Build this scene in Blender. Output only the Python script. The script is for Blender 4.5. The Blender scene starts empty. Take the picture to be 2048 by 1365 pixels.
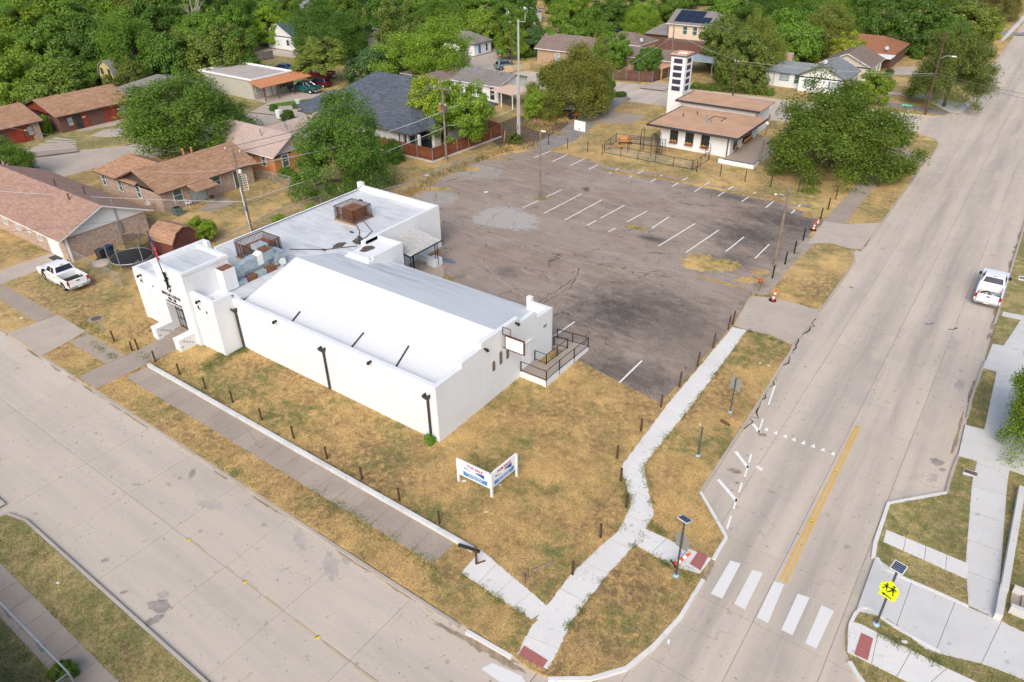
import bpy, bmesh, math, random
import numpy as np
from mathutils import Vector, Matrix
R = math.radians
random.seed(7); rng = np.random.default_rng(7)
sc = bpy.context.scene
col = sc.collection
# ------------------------------------------------------------------ camera, sky, sun, exposure
CAM_H = 30.0
F, PITCH, ROLL, YAW = 1442.457, 0.561331, -0.016302, -0.632364
def _axes():
    f = np.array([math.sin(YAW)*math.cos(PITCH), math.cos(YAW)*math.cos(PITCH), -math.sin(PITCH)])
    rt = np.array([math.cos(YAW), -math.sin(YAW), 0.]); up = np.cross(rt, f)
    return np.array([math.cos(ROLL)*rt+math.sin(ROLL)*up, -math.sin(ROLL)*rt+math.cos(ROLL)*up, f])
AX = _axes()
cd = bpy.data.cameras.new('camera'); cam = bpy.data.objects.new('camera', cd); col.objects.link(cam)
cd.sensor_width = 36.0; cd.lens = F/2048*36; cd.clip_start = 0.5; cd.clip_end = 3000
mw = Matrix.Identity(4)
for i in range(3):
    mw[i][0] = AX[0][i]; mw[i][1] = AX[1][i]; mw[i][2] = -AX[2][i]
mw[2][3] = CAM_H
cam.matrix_world = mw
sc.camera = cam
w = bpy.data.worlds.new('World'); sc.world = w; w.use_nodes = True
nt = w.node_tree; bg = nt.nodes['Background']
sky = nt.nodes.new('ShaderNodeTexSky'); sky.sky_type = 'NISHITA'; sky.sun_disc = False
SUN_EL, SUN_AZ = 40, 158
sky.sun_elevation = R(SUN_EL); sky.sun_rotation = R(SUN_AZ); sky.air_density = 1.0; sky.dust_density = 4.0; sky.ozone_density = 0.6
nt.links.new(sky.outputs[0], bg.inputs[0]); bg.inputs[1].default_value = 0.15
sd = bpy.data.lights.new('sun', 'SUN'); sd.energy = 1.15; sd.angle = R(40); sd.color = (1.0, 0.985, 0.965)
sun = bpy.data.objects.new('sun', sd); col.objects.link(sun)
sv = Vector((math.sin(R(SUN_AZ))*math.cos(R(SUN_EL)), math.cos(R(SUN_AZ))*math.cos(R(SUN_EL)), math.sin(R(SUN_EL))))
sun.rotation_euler = sv.to_track_quat('Z', 'Y').to_euler(); sun.location = sv*200
vs = sc.view_settings; vs.view_transform = 'Standard'; vs.look = 'None'; vs.exposure = 0.45; vs.gamma = 1.0
try: vs.use_curve_mapping = False
except Exception: pass
# ------------------------------------------------------------------ survey: photo pixel on a known level -> ground position
def G(u, v, z=0.0):
    d = AX.T @ np.array([(u-1024)/F, -(v-682.5)/F, 1.0]); t = (z-CAM_H)/d[2]
    return (float(d[0]*t), float(d[1]*t))
def G3(u, v, z=0.0): return (*G(u, v, z), z)
def PJ(x, y, z):
    c = AX @ np.array([x, y, z-CAM_H]); return 1024+F*c[0]/c[2], 682.5-F*c[1]/c[2]
def HT(u, v, vt, zb=0.0):
    x, y = G(u, v, zb); lo, hi = 0., 40.
    for _ in range(40):
        m = (lo+hi)/2
        if PJ(x, y, zb+m)[1] > vt: lo = m
        else: hi = m
    return lo
def DIST(x, y, z=0): return float((AX @ np.array([x, y, z-CAM_H]))[2])
# ------------------------------------------------------------------ mesh builder
class MB:
    def __init__(s): s.v = []; s.f = []; s.m = []
    def add(s, vs_, fs, m=0):
        b = len(s.v); s.v += [tuple(map(float, p)) for p in vs_]
        for f in fs: s.f.append(tuple(b+i for i in f)); s.m.append(m)
        return s
    def poly(s, pts, m=0): return s.add(pts, [tuple(range(len(pts)))], m)
    def box(s, x0, y0, z0, x1, y1, z1, m=0):
        return s.add([(x0,y0,z0),(x1,y0,z0),(x1,y1,z0),(x0,y1,z0),(x0,y0,z1),(x1,y0,z1),(x1,y1,z1),(x0,y1,z1)],
            [(0,3,2,1),(4,5,6,7),(0,1,5,4),(1,2,6,5),(2,3,7,6),(3,0,4,7)], m)
    def cbox(s, c, d, m=0): return s.box(c[0]-d[0]/2, c[1]-d[1]/2, c[2]-d[2]/2, c[0]+d[0]/2, c[1]+d[1]/2, c[2]+d[2]/2, m)
    def ext(s, pts, vec, m=0):
        n = len(pts); a = [Vector(p) for p in pts]; v = Vector(vec); b = [p+v for p in a]
        return s.add(a+b, [tuple(range(n-1,-1,-1)), tuple(range(n,2*n))]+[(i,(i+1)%n,n+(i+1)%n,n+i) for i in range(n)], m)
    def prism(s, p2, z0, z1, m=0): return s.ext([(p[0],p[1],z0) for p in p2], (0,0,z1-z0), m)
    def fr(s, b, zb, t, zt, m=0):          # frustum between two rectangles (x0,y0,x1,y1)
        return s.add([(b[0],b[1],zb),(b[2],b[1],zb),(b[2],b[3],zb),(b[0],b[3],zb),(t[0],t[1],zt),(t[2],t[1],zt),(t[2],t[3],zt),(t[0],t[3],zt)],
            [(0,3,2,1),(4,5,6,7),(0,1,5,4),(1,2,6,5),(2,3,7,6),(3,0,4,7)], m)
    def tube(s, pts, r, n=6, m=0, cap=True):
        P = [Vector(p) for p in pts]; k = len(P); rr = r if isinstance(r, (list, tuple)) else [r]*k
        b = len(s.v); up0 = None
        for i, p in enumerate(P):
            d = (P[min(i+1,k-1)]-P[max(i-1,0)]).normalized()
            if up0 is None or abs(d.dot(up0)) > .98:
                up0 = Vector((0,0,1)) if abs(d.z) < .9 else Vector((1,0,0))
            a = d.cross(up0).normalized(); c = a.cross(d).normalized(); up0 = c
            for j in range(n):
                t = 2*math.pi*j/n; q = p+(a*math.cos(t)+c*math.sin(t))*rr[i]; s.v.append(tuple(q))
        for i in range(k-1):
            for j in range(n):
                s.f.append((b+i*n+j, b+i*n+(j+1)%n, b+(i+1)*n+(j+1)%n, b+(i+1)*n+j)); s.m.append(m)
        if cap:
            s.f.append(tuple(b+j for j in range(n-1,-1,-1))); s.m.append(m)
            s.f.append(tuple(b+(k-1)*n+j for j in range(n))); s.m.append(m)
        return s
    def lathe(s, prof, c=(0,0,0), n=12, m=0, axis='z'):
        b = len(s.v); k = len(prof)
        for r_, z in prof:
            for j in range(n):
                t = 2*math.pi*j/n; x, y = r_*math.cos(t), r_*math.sin(t)
                p = (x,y,z) if axis == 'z' else ((x,z,y) if axis == 'y' else (z,x,y))
                s.v.append((c[0]+p[0], c[1]+p[1], c[2]+p[2]))
        for i in range(k-1):
            for j in range(n):
                s.f.append((b+i*n+j, b+i*n+(j+1)%n, b+(i+1)*n+(j+1)%n, b+(i+1)*n+j)); s.m.append(m)
        s.f.append(tuple(b+j for j in range(n))); s.m.append(m); s.f.append(tuple(b+(k-1)*n+j for j in range(n))); s.m.append(m)
        return s
    def mesh(s, name, mats, recalc=True, smooth=False):
        me = bpy.data.meshes.new(name); me.from_pydata(s.v, [], s.f)
        for mm in (mats if isinstance(mats, (list, tuple)) else [mats]): me.materials.append(mm)
        if len(me.materials) > 1: me.polygons.foreach_set('material_index', s.m)
        if recalc:
            bm = bmesh.new(); bm.from_mesh(me); bmesh.ops.recalc_face_normals(bm, faces=bm.faces); bm.to_mesh(me); bm.free()
        if smooth: me.polygons.foreach_set('use_smooth', [True]*len(me.polygons))
        me.update(); return me
    def build(s, name, mats, parent=None, recalc=True, smooth=False, bevel=0, loc=None):
        o = bpy.data.objects.new(name, s.mesh(name, mats, recalc, smooth)); col.objects.link(o)
        if parent: o.parent = parent
        if loc: o.location = loc
        if bevel:
            b = o.modifiers.new('b', 'BEVEL'); b.width = bevel; b.segments = 2; b.limit_method = 'ANGLE'; b.angle_limit = R(35)
        return o
def thing(name, label, cat, loc=(0,0,0), rz=0.0, group=None):
    o = bpy.data.objects.new(name, None); col.objects.link(o); o.empty_display_size = .3
    o.location = loc; o.rotation_euler = (0,0,rz); return tag(o, label, cat, group)
def tag(o, label=None, cat=None, group=None, kind=None):
    if label: o['label'] = label
    if cat: o['category'] = cat
    if group: o['group'] = group
    if kind: o['kind'] = kind
    return o
def struct(o): o['kind'] = 'structure'; return o
def copy_tree(o, parent=None):
    c = o.copy(); col.objects.link(c); c.parent = parent
    for ch in [k for k in o.children]: copy_tree(ch, c)
    return c
ORD = ['first','second','third','fourth','fifth','sixth','seventh','eighth','ninth','tenth','eleventh','twelfth','thirteenth','fourteenth','fifteenth','sixteenth','seventeenth','eighteenth','nineteenth','twentieth','twenty-first','twenty-second','twenty-third','twenty-fourth']
# ------------------------------------------------------------------ materials
MATS = {}
def nodes(name):
    m = bpy.data.materials.new(name); m.use_nodes = True; t = m.node_tree
    return m, t, t.nodes['Principled BSDF']
def N(t, typ, **k):
    n = t.nodes.new(typ)
    for a, b in k.items():
        if hasattr(n, a): setattr(n, a, b)
        else: n.inputs[a].default_value = b
    return n
def pos(t, scale=(1,1,1), rot=0, obj=False):
    if obj: src = N(t, 'ShaderNodeTexCoord').outputs['Object']
    else: src = N(t, 'ShaderNodeNewGeometry').outputs['Position']
    mp = N(t, 'ShaderNodeMapping'); mp.inputs['Scale'].default_value = scale; mp.inputs['Rotation'].default_value = (0,0,rot)
    t.links.new(src, mp.inputs['Vector']); return mp.outputs[0]
def noise(t, vec, scale, detail=3, rough=.55):
    n = N(t, 'ShaderNodeTexNoise'); n.inputs['Scale'].default_value = scale; n.inputs['Detail'].default_value = detail; n.inputs['Roughness'].default_value = rough
    t.links.new(vec, n.inputs['Vector']); return n.outputs['Fac']
def mr(t, val, a, b, c=0., d=1.):
    n = N(t, 'ShaderNodeMapRange'); n.inputs[1].default_value = a; n.inputs[2].default_value = b; n.inputs[3].default_value = c; n.inputs[4].default_value = d
    t.links.new(val, n.inputs[0]); return n.outputs[0]
def mixc(t, fac, a, b, mode='MIX'):
    n = N(t, 'ShaderNodeMix', data_type='RGBA', blend_type=mode)
    for sock, val in ((n.inputs[0], fac), (n.inputs[6], a), (n.inputs[7], b)):
        if hasattr(val, 'default_value') or hasattr(val, 'is_linked'): t.links.new(val, sock)
        elif isinstance(val, (int, float)): sock.default_value = val
        else: sock.default_value = (*val[:3], 1)
    return n.outputs[2]
def math2(t, op, a, b):
    n = N(t, 'ShaderNodeMath', operation=op)
    for i, val in enumerate((a, b)):
        if isinstance(val, (int, float)): n.inputs[i].default_value = val
        else: t.links.new(val, n.inputs[i])
    return n.outputs[0]
def bump(t, bs, h, strength=.3, dist=.02):
    b = N(t, 'ShaderNodeBump'); b.inputs['Strength'].default_value = strength; b.inputs['Distance'].default_value = dist
    t.links.new(h, b.inputs['Height']); t.links.new(b.outputs[0], bs.inputs['Normal'])
def plain(name, c, rough=.6, var=.12, scale=3., metal=0., obj=True, bumpy=0., spec=.3, c2=None):
    if name in MATS: return MATS[name]
    m, t, bs = nodes(name); bs.inputs['Roughness'].default_value = rough; bs.inputs['Metallic'].default_value = metal
    bs.inputs['Specular IOR Level'].default_value = spec
    p = pos(t, obj=obj); n1 = noise(t, p, scale, 5); n2 = noise(t, p, scale*7, 3)
    a = tuple(x*(1-var) for x in c); b = c2 or tuple(min(1, x*(1+var)) for x in c)
    k = mixc(t, mr(t, n1, .3, .7), a, b); k = mixc(t, mr(t, n2, .3, .7, 0, .35), k, tuple(x*(1-1.3*var) for x in c))
    t.links.new(k, bs.inputs['Base Color'])
    if bumpy: bump(t, bs, n2, bumpy)
    MATS[name] = m; return m
# ------------------------------------------------------------------ surface materials
def mat_lawn(name='dry_lawn', tan=(.46,.325,.145), brown=(.225,.16,.088), green=(.175,.188,.07), gamt=(.47,.60), blade=False):
    m, t, bs = nodes(name); bs.inputs['Roughness'].default_value = .9; bs.inputs['Specular IOR Level'].default_value = .1
    p = pos(t)
    big = noise(t, p, .16, 5, .62); mid = noise(t, p, .75, 6, .68); sm = noise(t, p, 2.6, 4, .65); fine = noise(t, p, 10, 4, .7); grn = noise(t, pos(t, (1,1,1), .7), .21, 5, .62); g2 = noise(t, p, 1.4, 5, .66)
    pale = tuple(min(1, x*1.28) for x in tan)
    c = mixc(t, mr(t, mid, .36, .62), pale, tan)
    c = mixc(t, math2(t, 'MULTIPLY', mr(t, big, .40, .60), mr(t, sm, .34, .60)), c, brown)
    c = mixc(t, mr(t, mid, .56, .70, 0, .8), c, brown)
    c = mixc(t, math2(t, 'MULTIPLY', mr(t, grn, gamt[0], gamt[1], 0, .9), mr(t, g2, .38, .58)), c, green)
    c = mixc(t, mr(t, fine, .34, .66, 0, .40), c, mixc(t, 1.0, c, (1.5,1.42,1.3), 'MULTIPLY'))
    c = mixc(t, mr(t, fine, .56, .34, 0, .55), c, mixc(t, 1.0, c, (.38,.38,.36), 'MULTIPLY'))
    if blade:
        ri = N(t, 'ShaderNodeNewGeometry').outputs['Random Per Island']
        c = mixc(t, mr(t, ri, .5, 1, 0, .5), c, mixc(t, 1.0, c, (1.6,1.5,1.35), 'MULTIPLY')); c = mixc(t, mr(t, ri, .4, 0, 0, .6), c, mixc(t, 1.0, c, (.5,.55,.5), 'MULTIPLY'))
    t.links.new(c, bs.inputs['Base Color']); bump(t, bs, fine, .5, .05); MATS[name] = m; return m
LAWN = mat_lawn(); BLADE = mat_lawn('dry_grass_blades', blade=True)
LAWN_E = mat_lawn('greener_lawn', tan=(.36,.29,.135), brown=(.20,.158,.09), gamt=(.34,.50)); BLADE_E = mat_lawn('greener_blades', tan=(.36,.29,.135), brown=(.20,.158,.09), gamt=(.34,.50), blade=True)
LAWN_G = mat_lawn('watered_lawn', tan=(.13,.19,.045), brown=(.10,.15,.035), green=(.07,.15,.02), gamt=(.3,.5))
def mat_concrete(name, c, dark, dirt, stretch=(1,1,1), rnd=.10, rough=.85, stain=.55, lanes=None):
    m, t, bs = nodes(name); bs.inputs['Roughness'].default_value = rough; bs.inputs['Specular IOR Level'].default_value = .2
    p = pos(t); ps = pos(t, stretch)
    a = noise(t, ps, .35, 6, .66); b = noise(t, p, .55, 7, .7); f = noise(t, p, 14, 4, .65)
    k = mixc(t, mr(t, a, .42, .62, 0, stain), c, dark); k = mixc(t, mr(t, b, .50, .68, 0, .6), k, dirt); k = mixc(t, mr(t, b, .42, .28, 0, .45), k, dark)
    if lanes:
        gx = N(t, 'ShaderNodeSeparateXYZ'); t.links.new(p, gx.inputs[0])
        for lx in lanes:
            ab = N(t, 'ShaderNodeMath', operation='ABSOLUTE'); t.links.new(math2(t, 'SUBTRACT', gx.outputs['X'], lx), ab.inputs[0])
            k = mixc(t, math2(t, 'MULTIPLY', mr(t, ab.outputs[0], 1.15, .25, 0, .6), mr(t, noise(t, pos(t, (1.4,.10,1)), .6, 6, .7), .36, .60)), k, tuple(x*.78 for x in dark))
    k = mixc(t, mr(t, f, .35, .7, 0, .28), k, tuple(x*.6 for x in c))
    sp = noise(t, p, 1.7, 2, .4); k = mixc(t, mr(t, sp, .70, .76, 0, .5), k, tuple(x*.42 for x in c)); s2 = noise(t, p, 5.3, 1, .3); k = mixc(t, mr(t, s2, .745, .775, 0, .7), k, tuple(x*.3 for x in c))
    vw = noise(t, p, .6, 3); vv = N(t, 'ShaderNodeTexVoronoi', feature='DISTANCE_TO_EDGE'); vv.inputs['Scale'].default_value = .16
    av = N(t, 'ShaderNodeVectorMath', operation='ADD'); t.links.new(p, av.inputs[0]); cx = N(t, 'ShaderNodeCombineXYZ'); t.links.new(math2(t, 'MULTIPLY', vw, 3.0), cx.inputs[0]); t.links.new(math2(t, 'MULTIPLY', noise(t, p, .5, 4), 3.0), cx.inputs[1]); t.links.new(cx.outputs[0], av.inputs[1]); t.links.new(av.outputs[0], vv.inputs['Vector'])
    crk = math2(t, 'MULTIPLY', mr(t, vv.outputs['Distance'], .0025, .0012), mr(t, noise(t, p, .12, 2), .5, .56)); k = mixc(t, math2(t, 'MULTIPLY', crk, .35), k, tuple(x*.3 for x in c))
    r = N(t, 'ShaderNodeObjectInfo').outputs['Random']
    k = mixc(t, mr(t, r, 0, 1, 0, rnd*2.2), k, tuple(x*.66 for x in c))
    t.links.new(k, bs.inputs['Base Color']); bump(t, bs, f, .15, .01); MATS[name] = m; return m
ROAD_A = mat_concrete('street_concrete_a', (.545,.48,.405), (.43,.385,.34), (.565,.49,.39), (.13,1.5,1), stain=.7)
ROAD_B = mat_concrete('street_concrete_b', (.56,.485,.405), (.385,.35,.32), (.585,.495,.385), (1.5,.10,1), stain=.75, lanes=(-5.7,-2.2))
WALK_NEW = mat_concrete('new_walk_concrete', (.70,.69,.665), (.60,.595,.585), (.66,.64,.60), rnd=.05)
WALK_OLD = mat_concrete('old_walk_concrete', (.385,.325,.27), (.28,.24,.205), (.43,.36,.28), rnd=.14)
WALK_E = mat_concrete('east_walk_concrete', (.62,.615,.60), (.50,.50,.49), (.60,.575,.53), rnd=.08)
KERB = mat_concrete('kerb_concrete', (.46,.41,.355), (.33,.30,.27), (.40,.33,.25))
KERB_W = mat_concrete('white_kerb', (.72,.71,.69), (.62,.61,.59), (.6,.56,.5))
JOINT = plain('joint_filler', (.17,.15,.13), .9, obj=False)
DRIVE = mat_concrete('driveway_concrete', (.485,.42,.355), (.37,.325,.285), (.50,.43,.34))
SOIL = plain('bare_soil', (.13,.095,.06), .95, .35, 1.5, obj=False)
PAINT_W = plain('white_road_paint', (.76,.76,.74), .7, .16, 5, obj=False)
PAINT_WORN = plain('worn_white_paint', (.72,.72,.71), .8, .10, 2.2, obj=False, c2=(.66,.65,.63))
PAINT_Y = plain('yellow_road_paint', (.72,.42,.07), .7, .16, 3, obj=False, c2=(.62,.42,.15))
PAINT_YW = plain('worn_yellow_paint', (.55,.43,.25), .8, .2, 3, obj=False, c2=(.47,.395,.31))
RED_PAD = plain('red_tactile_paving', (.36,.13,.12), .85, .15, 8, obj=False)
def mat_lot():
    m, t, bs = nodes('weathered_asphalt'); bs.inputs['Roughness'].default_value = .92; bs.inputs['Specular IOR Level'].default_value = .15
    P0 = N(t, 'ShaderNodeNewGeometry').outputs['Position']
    p = pos(t); a = noise(t, p, .11, 6, .65); b = noise(t, p, .5, 8, .72); f = noise(t, p, 10, 4, .72); st = noise(t, pos(t, (.3,1.7,1), .55), .7, 6, .68); e = noise(t, pos(t, (.8,1.15,1), .5), .8, 8, .74)
    base = mixc(t, mr(t, a, .38, .62), (.285,.215,.168), (.36,.295,.245))
    base = mixc(t, mr(t, st, .48, .66, 0, .75), base, (.43,.355,.30)); base = mixc(t, mr(t, b, .53, .66, 0, .6), base, (.172,.142,.125)); base = mixc(t, mr(t, e, .60, .72, 0, .6), base, (.40,.345,.305))
    def ellipses(lst, wob, lo, hi, nz):
        fac = None
        for cx, cy, rx, ry, s in lst:
            vm = N(t, 'ShaderNodeVectorMath', operation='SUBTRACT'); t.links.new(P0, vm.inputs[0]); vm.inputs[1].default_value = (cx, cy, 0)
            vd = N(t, 'ShaderNodeVectorMath', operation='MULTIPLY'); t.links.new(vm.outputs[0], vd.inputs[0]); vd.inputs[1].default_value = (1/rx, 1/ry, 0)
            ln = N(t, 'ShaderNodeVectorMath', operation='LENGTH'); t.links.new(vd.outputs[0], ln.inputs[0])
            v = mr(t, math2(t, 'ADD', ln.outputs['Value'], mr(t, nz, .25, .75, wob, -wob)), lo, hi, 0, s); fac = v if fac is None else math2(t, 'MAXIMUM', fac, v)
        return fac
    base = mixc(t, ellipses(STAINS, .75, 1.25, .15, e), base, (.062,.055,.052)); base = mixc(t, ellipses(PALES, .6, 1.0, .8, b), base, (.44,.42,.395))
    vv = N(t, 'ShaderNodeTexVoronoi', feature='DISTANCE_TO_EDGE'); vv.inputs['Scale'].default_value = .22
    cx = N(t, 'ShaderNodeCombineXYZ'); t.links.new(math2(t, 'MULTIPLY', noise(t, p, .8, 5), 2.5), cx.inputs[0]); t.links.new(math2(t, 'MULTIPLY', noise(t, p, .65, 5), 2.5), cx.inputs[1])
    av = N(t, 'ShaderNodeVectorMath', operation='ADD'); t.links.new(p, av.inputs[0]); t.links.new(cx.outputs[0], av.inputs[1]); t.links.new(av.outputs[0], vv.inputs['Vector'])
    base = mixc(t, math2(t, 'MULTIPLY', mr(t, vv.outputs['Distance'], .009, .003), mr(t, b, .46, .54, 0, .8)), base, (.05,.045,.042))
    base = mixc(t, mr(t, f, .35, .70, 0, .45), base, (.10,.088,.08)); base = mixc(t, mr(t, f, .52, .32, 0, .32), base, (.46,.41,.37))
    t.links.new(base, bs.inputs['Base Color']); bump(t, bs, f, .3, .02); return m
def el(u, v, rx, ry, s): x, y = G(u, v); return (x, y, rx, ry, s)
STAINS = [el(1240,625,4.6,5.0,.95), el(1300,610,6,4.0,.75), el(1250,750,6,2.6,.8), el(1340,650,5,5,.6), el(1390,650,2.0,3.5,.5), el(1340,690,4,2.5,.35), el(1500,470,5.0,4.2,.88), el(1560,440,5,3.5,.92), el(1470,520,3,2.4,.7), el(1305,478,1.6,1.0,.9), el(1470,395,6,1.5,.8), el(1600,450,3.0,5,.85), el(1010,545,1.5,1.2,.6), el(1180,585,2.5,.8,.5)]
PALES = [el(1010,437,4.2,2.9,.95), el(870,395,3.5,2.2,.6), el(960,345,3.5,2.5,.45), el(1370,355,1.5,.9,.7), el(1405,358,1.4,.9,.6), el(1440,368,1.4,.8,.6)]
LOT = mat_lot()
ALLEY = plain('grey_asphalt', (.25,.235,.22), .95, .22, .8, obj=False)
def W(*px): return [G(u, v) for u, v in px]
EXC = []                                            # footprints where no grass grows
# ------------------------------------------------------------------ ground, roads, blocks
o = MB().poly([(-1500,-600,-.20),(900,-600,-.20),(900,1800,-.20),(-1500,1800,-.20)]).build('ground', LAWN, recalc=False); struct(o)
ZR = -.12
def sheet(name, pts, z, m, kind='structure', parent=None):
    o = MB().poly([(p[0],p[1],z) for p in pts]).build(name, m, parent, recalc=False)
    if o.data.polygons[0].normal.z < 0: o.data.flip_normals()
    if kind and not parent: o['kind'] = kind
    return o
def slab_grid(base, xs, ys, ztop, m, gap=.018, th=.05, name='slab', jit=.0):
    for i in range(len(xs)-1):
        for j in range(len(ys)-1):
            sx, sy = xs[i+1]-xs[i]-gap, ys[j+1]-ys[j]-gap
            key = (round(sx,2), round(sy,2), round(th,3), m.name)
            if key not in SLABS:
                b = MB().box(-sx/2,-sy/2,-th,sx/2,sy/2,0)
                SLABS[key] = b.mesh(name, m)
            o = bpy.data.objects.new(name, SLABS[key]); col.objects.link(o); o.parent = base
            o.location = ((xs[i]+xs[i+1])/2, (ys[j]+ys[j+1])/2, ztop+random.uniform(-jit, jit))
SLABS = {}
# street along the lodge front
sa = sheet('side_street', [(-190,5.5),(-10.9,5.5),(-10.9,17.5),(-190,17.5)], ZR-.045, JOINT)
sheet('side_street_far_surface', [(-190,5.6),(-108.1,5.6),(-108.1,17.4),(-190,17.4)], ZR-.002, ROAD_A, parent=sa)
xs = [-107.8+i*4.71 for i in range(21)]; xs[-1] = -10.9
slab_grid(sa, xs, [5.5,11.9,17.5], ZR, ROAD_A, jit=.004)
# wide street on the right
sb = sheet('main_street', [(-10.9,-8),(4,-8),(4,420),(-10.9,420)], ZR-.046, JOINT)
sheet('main_street_far_surface', [(-10.8,165.1),(4,165.1),(4,420),(-10.8,420)], ZR-.002, ROAD_B, parent=sb)
ys = [-7.1+i*4.52 for i in range(11)]; ys += [ys[-1]+4.5+i*3.35 for i in range(20)]; ys += [ys[-1]+(165-ys[-1])/12*(i+1) for i in range(12)]
slab_grid(sb, [-10.88,-7.55,-3.9,-.45,4], ys, ZR, ROAD_B, jit=.004)
sheet('cross_street', [(-180,100),(-180,130),(-9,130),(-9,108)], ZR-.06, ROAD_B)
sheet('back_street', [(-116,28),(-92,28),(-92,112),(-92,240),(-106,240),(-106,112),(-106,60)], ZR-.03, DRIVE)
# lawns as raised blocks with kerbs
B1E = [(1026,1310),(1060,1338),(1096,1353),(1180,1352),(1250,1332),(1303,1289),(1357,1231),(1403,1156),(1424,1115),(1448,1074),(1424,1032),(1397,985),(1494.5,837),(1566,722),(1581,701),(1584,690),(1576,682),(1634,622),(1645,610),(1656,595),(1707.7,522),(1706,507),(1715,495),(1764,444),(1837,340),(1859,316),(1875,288),(1869.6,279),(1850.5,272),(1818,261.5)]
b1e = W(*B1E)
b1 = [(-94.6,16.25),(-60,16.3),(-30,16.3)]+b1e+[(-30,111.2),(-58,109.2),(-94.6,106.5),(-94.6,60),(-94.4,50),(-97.3,42),(-97.3,36),(-97.3,25)]
BLK = [('lodge_block', b1, LAWN)]
bs_ = [(-41.2,6.9),(-39.8,7.25),(-12.5,7.25),(-10.5,6.5),(-9.6,4.5),(-9.6,-8),(-190,-8),(-190,7.2),(-44.9,7.2),(-44.4,3.9),(-42.2,3.9)]
BLK.append(('south_block', bs_, LAWN_E))
BEW = [(1742,1380),(1720,1350),(1703,1322),(1693,1300),(1693,1258),(1706,1227),(1722,1214),(1751,1118),(1755,1086),(1769,1044.6),(1779.6,1009),(1895.5,988.7),(1908,945),(1920,915),(1931,870),(1938,830),(1945,800),(1966,738)]
bew = W(*BEW)
be = bew+[(2.15,62),(2.15,420),(200,420),(200,-8),(.6,-8)]
BLK.append(('east_block', be, LAWN_E))
bw = [(-116,25),(-112,33),(-112,40),(-106.5,46),(-103.6,50),(-103.2,60),(-103.4,106),(-190,100),(-190,25)]
BLK.append(('west_block', bw, LAWN_E))
bn = [(-91,119.6),(-58,122),(-20,125.2),(-12.6,126.2),(-10.7,129.5),(-10.3,140),(-10.3,420),(-91,420)]
BLK.append(('north_block', bn, LAWN))
BLK.append(('far_west_block', [(-103.4,118),(-103.4,420),(-600,420),(-600,90)], LAWN))
for nm, pl, mt in BLK:
    struct(MB().prism(pl, -.18, 0).build(nm, mt))
def kerb(name, pts, wd=.17, z1=.012, m=KERB, side=1):
    P = [Vector((p[0],p[1])) for p in pts]; L = []
    for i, p in enumerate(P):
        d = (P[min(i+1,len(P)-1)]-P[max(i-1,0)]).normalized(); L.append(p+Vector((-d.y,d.x))*wd*side)
    b = MB()
    for i in range(len(P)-1):
        q = [P[i],P[i+1],L[i+1],L[i]]; b.ext([(a.x,a.y,-.17) for a in q], (0,0,.17+z1))
    return struct(b.build(name, m, bevel=0))
kerb('lodge_kerb', [(-94.6,16.2),(-75.6,16.25)], side=-1)
kerb('lodge_kerb', [(-72.2,16.27),(-62.5,16.3)], side=-1)
kerb('lodge_kerb', [(-57,16.3),(-51.7,16.32)], side=-1)
kerb('lodge_kerb', [(-49.1,16.32),(-40,16.32),(-30,16.3)]+W((921,1250)), side=-1)
kerb('lodge_kerb', W((935,1259),(1026,1311)), .2, .015, KERB_W, -1)
kerb('corner_kerb', W((1096,1354),(1180,1353),(1250,1333),(1303,1290),(1357,1232),(1403,1157)), .2, .018, KERB_W, -1)
kerb('corner_kerb', W((1424,1116),(1449,1074),(1425,1032),(1398,985)), .2, .018, KERB_W, -1)
kerb('main_street_kerb', W((1398,984),(1495,836),(1566,722),(1581,701),(1584,690),(1577,682)), .17, .012, KERB, -1)
kerb('main_street_kerb', W((1625,617),(1634,622),(1646,610),(1657,595),(1708,522),(1706,507),(1700,500)), .17, .012, KERB, -1)
kerb('main_street_kerb', W((1763,445),(1800,392),(1838,340),(1836,333)), .17, .012, KERB, -1)
kerb('main_street_kerb', W((1859,317),(1876,288),(1870,279),(1850,272),(1819,261.5)), .17, .012, KERB, -1)
kerb('south_kerb', [(-42.1,5.2),(-41.2,6.92),(-39.8,7.27),(-25,7.27),(-12.5,7.27),(-10.5,6.5)], .17, .012, KERB, 1)
kerb('east_kerb', W((1742,1380),(1720,1350),(1703,1322)), .2, .015, KERB_W, 1)
kerb('east_kerb', W((1751,1116),(1755,1086),(1769,1044.6),(1780,1009),(1896,988)), .2, .018, KERB_W, 1)
kerb('east_kerb', W((1751,1116),(1762,1136),(1800,1156),(1870,1186),(1936,1216)), .16, .05, KERB_W, 1)
kerb('east_kerb', W((1880,1302),(1800,1258),(1772,1240),(1740,1214),(1722,1213),(1707,1227),(1697,1248)), .16, .05, KERB_W, 1)
kerb('east_kerb', W((1896,988),(1908,945),(1918,918),(1926,908)), .17, .012, KERB, 1)
kerb('east_kerb', W((1938,836),(1945,800),(1967,738),(1975,722)), .17, .012, KERB, 1)
kerb('east_kerb', [(2.15,62.6),(2.15,150)], .17, .012, KERB, 1)
kerb('north_kerb', [(-10.3,135),(-10.3,200)], .17, .012, KERB, -1)
kerb('north_kerb', [(-58,122),(-20,125.2),(-12.6,126.2),(-10.7,129.5)], .17, .012, KERB, -1)
kerb('west_kerb', [(-103.6,50),(-103.2,60),(-103.4,75)], .17, .012, KERB, 1)
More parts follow.
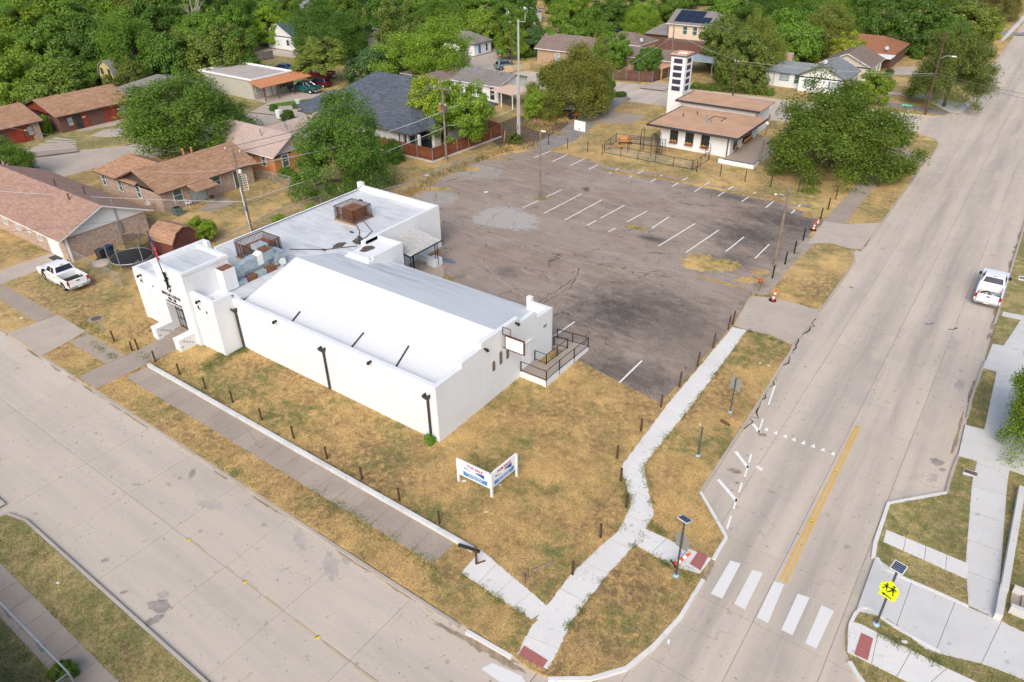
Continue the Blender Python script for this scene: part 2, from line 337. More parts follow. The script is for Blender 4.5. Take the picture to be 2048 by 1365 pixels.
# paving laid on the lawns
def pave(name, px, m, z=.010, world=False, exc=True):
    p = px if world else W(*px)
    if exc: EXC.append(p)
    return sheet(name, p, z, m)
def slab_path(name, A, B, n, m, z=.014, gap=.025, base=JOINT, world=False):
    A = [Vector(p) for p in (A if world else W(*A))]; B = [Vector(p) for p in (B if world else W(*B))]
    def at(P, t):
        L = [0.]
        for i in range(len(P)-1): L.append(L[-1]+(P[i+1]-P[i]).length)
        s = t*L[-1]
        for i in range(len(P)-1):
            if s <= L[i+1]+1e-6: return P[i]+(P[i+1]-P[i])*((s-L[i])/max(1e-6, L[i+1]-L[i]))
        return P[-1]
    K = 8 if m.name == 'new_walk_concrete' and z < .015 else 4; jj = random.Random(len(A)*7+n)
    ring = [at(A, i/(n*K)) for i in range(n*K+1)]+[at(B, i/(n*K)) for i in range(n*K, -1, -1)]
    EXC.append([(p.x,p.y) for p in ring])
    bo = sheet(name, [(p.x,p.y) for p in ring], z-.008, base if K == 4 else LAWN)
    for i in range(n):
        la = [at(A, (i+k/K)/n) for k in range(K+1)]; lb = [at(B, (i+k/K)/n) for k in range(K+1)]
        d0 = (la[1]-la[0]); d0 = d0.normalized()*gap/2; la[0] += d0; la[-1] -= d0; lb[0] += d0; lb[-1] -= d0
        if K == 8:
            for q in range(1, K): w_ = (lb[q]-la[q]).normalized(); la[q] = la[q]+w_*jj.uniform(-.035,.05); lb[q] = lb[q]-w_*jj.uniform(-.035,.05)
        pts = la+lb[::-1]
        MB().prism([(p.x,p.y) for p in pts], z-.02, z+random.uniform(0,.006)).build('slab', m, bo)
    return bo
# lodge frontage walk (old concrete), near part renewed in white
slab_path('lodge_walk', [(-90,18.55),(-75.4,18.55)], [(-90,20.05),(-75.4,20.05)], 9, WALK_OLD, world=True)
slab_path('lodge_walk', [(-72.2,18.55),(-62.4,18.55)], [(-72.2,20.05),(-62.4,20.05)], 6, WALK_OLD, world=True)
slab_path('lodge_walk', [(-56.9,18.5),(-51.5,18.5)], [(-57.3,20.0),(-51.5,20.0)], 3, WALK_OLD, world=True)
slab_path('lodge_walk', [(-48.6,18.4),(-30,18.35),(-18.75,18.3)], [(-48.6,20.02),(-30,20.02),(-18.75,20.02)], 19, WALK_OLD, world=True)
slab_path('corner_walk', [(922,1146),(1062,1240)], [(962,1100),(1100,1217)], 4, WALK_NEW)
slab_path('corner_walk', [(1035,1308),(1064,1250),(1075,1240)], [(1095,1340),(1122,1290),(1136,1258)], 2, WALK_NEW)
slab_path('new_walk', [(1072,1238),(1148,1143),(1236,1062),(1263,1009),(1242,934),(1336,808),(1465,655)], [(1126,1268),(1206,1160),(1276,1083),(1308,1030),(1287,932),(1386,808),(1494,661)], 15, WALK_NEW)
slab_path('crossing_ramp_walk', [(1258,1083),(1345,1133),(1400,1148)], [(1290,1058),(1366,1093),(1424,1118)], 3, WALK_NEW, z=.02)
pave('red_tactile_pad', [(1379,1129),(1401,1142),(1417,1113),(1396,1104)], RED_PAD, .034, exc=False)
pave('red_tactile_pad', [(1036,1311),(1085,1338),(1096,1322),(1048,1292)], RED_PAD, .034, exc=False)
# old walk by the far lot
slab_path('old_walk', [(1645,444),(1745,336),(1790,290)], [(1690,448),(1778,336),(1815,290)], 9, WALK_OLD)
slab_path('broken_walk', [(1500,588),(1545,545),(1612,476)], [(1536,590),(1590,524),(1640,480)], 5, WALK_OLD)
# walk and driveways of the lodge
pave('lodge_entry_walk', [(-51.6,16.4),(-49.1,16.4),(-48.9,20.1),(-48.9,23.3),(-51.4,23.3),(-51.4,20.1)], WALK_OLD, .018, world=True)
pave('lodge_driveway', [(-62.6,16.25),(-56.8,16.25),(-57.1,18.2),(-57.6,20.1),(-62.2,20.15)], DRIVE, .012, world=True)
pave('house_driveway', [(-75.5,16.25),(-72.3,16.25),(-72.4,25.85),(-75.4,25.85)], DRIVE, .012, world=True)

# parking lot and what is painted on it
LOTP = [(1320,806),(1245,768),(1170,728),(1130,706),(1104,702),(1090,690),(1060,672),(960,600),(900,555),(884,540),(880,494),(884,440),(846,418),(800,412),(812,398),(850,372),(905,348),(945,328),(1000,312),(1080,300),(1130,308),(1180,322),(1232,338),(1290,344),(1340,352),(1400,368),(1470,378),(1520,392),(1575,398),(1612,408),(1640,428),(1652,446),(1625,462),(1600,492),(1568,530),(1545,556),(1526,586),(1500,590),(1466,650),(1420,700),(1385,742)]
lot_p = W(*LOTP); EXC.append(lot_p)
lot = sheet('parking_lot', lot_p, .012, LOT)
def stripe(u0, v0, u1, v1, wd=.11, m=PAINT_W, z=.017, name='parking_stripe', parent=lot):
    a = Vector(G(u0, v0)); b = Vector(G(u1, v1)); d = (b-a).normalized(); n_ = Vector((-d.y, d.x))*wd/2
    MB().poly([(p.x,p.y,z) for p in (a-n_, b-n_, b+n_, a+n_)]).build(name, m, parent, recalc=False)
s6 = lambda a,b,c,d: (1000+a*.3663, 350+b*.3663, 1000+c*.3663, 350+d*.3663)
for q in [(125,180,212,141),(252,121,338,82),(238,212,445,105),(355,247,555,138),(475,277,525,250),(550,237,680,167),(592,312,632,291),(693,258,803,199),(828,293,922,231),(865,390,1065,267),(1015,425,1195,302),(1232,420,1332,340),(1392,458,1470,380),(650,1137,775,1016),(290,885,408,803)]:
    stripe(*s6(*q), .13)
for q in [(1367,925,1467,886),(1475,948,1567,905),(1582,970,1665,931),(1690,993,1743,965),(1810,1016,1867,986)]:
    stripe(600+q[0]*.3418, q[1]*.3418, 600+q[2]*.3418, q[3]*.3418, .14)
for q in [(22,913,95,877),(132,935,193,899),(240,960,323,912),(356,986,433,936),(475,1010,555,958),(598,1037,672,988),(722,1068,772,1028),(853,1097,907,1047)]:
    stripe(1250+q[0]*.3896, q[1]*.3896, 1250+q[2]*.3896, q[3]*.3896, .14)
# driveways across the verge and the alley behind
pave('lot_driveway', [(1468,652),(1500,592),(1540,596),(1576,603),(1625,618),(1636,620),(1628,640),(1600,675),(1582,690),(1540,670),(1494,661)], DRIVE, .020)
pave('far_lot_driveway', [(1614,488),(1648,443),(1690,449),(1765,446),(1722,500),(1700,498),(1660,487)], DRIVE, .020)
pave('station_driveway', [(1778,336),(1838,338),(1859,318),(1815,300),(1800,290)], WALK_OLD, .016)
pave('alley', [(1046,300),(1120,262),(1160,232),(1200,205),(1236,190),(1262,196),(1232,215),(1212,232),(1150,282),(1092,302)], ALLEY, .008)
pave('alley_pad', [(1222,224),(1296,232),(1262,248),(1186,245)], WALK_OLD, .013)
pave('dirt_yard', [(960,262),(1035,232),(1105,236),(1150,248),(1075,292),(1010,305)], SOIL, .004, exc=False)
# markings in the road
ZP = ZR+.012
def mark(px, m, name='road_marking', parent=sb, z=ZP):
    MB().poly([(*G(u, v, z), z) for u, v in px]).build(name, m, parent, recalc=False)
e8 = lambda a, b: (1200+a*.41406, 850+b*.41406)
for q in [((535,815),(590,840),(680,670),(630,655)),((648,865),(700,893),(787,715),(735,700)),((757,930),(812,958),(890,770),(840,755)),((875,990),(930,1017),(1012,835),(955,815)),((990,1055),(1045,1082),(1130,900),(1070,870))]:
    mark([e8(*p) for p in q], PAINT_WORN, 'crosswalk_bar')
def line(p0, p1, wd, m, name, z=ZP, parent=sb):
    a = Vector(G(*p0, z)); b = Vector(G(*p1, z)); d = (b-a).normalized(); n_ = Vector((-d.y,d.x))*wd/2
    MB().poly([(p.x,p.y,z) for p in (a-n_,b-n_,b+n_,a+n_)]).build(name, m, parent, recalc=False)
line((1711.5,854),(1561,1161), .13, PAINT_Y, 'yellow_centre_line'); line((1719.5,854),(1570,1166), .13, PAINT_Y, 'yellow_centre_line')
for cx, cy in [(220,405),(348,452),(475,497),(597,540),(725,588),(857,632),(993,682),(1128,735)]:
    mark([(1500+(cx+a)*.14648, 800+(cy+b)*.14648) for a, b in ((-35,5),(25,-30),(28,32))], PAINT_W, 'yield_triangle')
for a, b in (((1506,848),(1519,866)),((1471,903),(1496,936)),((1436,959),(1474,1003))): line(a, b, .22, PAINT_W, 'hatch_bar')
for a, b in (((1550,771),(1537,810)),((1526,838),(1517,866)),((1497,930),(1489,954)),((1484,966),(1478,985)),((1474,996),(1467,1018)),((1462,1032),(1454,1058)),((1503,908),(1498,925))): line(a, b, .11, PAINT_W, 'shoulder_line')
for a, b in (((380,1081),(410,1104)),((450,1133),(466,1146)),((482,1158),(514,1181)),((530,1194),(566,1222)),((590,1240),(634,1274)),((645,1284),(700,1326)),((705,1330),(752,1364))): line(a, b, .10, PAINT_YW, 'worn_centre_line', parent=sa)
mark([(962,1338),(985,1326),(1043,1352),(1056,1372),(1020,1378)], PAINT_WORN, 'stop_bar', sa)
# east side paving
slab_path('east_walk', [(2042,640),(2002,700),(1990,760),(1960,900),(1944,965),(1931,1130),(1937,1212)], [(2085,640),(2046,700),(2040,780),(2030,900),(2015,960),(2002,1130),(1992,1238)], 14, WALK_E)
slab_path('east_driveway', [(1712,1222),(1772,1236),(1855,1302),(1972,1330),(2060,1365)], [(1750,1115),(1800,1150),(1938,1216),(1995,1240),(2100,1290)], 4, WALK_E, z=.012)
slab_path('east_crossing_walk', [(1694,1305),(1745,1330),(1850,1382),(1900,1400)], [(1696,1250),(1712,1244),(1882,1332),(1968,1372)], 4, WALK_NEW, z=.022)
pave('red_tactile_pad', [(1708,1310),(1735,1322),(1746,1278),(1722,1267)], RED_PAD, .040, exc=False)
slab_path('east_crossing_link', [(1766,1084),(1935,1160)], [(1772,1060),(1936,1128)], 4, WALK_NEW, z=.018)
slab_path('east_drive_apron', [(1916,912),(1974,928),(2012,938),(2070,960)], [(1930,850),(1985,864),(2030,872),(2090,890)], 3, WALK_E, z=.012)
slab_path('east_drive_apron', [(1966,736),(2008,748),(2070,762)], [(1985,688),(2030,696),(2080,700)], 3, WALK_E, z=.012)
slab_path('east_drive_apron', [(2003,632),(2050,642)], [(2006,624),(2050,632)], 1, WALK_E, z=.012)
pave('meter_box_pad', [(1925,950),(1952,956),(1950,944),(1928,937)], WALK_NEW, .02)
pave('meter_box_pad', [(2036,561),(2060,564),(2060,554),(2038,552)], WALK_NEW, .02)
# south walk
slab_path('south_walk', [(-70,3.55),(-20,3.55)], [(-70,5.1),(-20,5.1)], 32, WALK_OLD, world=True)
pave('south_driveway', [(-45,3.2),(-42.1,3.2),(-42.1,7.3),(-45,7.3)], DRIVE, .02, world=True)
# west side and other paving
pave('red_house_drive', [(42,300),(130,283),(150,292),(158,303),(40,318)], WALK_OLD, .010)
slab_path('red_house_pads', [(46,306),(82,288),(112,274)], [(152,297),(153,288),(150,279)], 5, DRIVE, z=.016, gap=.35, base=LAWN_G)
pave('red_house_pad', [(178,273),(208,260),(262,255),(260,272),(215,275)], DRIVE, .010)
pave('red_house_pad', [(148,262),(200,245),(250,239),(235,250),(170,262)], DRIVE, .010)
pave('flat_house_lawn', [(530,212),(545,208),(640,195),(618,205),(590,211),(560,213)], LAWN_G, .014)
pave('flat_house_drive', [(500,225),(585,180),(660,188),(655,215),(600,235)], DRIVE, .009)
pave('flat_house_yard', [(618,170),(700,160),(720,166),(690,180),(640,182)], LAWN, .006)
pave('patio', [(396,420),(435,390),(470,405),(425,425)], WALK_OLD, .012)
pave('station_pad', [(1130,240),(1190,232)], ALLEY, .006) if 0 else None
pave('fence_driveway', [(1278,176),(1312,163),(1345,168),(1330,182)], DRIVE, .012)
pave('north_corner_walk', [(1860,206),(1880,198),(1945,208),(1920,228),(1898,225)], WALK_NEW, .016)
pave('north_walk', [(1690,178),(1790,184),(1870,192),(1870,198),(1790,190),(1690,184)], DRIVE, .010)
pave('north_drive', [(1752,202),(1850,215),(1900,222),(1890,232),(1830,222),(1752,209)], ALLEY, .010)
pave('brown_house_drive', [(1788,134),(1830,134),(1845,150),(1785,150)], DRIVE, .010)
pave('far_side_drive', [(1998,60),(2040,66),(2060,62),(2060,72),(1995,70)], ALLEY, .010)
pave('far_side_walk', [(2000,82),(2020,60),(2048,30),(2060,30),(2030,60),(2008,82)], WALK_E, .012)

# dirt washed into the gutters, stains and tar on the carriageways
GUT = plain('gutter_dirt', (.30,.225,.15), .95, .3, 4, obj=False, c2=(.40,.32,.235)); OIL = plain('oil_stain', (.29,.26,.235), .8, .2, 2, obj=False, c2=(.38,.34,.305)); TAR = plain('tar_seam', (.05,.047,.047), .7, .2, 4, obj=False); WET = plain('damp_stain', (.40,.36,.325), .8, .12, 1.5, obj=False, c2=(.46,.415,.37))
def ragged(name, cx, cy, rx, ry, m, z, parent, seed, rot=0., n=26, amp=.5):
    g = random.Random(seed); pts = []
    for i in range(n):
        a = i/n*math.tau; k = 1-amp*g.random(); x, y = rx*math.cos(a)*k, ry*math.sin(a)*k; pts.append((cx+x*math.cos(rot)-y*math.sin(rot), cy+x*math.sin(rot)+y*math.cos(rot)))
    return sheet(name, pts, z, m, parent=parent)
def gutter(A, B, n, wd, seed, par, z=ZR+.008):
    g = random.Random(seed); a, b = Vector(A), Vector(B); d = (b-a).normalized(); nn = Vector((-d.y,d.x)); ang = math.atan2(d.y,d.x)
    for i in range(n):
        q = a+(b-a)*g.random()+nn*g.uniform(-.05,wd*.4); ragged('gutter_dirt', q.x, q.y, g.uniform(.3,1.6), g.uniform(.05,wd*.6), GUT, z+i*.0001, par, seed*50+i, ang)
gutter((-10.15,36),(-10.15,50.5), 26, .30, 1, sb); gutter((-10.1,60),(-10.1,90), 18, .3, 2, sb); gutter((-25,16.1),(-16,16.15), 14, .28, 3, sa); gutter((-60,16.1),(-26,16.1), 16, .22, 4, sa); gutter((1.95,60),(1.95,85), 24, .3, 5, sb); gutter((1.9,44),(1.9,53), 10, .25, 6, sb); gutter((-38,7.4),(-14,7.4), 12, .16, 7, sa); gutter(G(1180,1360),G(1300,1298), 8, .25, 8, sb); gutter(G(1400,1170),G(1450,1080), 8, .25, 9, sb); gutter((-15.5,15.8),(-12.5,16.0), 8, .6, 10, sa)
for i, (u, v, rx, ry, rot, m_) in enumerate(((320,1212,.9,.45,.3,OIL),(308,1240,.6,.3,1.2,OIL),(325,1190,.5,.3,0,WET),(385,948,.55,.25,2.2,OIL),(360,957,.2,.15,0,OIL),(210,1121,.3,.18,1,OIL),(248,1185,.3,.15,1,OIL),(1875,925,.5,.45,.3,OIL),(1868,955,.28,.6,.1,WET),(1884,940,.3,.2,.9,OIL),(1470,943,.55,.25,.3,GUT),(1525,870,.35,.22,.2,GUT),(1474,966,.18,.12,0,GUT),(1703,575,.3,.2,0,GUT),(600,1080,1.1,.35,2.6,WET),(690,1105,1.3,.4,2.6,WET),(660,1130,1.4,.5,2.6,WET),(420,1010,1.2,.4,.4,WET),(1905,690,.5,1.4,0,WET),(1920,770,.4,1.1,0,WET))):
    x, y = G(u, v, ZR); ragged('stain', x, y, rx, ry, m_, ZR+.007, sb if u > 1300 else sa, 900+i, rot)
def seam(px, w0, m, z, parent, seed, name='tar_seam', jit=.12):
    g = random.Random(seed); P = [Vector(G(u, v, z)) for u, v in px]; Q = []
    for i in range(len(P)-1):
        k = max(2, int((P[i+1]-P[i]).length/.35))
        for j in range(k): Q.append(P[i]+(P[i+1]-P[i])*(j/k)+Vector((g.gauss(0,jit*.5),g.gauss(0,jit*.5))))
    Q.append(P[-1]); Lf, Rt = [], []
    for i, q in enumerate(Q):
        d = (Q[min(i+1,len(Q)-1)]-Q[max(0,i-1)]).normalized(); nn = Vector((-d.y,d.x))*w0*g.uniform(.25,1.0); Lf.append(q+nn); Rt.append(q-nn)
    MB().add([(p.x,p.y,z) for p in Lf+Rt], [(i,i+1,len(Q)+i+1,len(Q)+i) for i in range(len(Q)-1)]).build(name, m, parent, recalc=False)
seam([(1631,640),(1620,655),(1604,672),(1592,690),(1586,708),(1570,730),(1556,745),(1545,765),(1530,785),(1512,830),(1506,845),(1482,862)], .07, TAR, ZR+.013, sb, 3, jit=.25)
seam([(1545,606),(1575,618),(1600,634),(1625,641)], .05, TAR, .026, None, 4) if 0 else None
for i, px in enumerate(([(1076,606),(1100,590),(1130,570),(1152,552),(1160,535)],[(1085,608),(1112,592),(1140,575),(1150,556)],[(1082,548),(1100,560)],[(1170,665),(1175,680),(1165,690)],[(1205,672),(1212,690)])): seam(px, .05, TAR, .0175, lot, 20+i, 'crack', .15)
PALEC = plain('pale_crack_edge', (.36,.335,.30), .9, .2, 4, obj=False)
seam([(885,430),(960,462),(1040,488),(1100,510),(1160,525),(1230,538),(1300,545)], .07, PALEC, .0172, lot, 31, 'broken_joint', .12); seam([(960,520),(985,545),(1000,560),(1030,582),(1060,602)], .07, PALEC, .0172, lot, 32, 'broken_joint', .12); seam([(1180,520),(1260,528),(1330,538),(1420,558),(1500,580)], .1, PALEC, .0174, lot, 33, 'broken_joint', .15)
seam([(1060,395),(1130,412),(1230,436),(1330,470),(1430,500),(1510,525)], .03, PALEC, .0176, lot, 34, 'broken_joint', .06)
for i, (a, b) in enumerate((((1850,648),(1868,646)),((1897,659),(1915,656)))): seam([a,((a[0]+b[0])/2,(a[1]+b[1])/2+2),b], .08, TAR, ZR+.013, sb, 60+i, 'tyre_mark', .02)
# ------------------------------------------------------------------ the white lodge
def mat_stucco(name, c=(.705,.728,.75), dirt=(.55,.57,.575), amt=.45):
    m, t, bs = nodes(name); bs.inputs['Roughness'].default_value = .75; bs.inputs['Specular IOR Level'].default_value = .25
    p = pos(t); pv = pos(t, (2.5,2.5,.25)); a = noise(t, p, .5, 5, .6); b = noise(t, pv, 1.2, 5, .65); f = noise(t, p, 12, 4, .6)
    k = mixc(t, mr(t, a, .45, .75, 0, amt*.5), c, dirt); k = mixc(t, mr(t, b, .55, .8, 0, amt), k, dirt); k = mixc(t, mr(t, f, .4, .75, 0, .12), k, dirt)
    t.links.new(k, bs.inputs['Base Color']); bump(t, bs, f, .25, .015); MATS[name] = m; return m
STUC = mat_stucco('white_stucco')
def mat_flatroof():
    m, t, bs = nodes('white_roof_coating'); bs.inputs['Roughness'].default_value = .6; bs.inputs['Specular IOR Level'].default_value = .25
    p = pos(t); ps = pos(t, (.35,1.8,1), .1); a = noise(t, p, .35, 6, .62); b = noise(t, ps, 1.1, 6, .7); f = noise(t, p, 7, 4, .6)
    k = mixc(t, mr(t, a, .42, .72, 0, .6), (.60,.625,.645), (.46,.48,.495)); k = mixc(t, mr(t, b, .48, .66, 0, .75), k, (.40,.42,.435)); k = mixc(t, mr(t, noise(t, pos(t,(1,.5,1),.4), 2.2, 6, .72), .60, .70, 0, .6), k, (.33,.345,.355))
    k = mixc(t, mr(t, f, .5, .8, 0, .25), k, (.45,.46,.46))
    t.links.new(k, bs.inputs['Base Color']); bump(t, bs, b, .15, .02); return m
FLATR = mat_flatroof()
def mat_hallroof():
    m, t, bs = nodes('white_hall_roofing'); bs.inputs['Roughness'].default_value = .55; bs.inputs['Specular IOR Level'].default_value = .25
    p = pos(t); ps = pos(t, (.22,1.5,1)); b = noise(t, ps, 1.0, 6, .7); a = noise(t, p, .3, 5, .6); g = N(t, 'ShaderNodeSeparateXYZ'); t.links.new(N(t, 'ShaderNodeNewGeometry').outputs['Position'], g.inputs[0])
    nside = mr(t, g.outputs['Y'], 33.2, 35.5); west = mr(t, g.outputs['X'], -29, -40)
    k = mixc(t, mr(t, a, .45, .75, 0, .25), (.66,.675,.685), (.56,.58,.59))
    st = math2(t, 'MULTIPLY', math2(t, 'MULTIPLY', nside, mr(t, b, .46, .66)), math2(t, 'ADD', west, .25))
    k = mixc(t, st, k, (.44,.465,.475)); k = mixc(t, mr(t, b, .55, .8, 0, .18), k, (.5,.52,.53))
    t.links.new(k, bs.inputs['Base Color']); bump(t, bs, b, .1, .02); return m
HALLR = mat_hallroof()
BLACK = plain('black_metal', (.018,.018,.022), .5, .2, 5); IRON = plain('rusty_iron', (.10,.052,.035), .85, .4, 6, c2=(.20,.095,.05))
RUST = plain('rust_sheet', (.19,.075,.045), .85, .35, 4, c2=(.30,.14,.075)); GALV = plain('galvanised_duct', (.33,.42,.47), .45, .22, 3, metal=.15, c2=(.48,.55,.58))
WHITE = plain('white_paint', (.78,.78,.775), .5, .05, 3); GREYM = plain('grey_metal', (.30,.32,.34), .5, .18, 4, metal=.3)
DARKP = plain('exposed_dark_roof', (.115,.09,.07), .9, .3, 3, obj=False); GLASS = plain('dark_glass', (.022,.030,.034), .08, .2, 2, spec=.6)
CHAR = plain('charcoal', (.05,.05,.055), .6, .2, 4); PUDDLE = plain('blue_grey_patch', (.12,.16,.21), .3, .2, 3, obj=False)
LODGE = thing('lodge_building', 'white stucco lodge hall with tall lettered front block and low gabled roof', 'building', (-45,30,0))
def wp(mb, name, mats, root, **k):          # mesh given in world coordinates, parented to a root standing unrotated
    o = mb.build(name, mats, root if not root.parent else root, **k)
    q = root; off = Vector((0,0,0))
    while q: off += q.location; q = q.parent
    o.location = -off; return o
def wsub(mb, name, mats, par): o = mb.build(name, mats, par); o.location = (0,0,0); return o   # sub-part: same frame as its part
L = LODGE
wp(MB().box(-45.25,26,0,-25.22,26.32,4.28), 'wall', STUC, L)
yz = [(26.0,0),(39.1,0),(39.1,3.78),(36.8,3.88),(36.8,4.5),(34.8,4.52),(34.8,5.0),(30.6,5.06),(30.6,4.68),(28.55,4.66),(28.55,4.27),(26.0,4.285)]
wp(MB().ext([(-25.22,y,z) for y, z in yz], (.32,0,0)), 'east_wall', STUC, L)
wp(MB().box(-25.24,38.78,0,-45.2,39.08,2.95).box(-26.6,38.78,2.96,-25.24,39.06,3.8).box(-27.0,38.76,2.94,-26.61,39.1,4.2), 'wall', STUC, L)
wp(MB().ext([(-45.22,26.33,2.9),(-45.22,38.78,2.9),(-45.22,32.55,4.95)], (.2,0,0)), 'gable', STUC, L)
hr = MB()
hr.ext([(-45.3,26.3,3.22),(-25.23,26.3,3.22),(-25.23,32.55,5.0),(-45.3,32.55,5.0)], (0,0,-.1)); hr.ext([(-45.3,32.552,5.0),(-25.23,32.552,5.0),(-25.23,39.3,2.98),(-45.3,39.3,2.98)], (0,0,-.1))
rf = wp(hr, 'hall_roof', HALLR, L)
for (x0,y0),(x1,y1) in (((-39.5,26.9),(-39.9,28.1)),((-33.4,27.0),(-33.7,28.5)),((-29.2,27.1),(-29.8,28.9))):
    z = lambda y: 3.22+(y-26.3)*1.78/6.25+.05
    wsub(MB().tube([(x0,y0-.5,z(y0-.5)),(x1,y1,z(y1))], .06, 6), 'drain_pipe', CHAR, rf)
# rear wing
wp(MB().box(-54.5,27.0,3.6,-45.31,48.5,3.75).box(-45.3,36.0,3.55,-44.2,39.1,3.745).box(-45.3,39.1,3.6,-44.5,48.5,3.75), 'flat_roof', FLATR, L)
wp(MB().box(-44.5,39.1,0,-44.2,48.82,4.3), 'wall', STUC, L)
wp(MB().box(-54.8,48.5,0,-44.51,48.8,4.3).box(-54.9,48.42,3.4,-54.3,48.86,4.62), 'wall', STUC, L)
wp(MB().box(-54.8,31.2,0,-54.5,48.49,3.95), 'wall', STUC, L)
wp(MB().box(-44.19,36.6,0,-41.4,40.7,3.9).box(-44.19,40.5,3.9,-41.4,40.7,4.2).box(-41.6,37.2,3.9,-41.4,40.5,4.2).box(-44.6,38.9,3.6,-44.2,40.7,4.2).box(-44.0,36.8,3.9,-41.6,37.0,4.15), 'vestibule', STUC, L)
def blob(cx, cy, rx, ry, z, seed, n=22):
    r_ = random.Random(seed); return [(cx+rx*math.cos(i/n*math.tau)*(.65+.45*r_.random()), cy+ry*math.sin(i/n*math.tau)*(.65+.45*r_.random()), z) for i in range(n)]
wp(MB().poly(blob(-45.3,39.6,.9,.7,3.772,3)), 'worn_patch', DARKP, L, recalc=False)
wp(MB().poly(blob(-43.5,38.6,.55,.8,3.906,5)), 'worn_patch', DARKP, L, recalc=False)
wp(MB().poly(blob(-46.3,37.9,.5,.8,3.772,9)), 'worn_patch', DARKP, L, recalc=False)
wp(MB().box(-41.398,37.4,2.1,-41.38,38.0,2.7), 'window', GLASS, L)
# front block
wp(MB().box(-55.7,24.4,0,-51.62,24.7,4.57).box(-55.7,24.7,0,-55.4,31,4.57).box(-55.4,30.7,0,-54.81,31,4.57).box(-55.4,24.7,3.9,-51.7,27.0,4.05), 'left_wing', STUC, L)
wp(MB().box(-47.78,24.4,0,-44.92,24.7,4.66).box(-45.22,24.7,0,-44.92,26.0,4.66).box(-47.78,24.7,3.7,-45.3,27,3.82), 'right_wing', STUC, L)
wp(MB().poly([(-47.6,24.75,3.83),(-45.3,24.75,3.83),(-45.3,26.5,3.83),(-46.2,26.9,3.83),(-46.6,25.6,3.83),(-47.6,25.5,3.83)]), 'worn_patch', DARKP, L, recalc=False)
wp(MB().box(-51.6,24.15,0,-51.32,28.1,6.05).box(-49.02,24.15,0,-47.8,24.6,6.05).box(-51.32,24.15,2.92,-49.02,24.6,6.05).box(-48.1,24.6,0,-47.8,28.1,6.05).box(-51.32,27.8,0,-48.1,28.1,6.05).box(-51.32,25.4,0,-49.02,25.6,3.2), 'tower_block', STUC, L)
wp(MB().box(-51.66,24.1,6.06,-47.74,24.4,6.28).box(-51.66,24.4,6.06,-51.4,28.16,6.28).box(-48.0,24.4,6.06,-47.74,28.16,6.28).box(-51.4,27.9,6.06,-48.0,28.16,6.28), 'parapet', STUC, L)
wp(MB().box(-51.3,24.6,5.9,-48.1,27.8,6.03), 'flat_roof', FLATR, L)
for x0, x1 in ((-55.68,-55.3),(-54.2,-54.0),(-52.7,-52.5),(-47.4,-47.2),(-46.1,-45.9),(-45.2,-44.94)):
    wp(MB().box(x0,24.35,0,x1,24.398,4.3), 'pilaster', STUC, L)
for x0 in (-55.1,-53.6,-47.0,-45.75): wp(MB().box(x0,24.36,1.0,x0+.06,24.398,2.7).box(x0,24.36,2.7,x0+.7,24.398,2.76), 'blind_window', STUC, L)
for x in (-39.6,-32.0): wp(MB().box(x,25.985,1.55,x+1.35,25.998,1.62).box(x,25.985,2.2,x+1.35,25.998,2.27).box(x,25.985,1.62,x+.06,25.998,2.2).box(x+1.29,25.985,1.62,x+1.35,25.998,2.2), 'blind_window', STUC, L)
# entrance
d = wp(MB().box(-51.3,25.2,.36,-49.04,25.38,2.9), 'entrance_door', GLASS, L)
wsub(MB().box(-51.3,25.1,.36,-51.18,25.19,2.9).box(-49.22,25.1,.36,-49.04,25.19,2.9).box(-50.3,25.1,.36,-50.22,25.19,2.78).box(-51.18,25.1,2.78,-49.22,25.19,2.9), 'frame', GREYM, d)
g = wp(MB(), 'security_gate', BLACK, L) if 0 else None
sg = MB()
for i in range(6): sg.box(-51.28+i*.44,24.72,.4,-51.25+i*.44,24.75,2.85)
for z in (.4,1.2,2.0,2.8): sg.box(-51.29,24.71,z,-49.05,24.76,z+.04)
wp(sg, 'security_gate', BLACK, L)
for i in range(3): wp(MB().box(-51.3,23.2+i*.45,0,-49.05,23.65+i*.45+(1.2 if i == 2 else 0),.12*(i+1)), 'step', WALK_OLD, L)
for x0 in (-52.05,-49.0): 
    fw = wp(MB().box(x0,22.75,0,x0+.72,24.14,.95), 'flank_wall', STUC, L)
    wsub(MB().box(x0-.03,22.72,.951,x0+.75,24.14,1.02), 'coping', STUC, fw)
    for k in range(5): wsub(MB().cbox((x0+.724,22.95+k*.22,.35+.13*(k*7%4)), (.012,.17,.06)), 'chipped_patch', IRON, fw)
def text(body, size, loc, rx, rz, m, parent, name='lettering', depth=.02, align='CENTER', sx=1.0):
    c = bpy.data.curves.new(name, 'FONT'); c.body = body; c.size = size; c.extrude = depth; c.align_x = align; c.align_y = 'CENTER'
    to = bpy.data.objects.new(name, c); col.objects.link(to); bpy.context.view_layer.update()
    me = bpy.data.meshes.new_from_object(to); bpy.data.objects.remove(to); me.name = name
    me.materials.clear(); me.materials.append(m)
    o = bpy.data.objects.new(name, me); col.objects.link(o); o.parent = parent
    o.rotation_euler = (rx, 0, rz); o.location = Vector(loc)-(parent.location if not parent.parent else Vector((0,0,0))); o.scale = (sx,1,1); return o
text('RESCUE LODGE', .36, (-50.17,24.13,3.72), R(90), 0, BLACK, L, sx=.98); text('NO. 20', .34, (-50.17,24.13,3.38), R(90), 0, BLACK, L); text('1 MACCOMMON 1880', .20, (-50.1,24.13,3.10), R(90), 0, BLACK, L, sx=1.1)
em = MB()
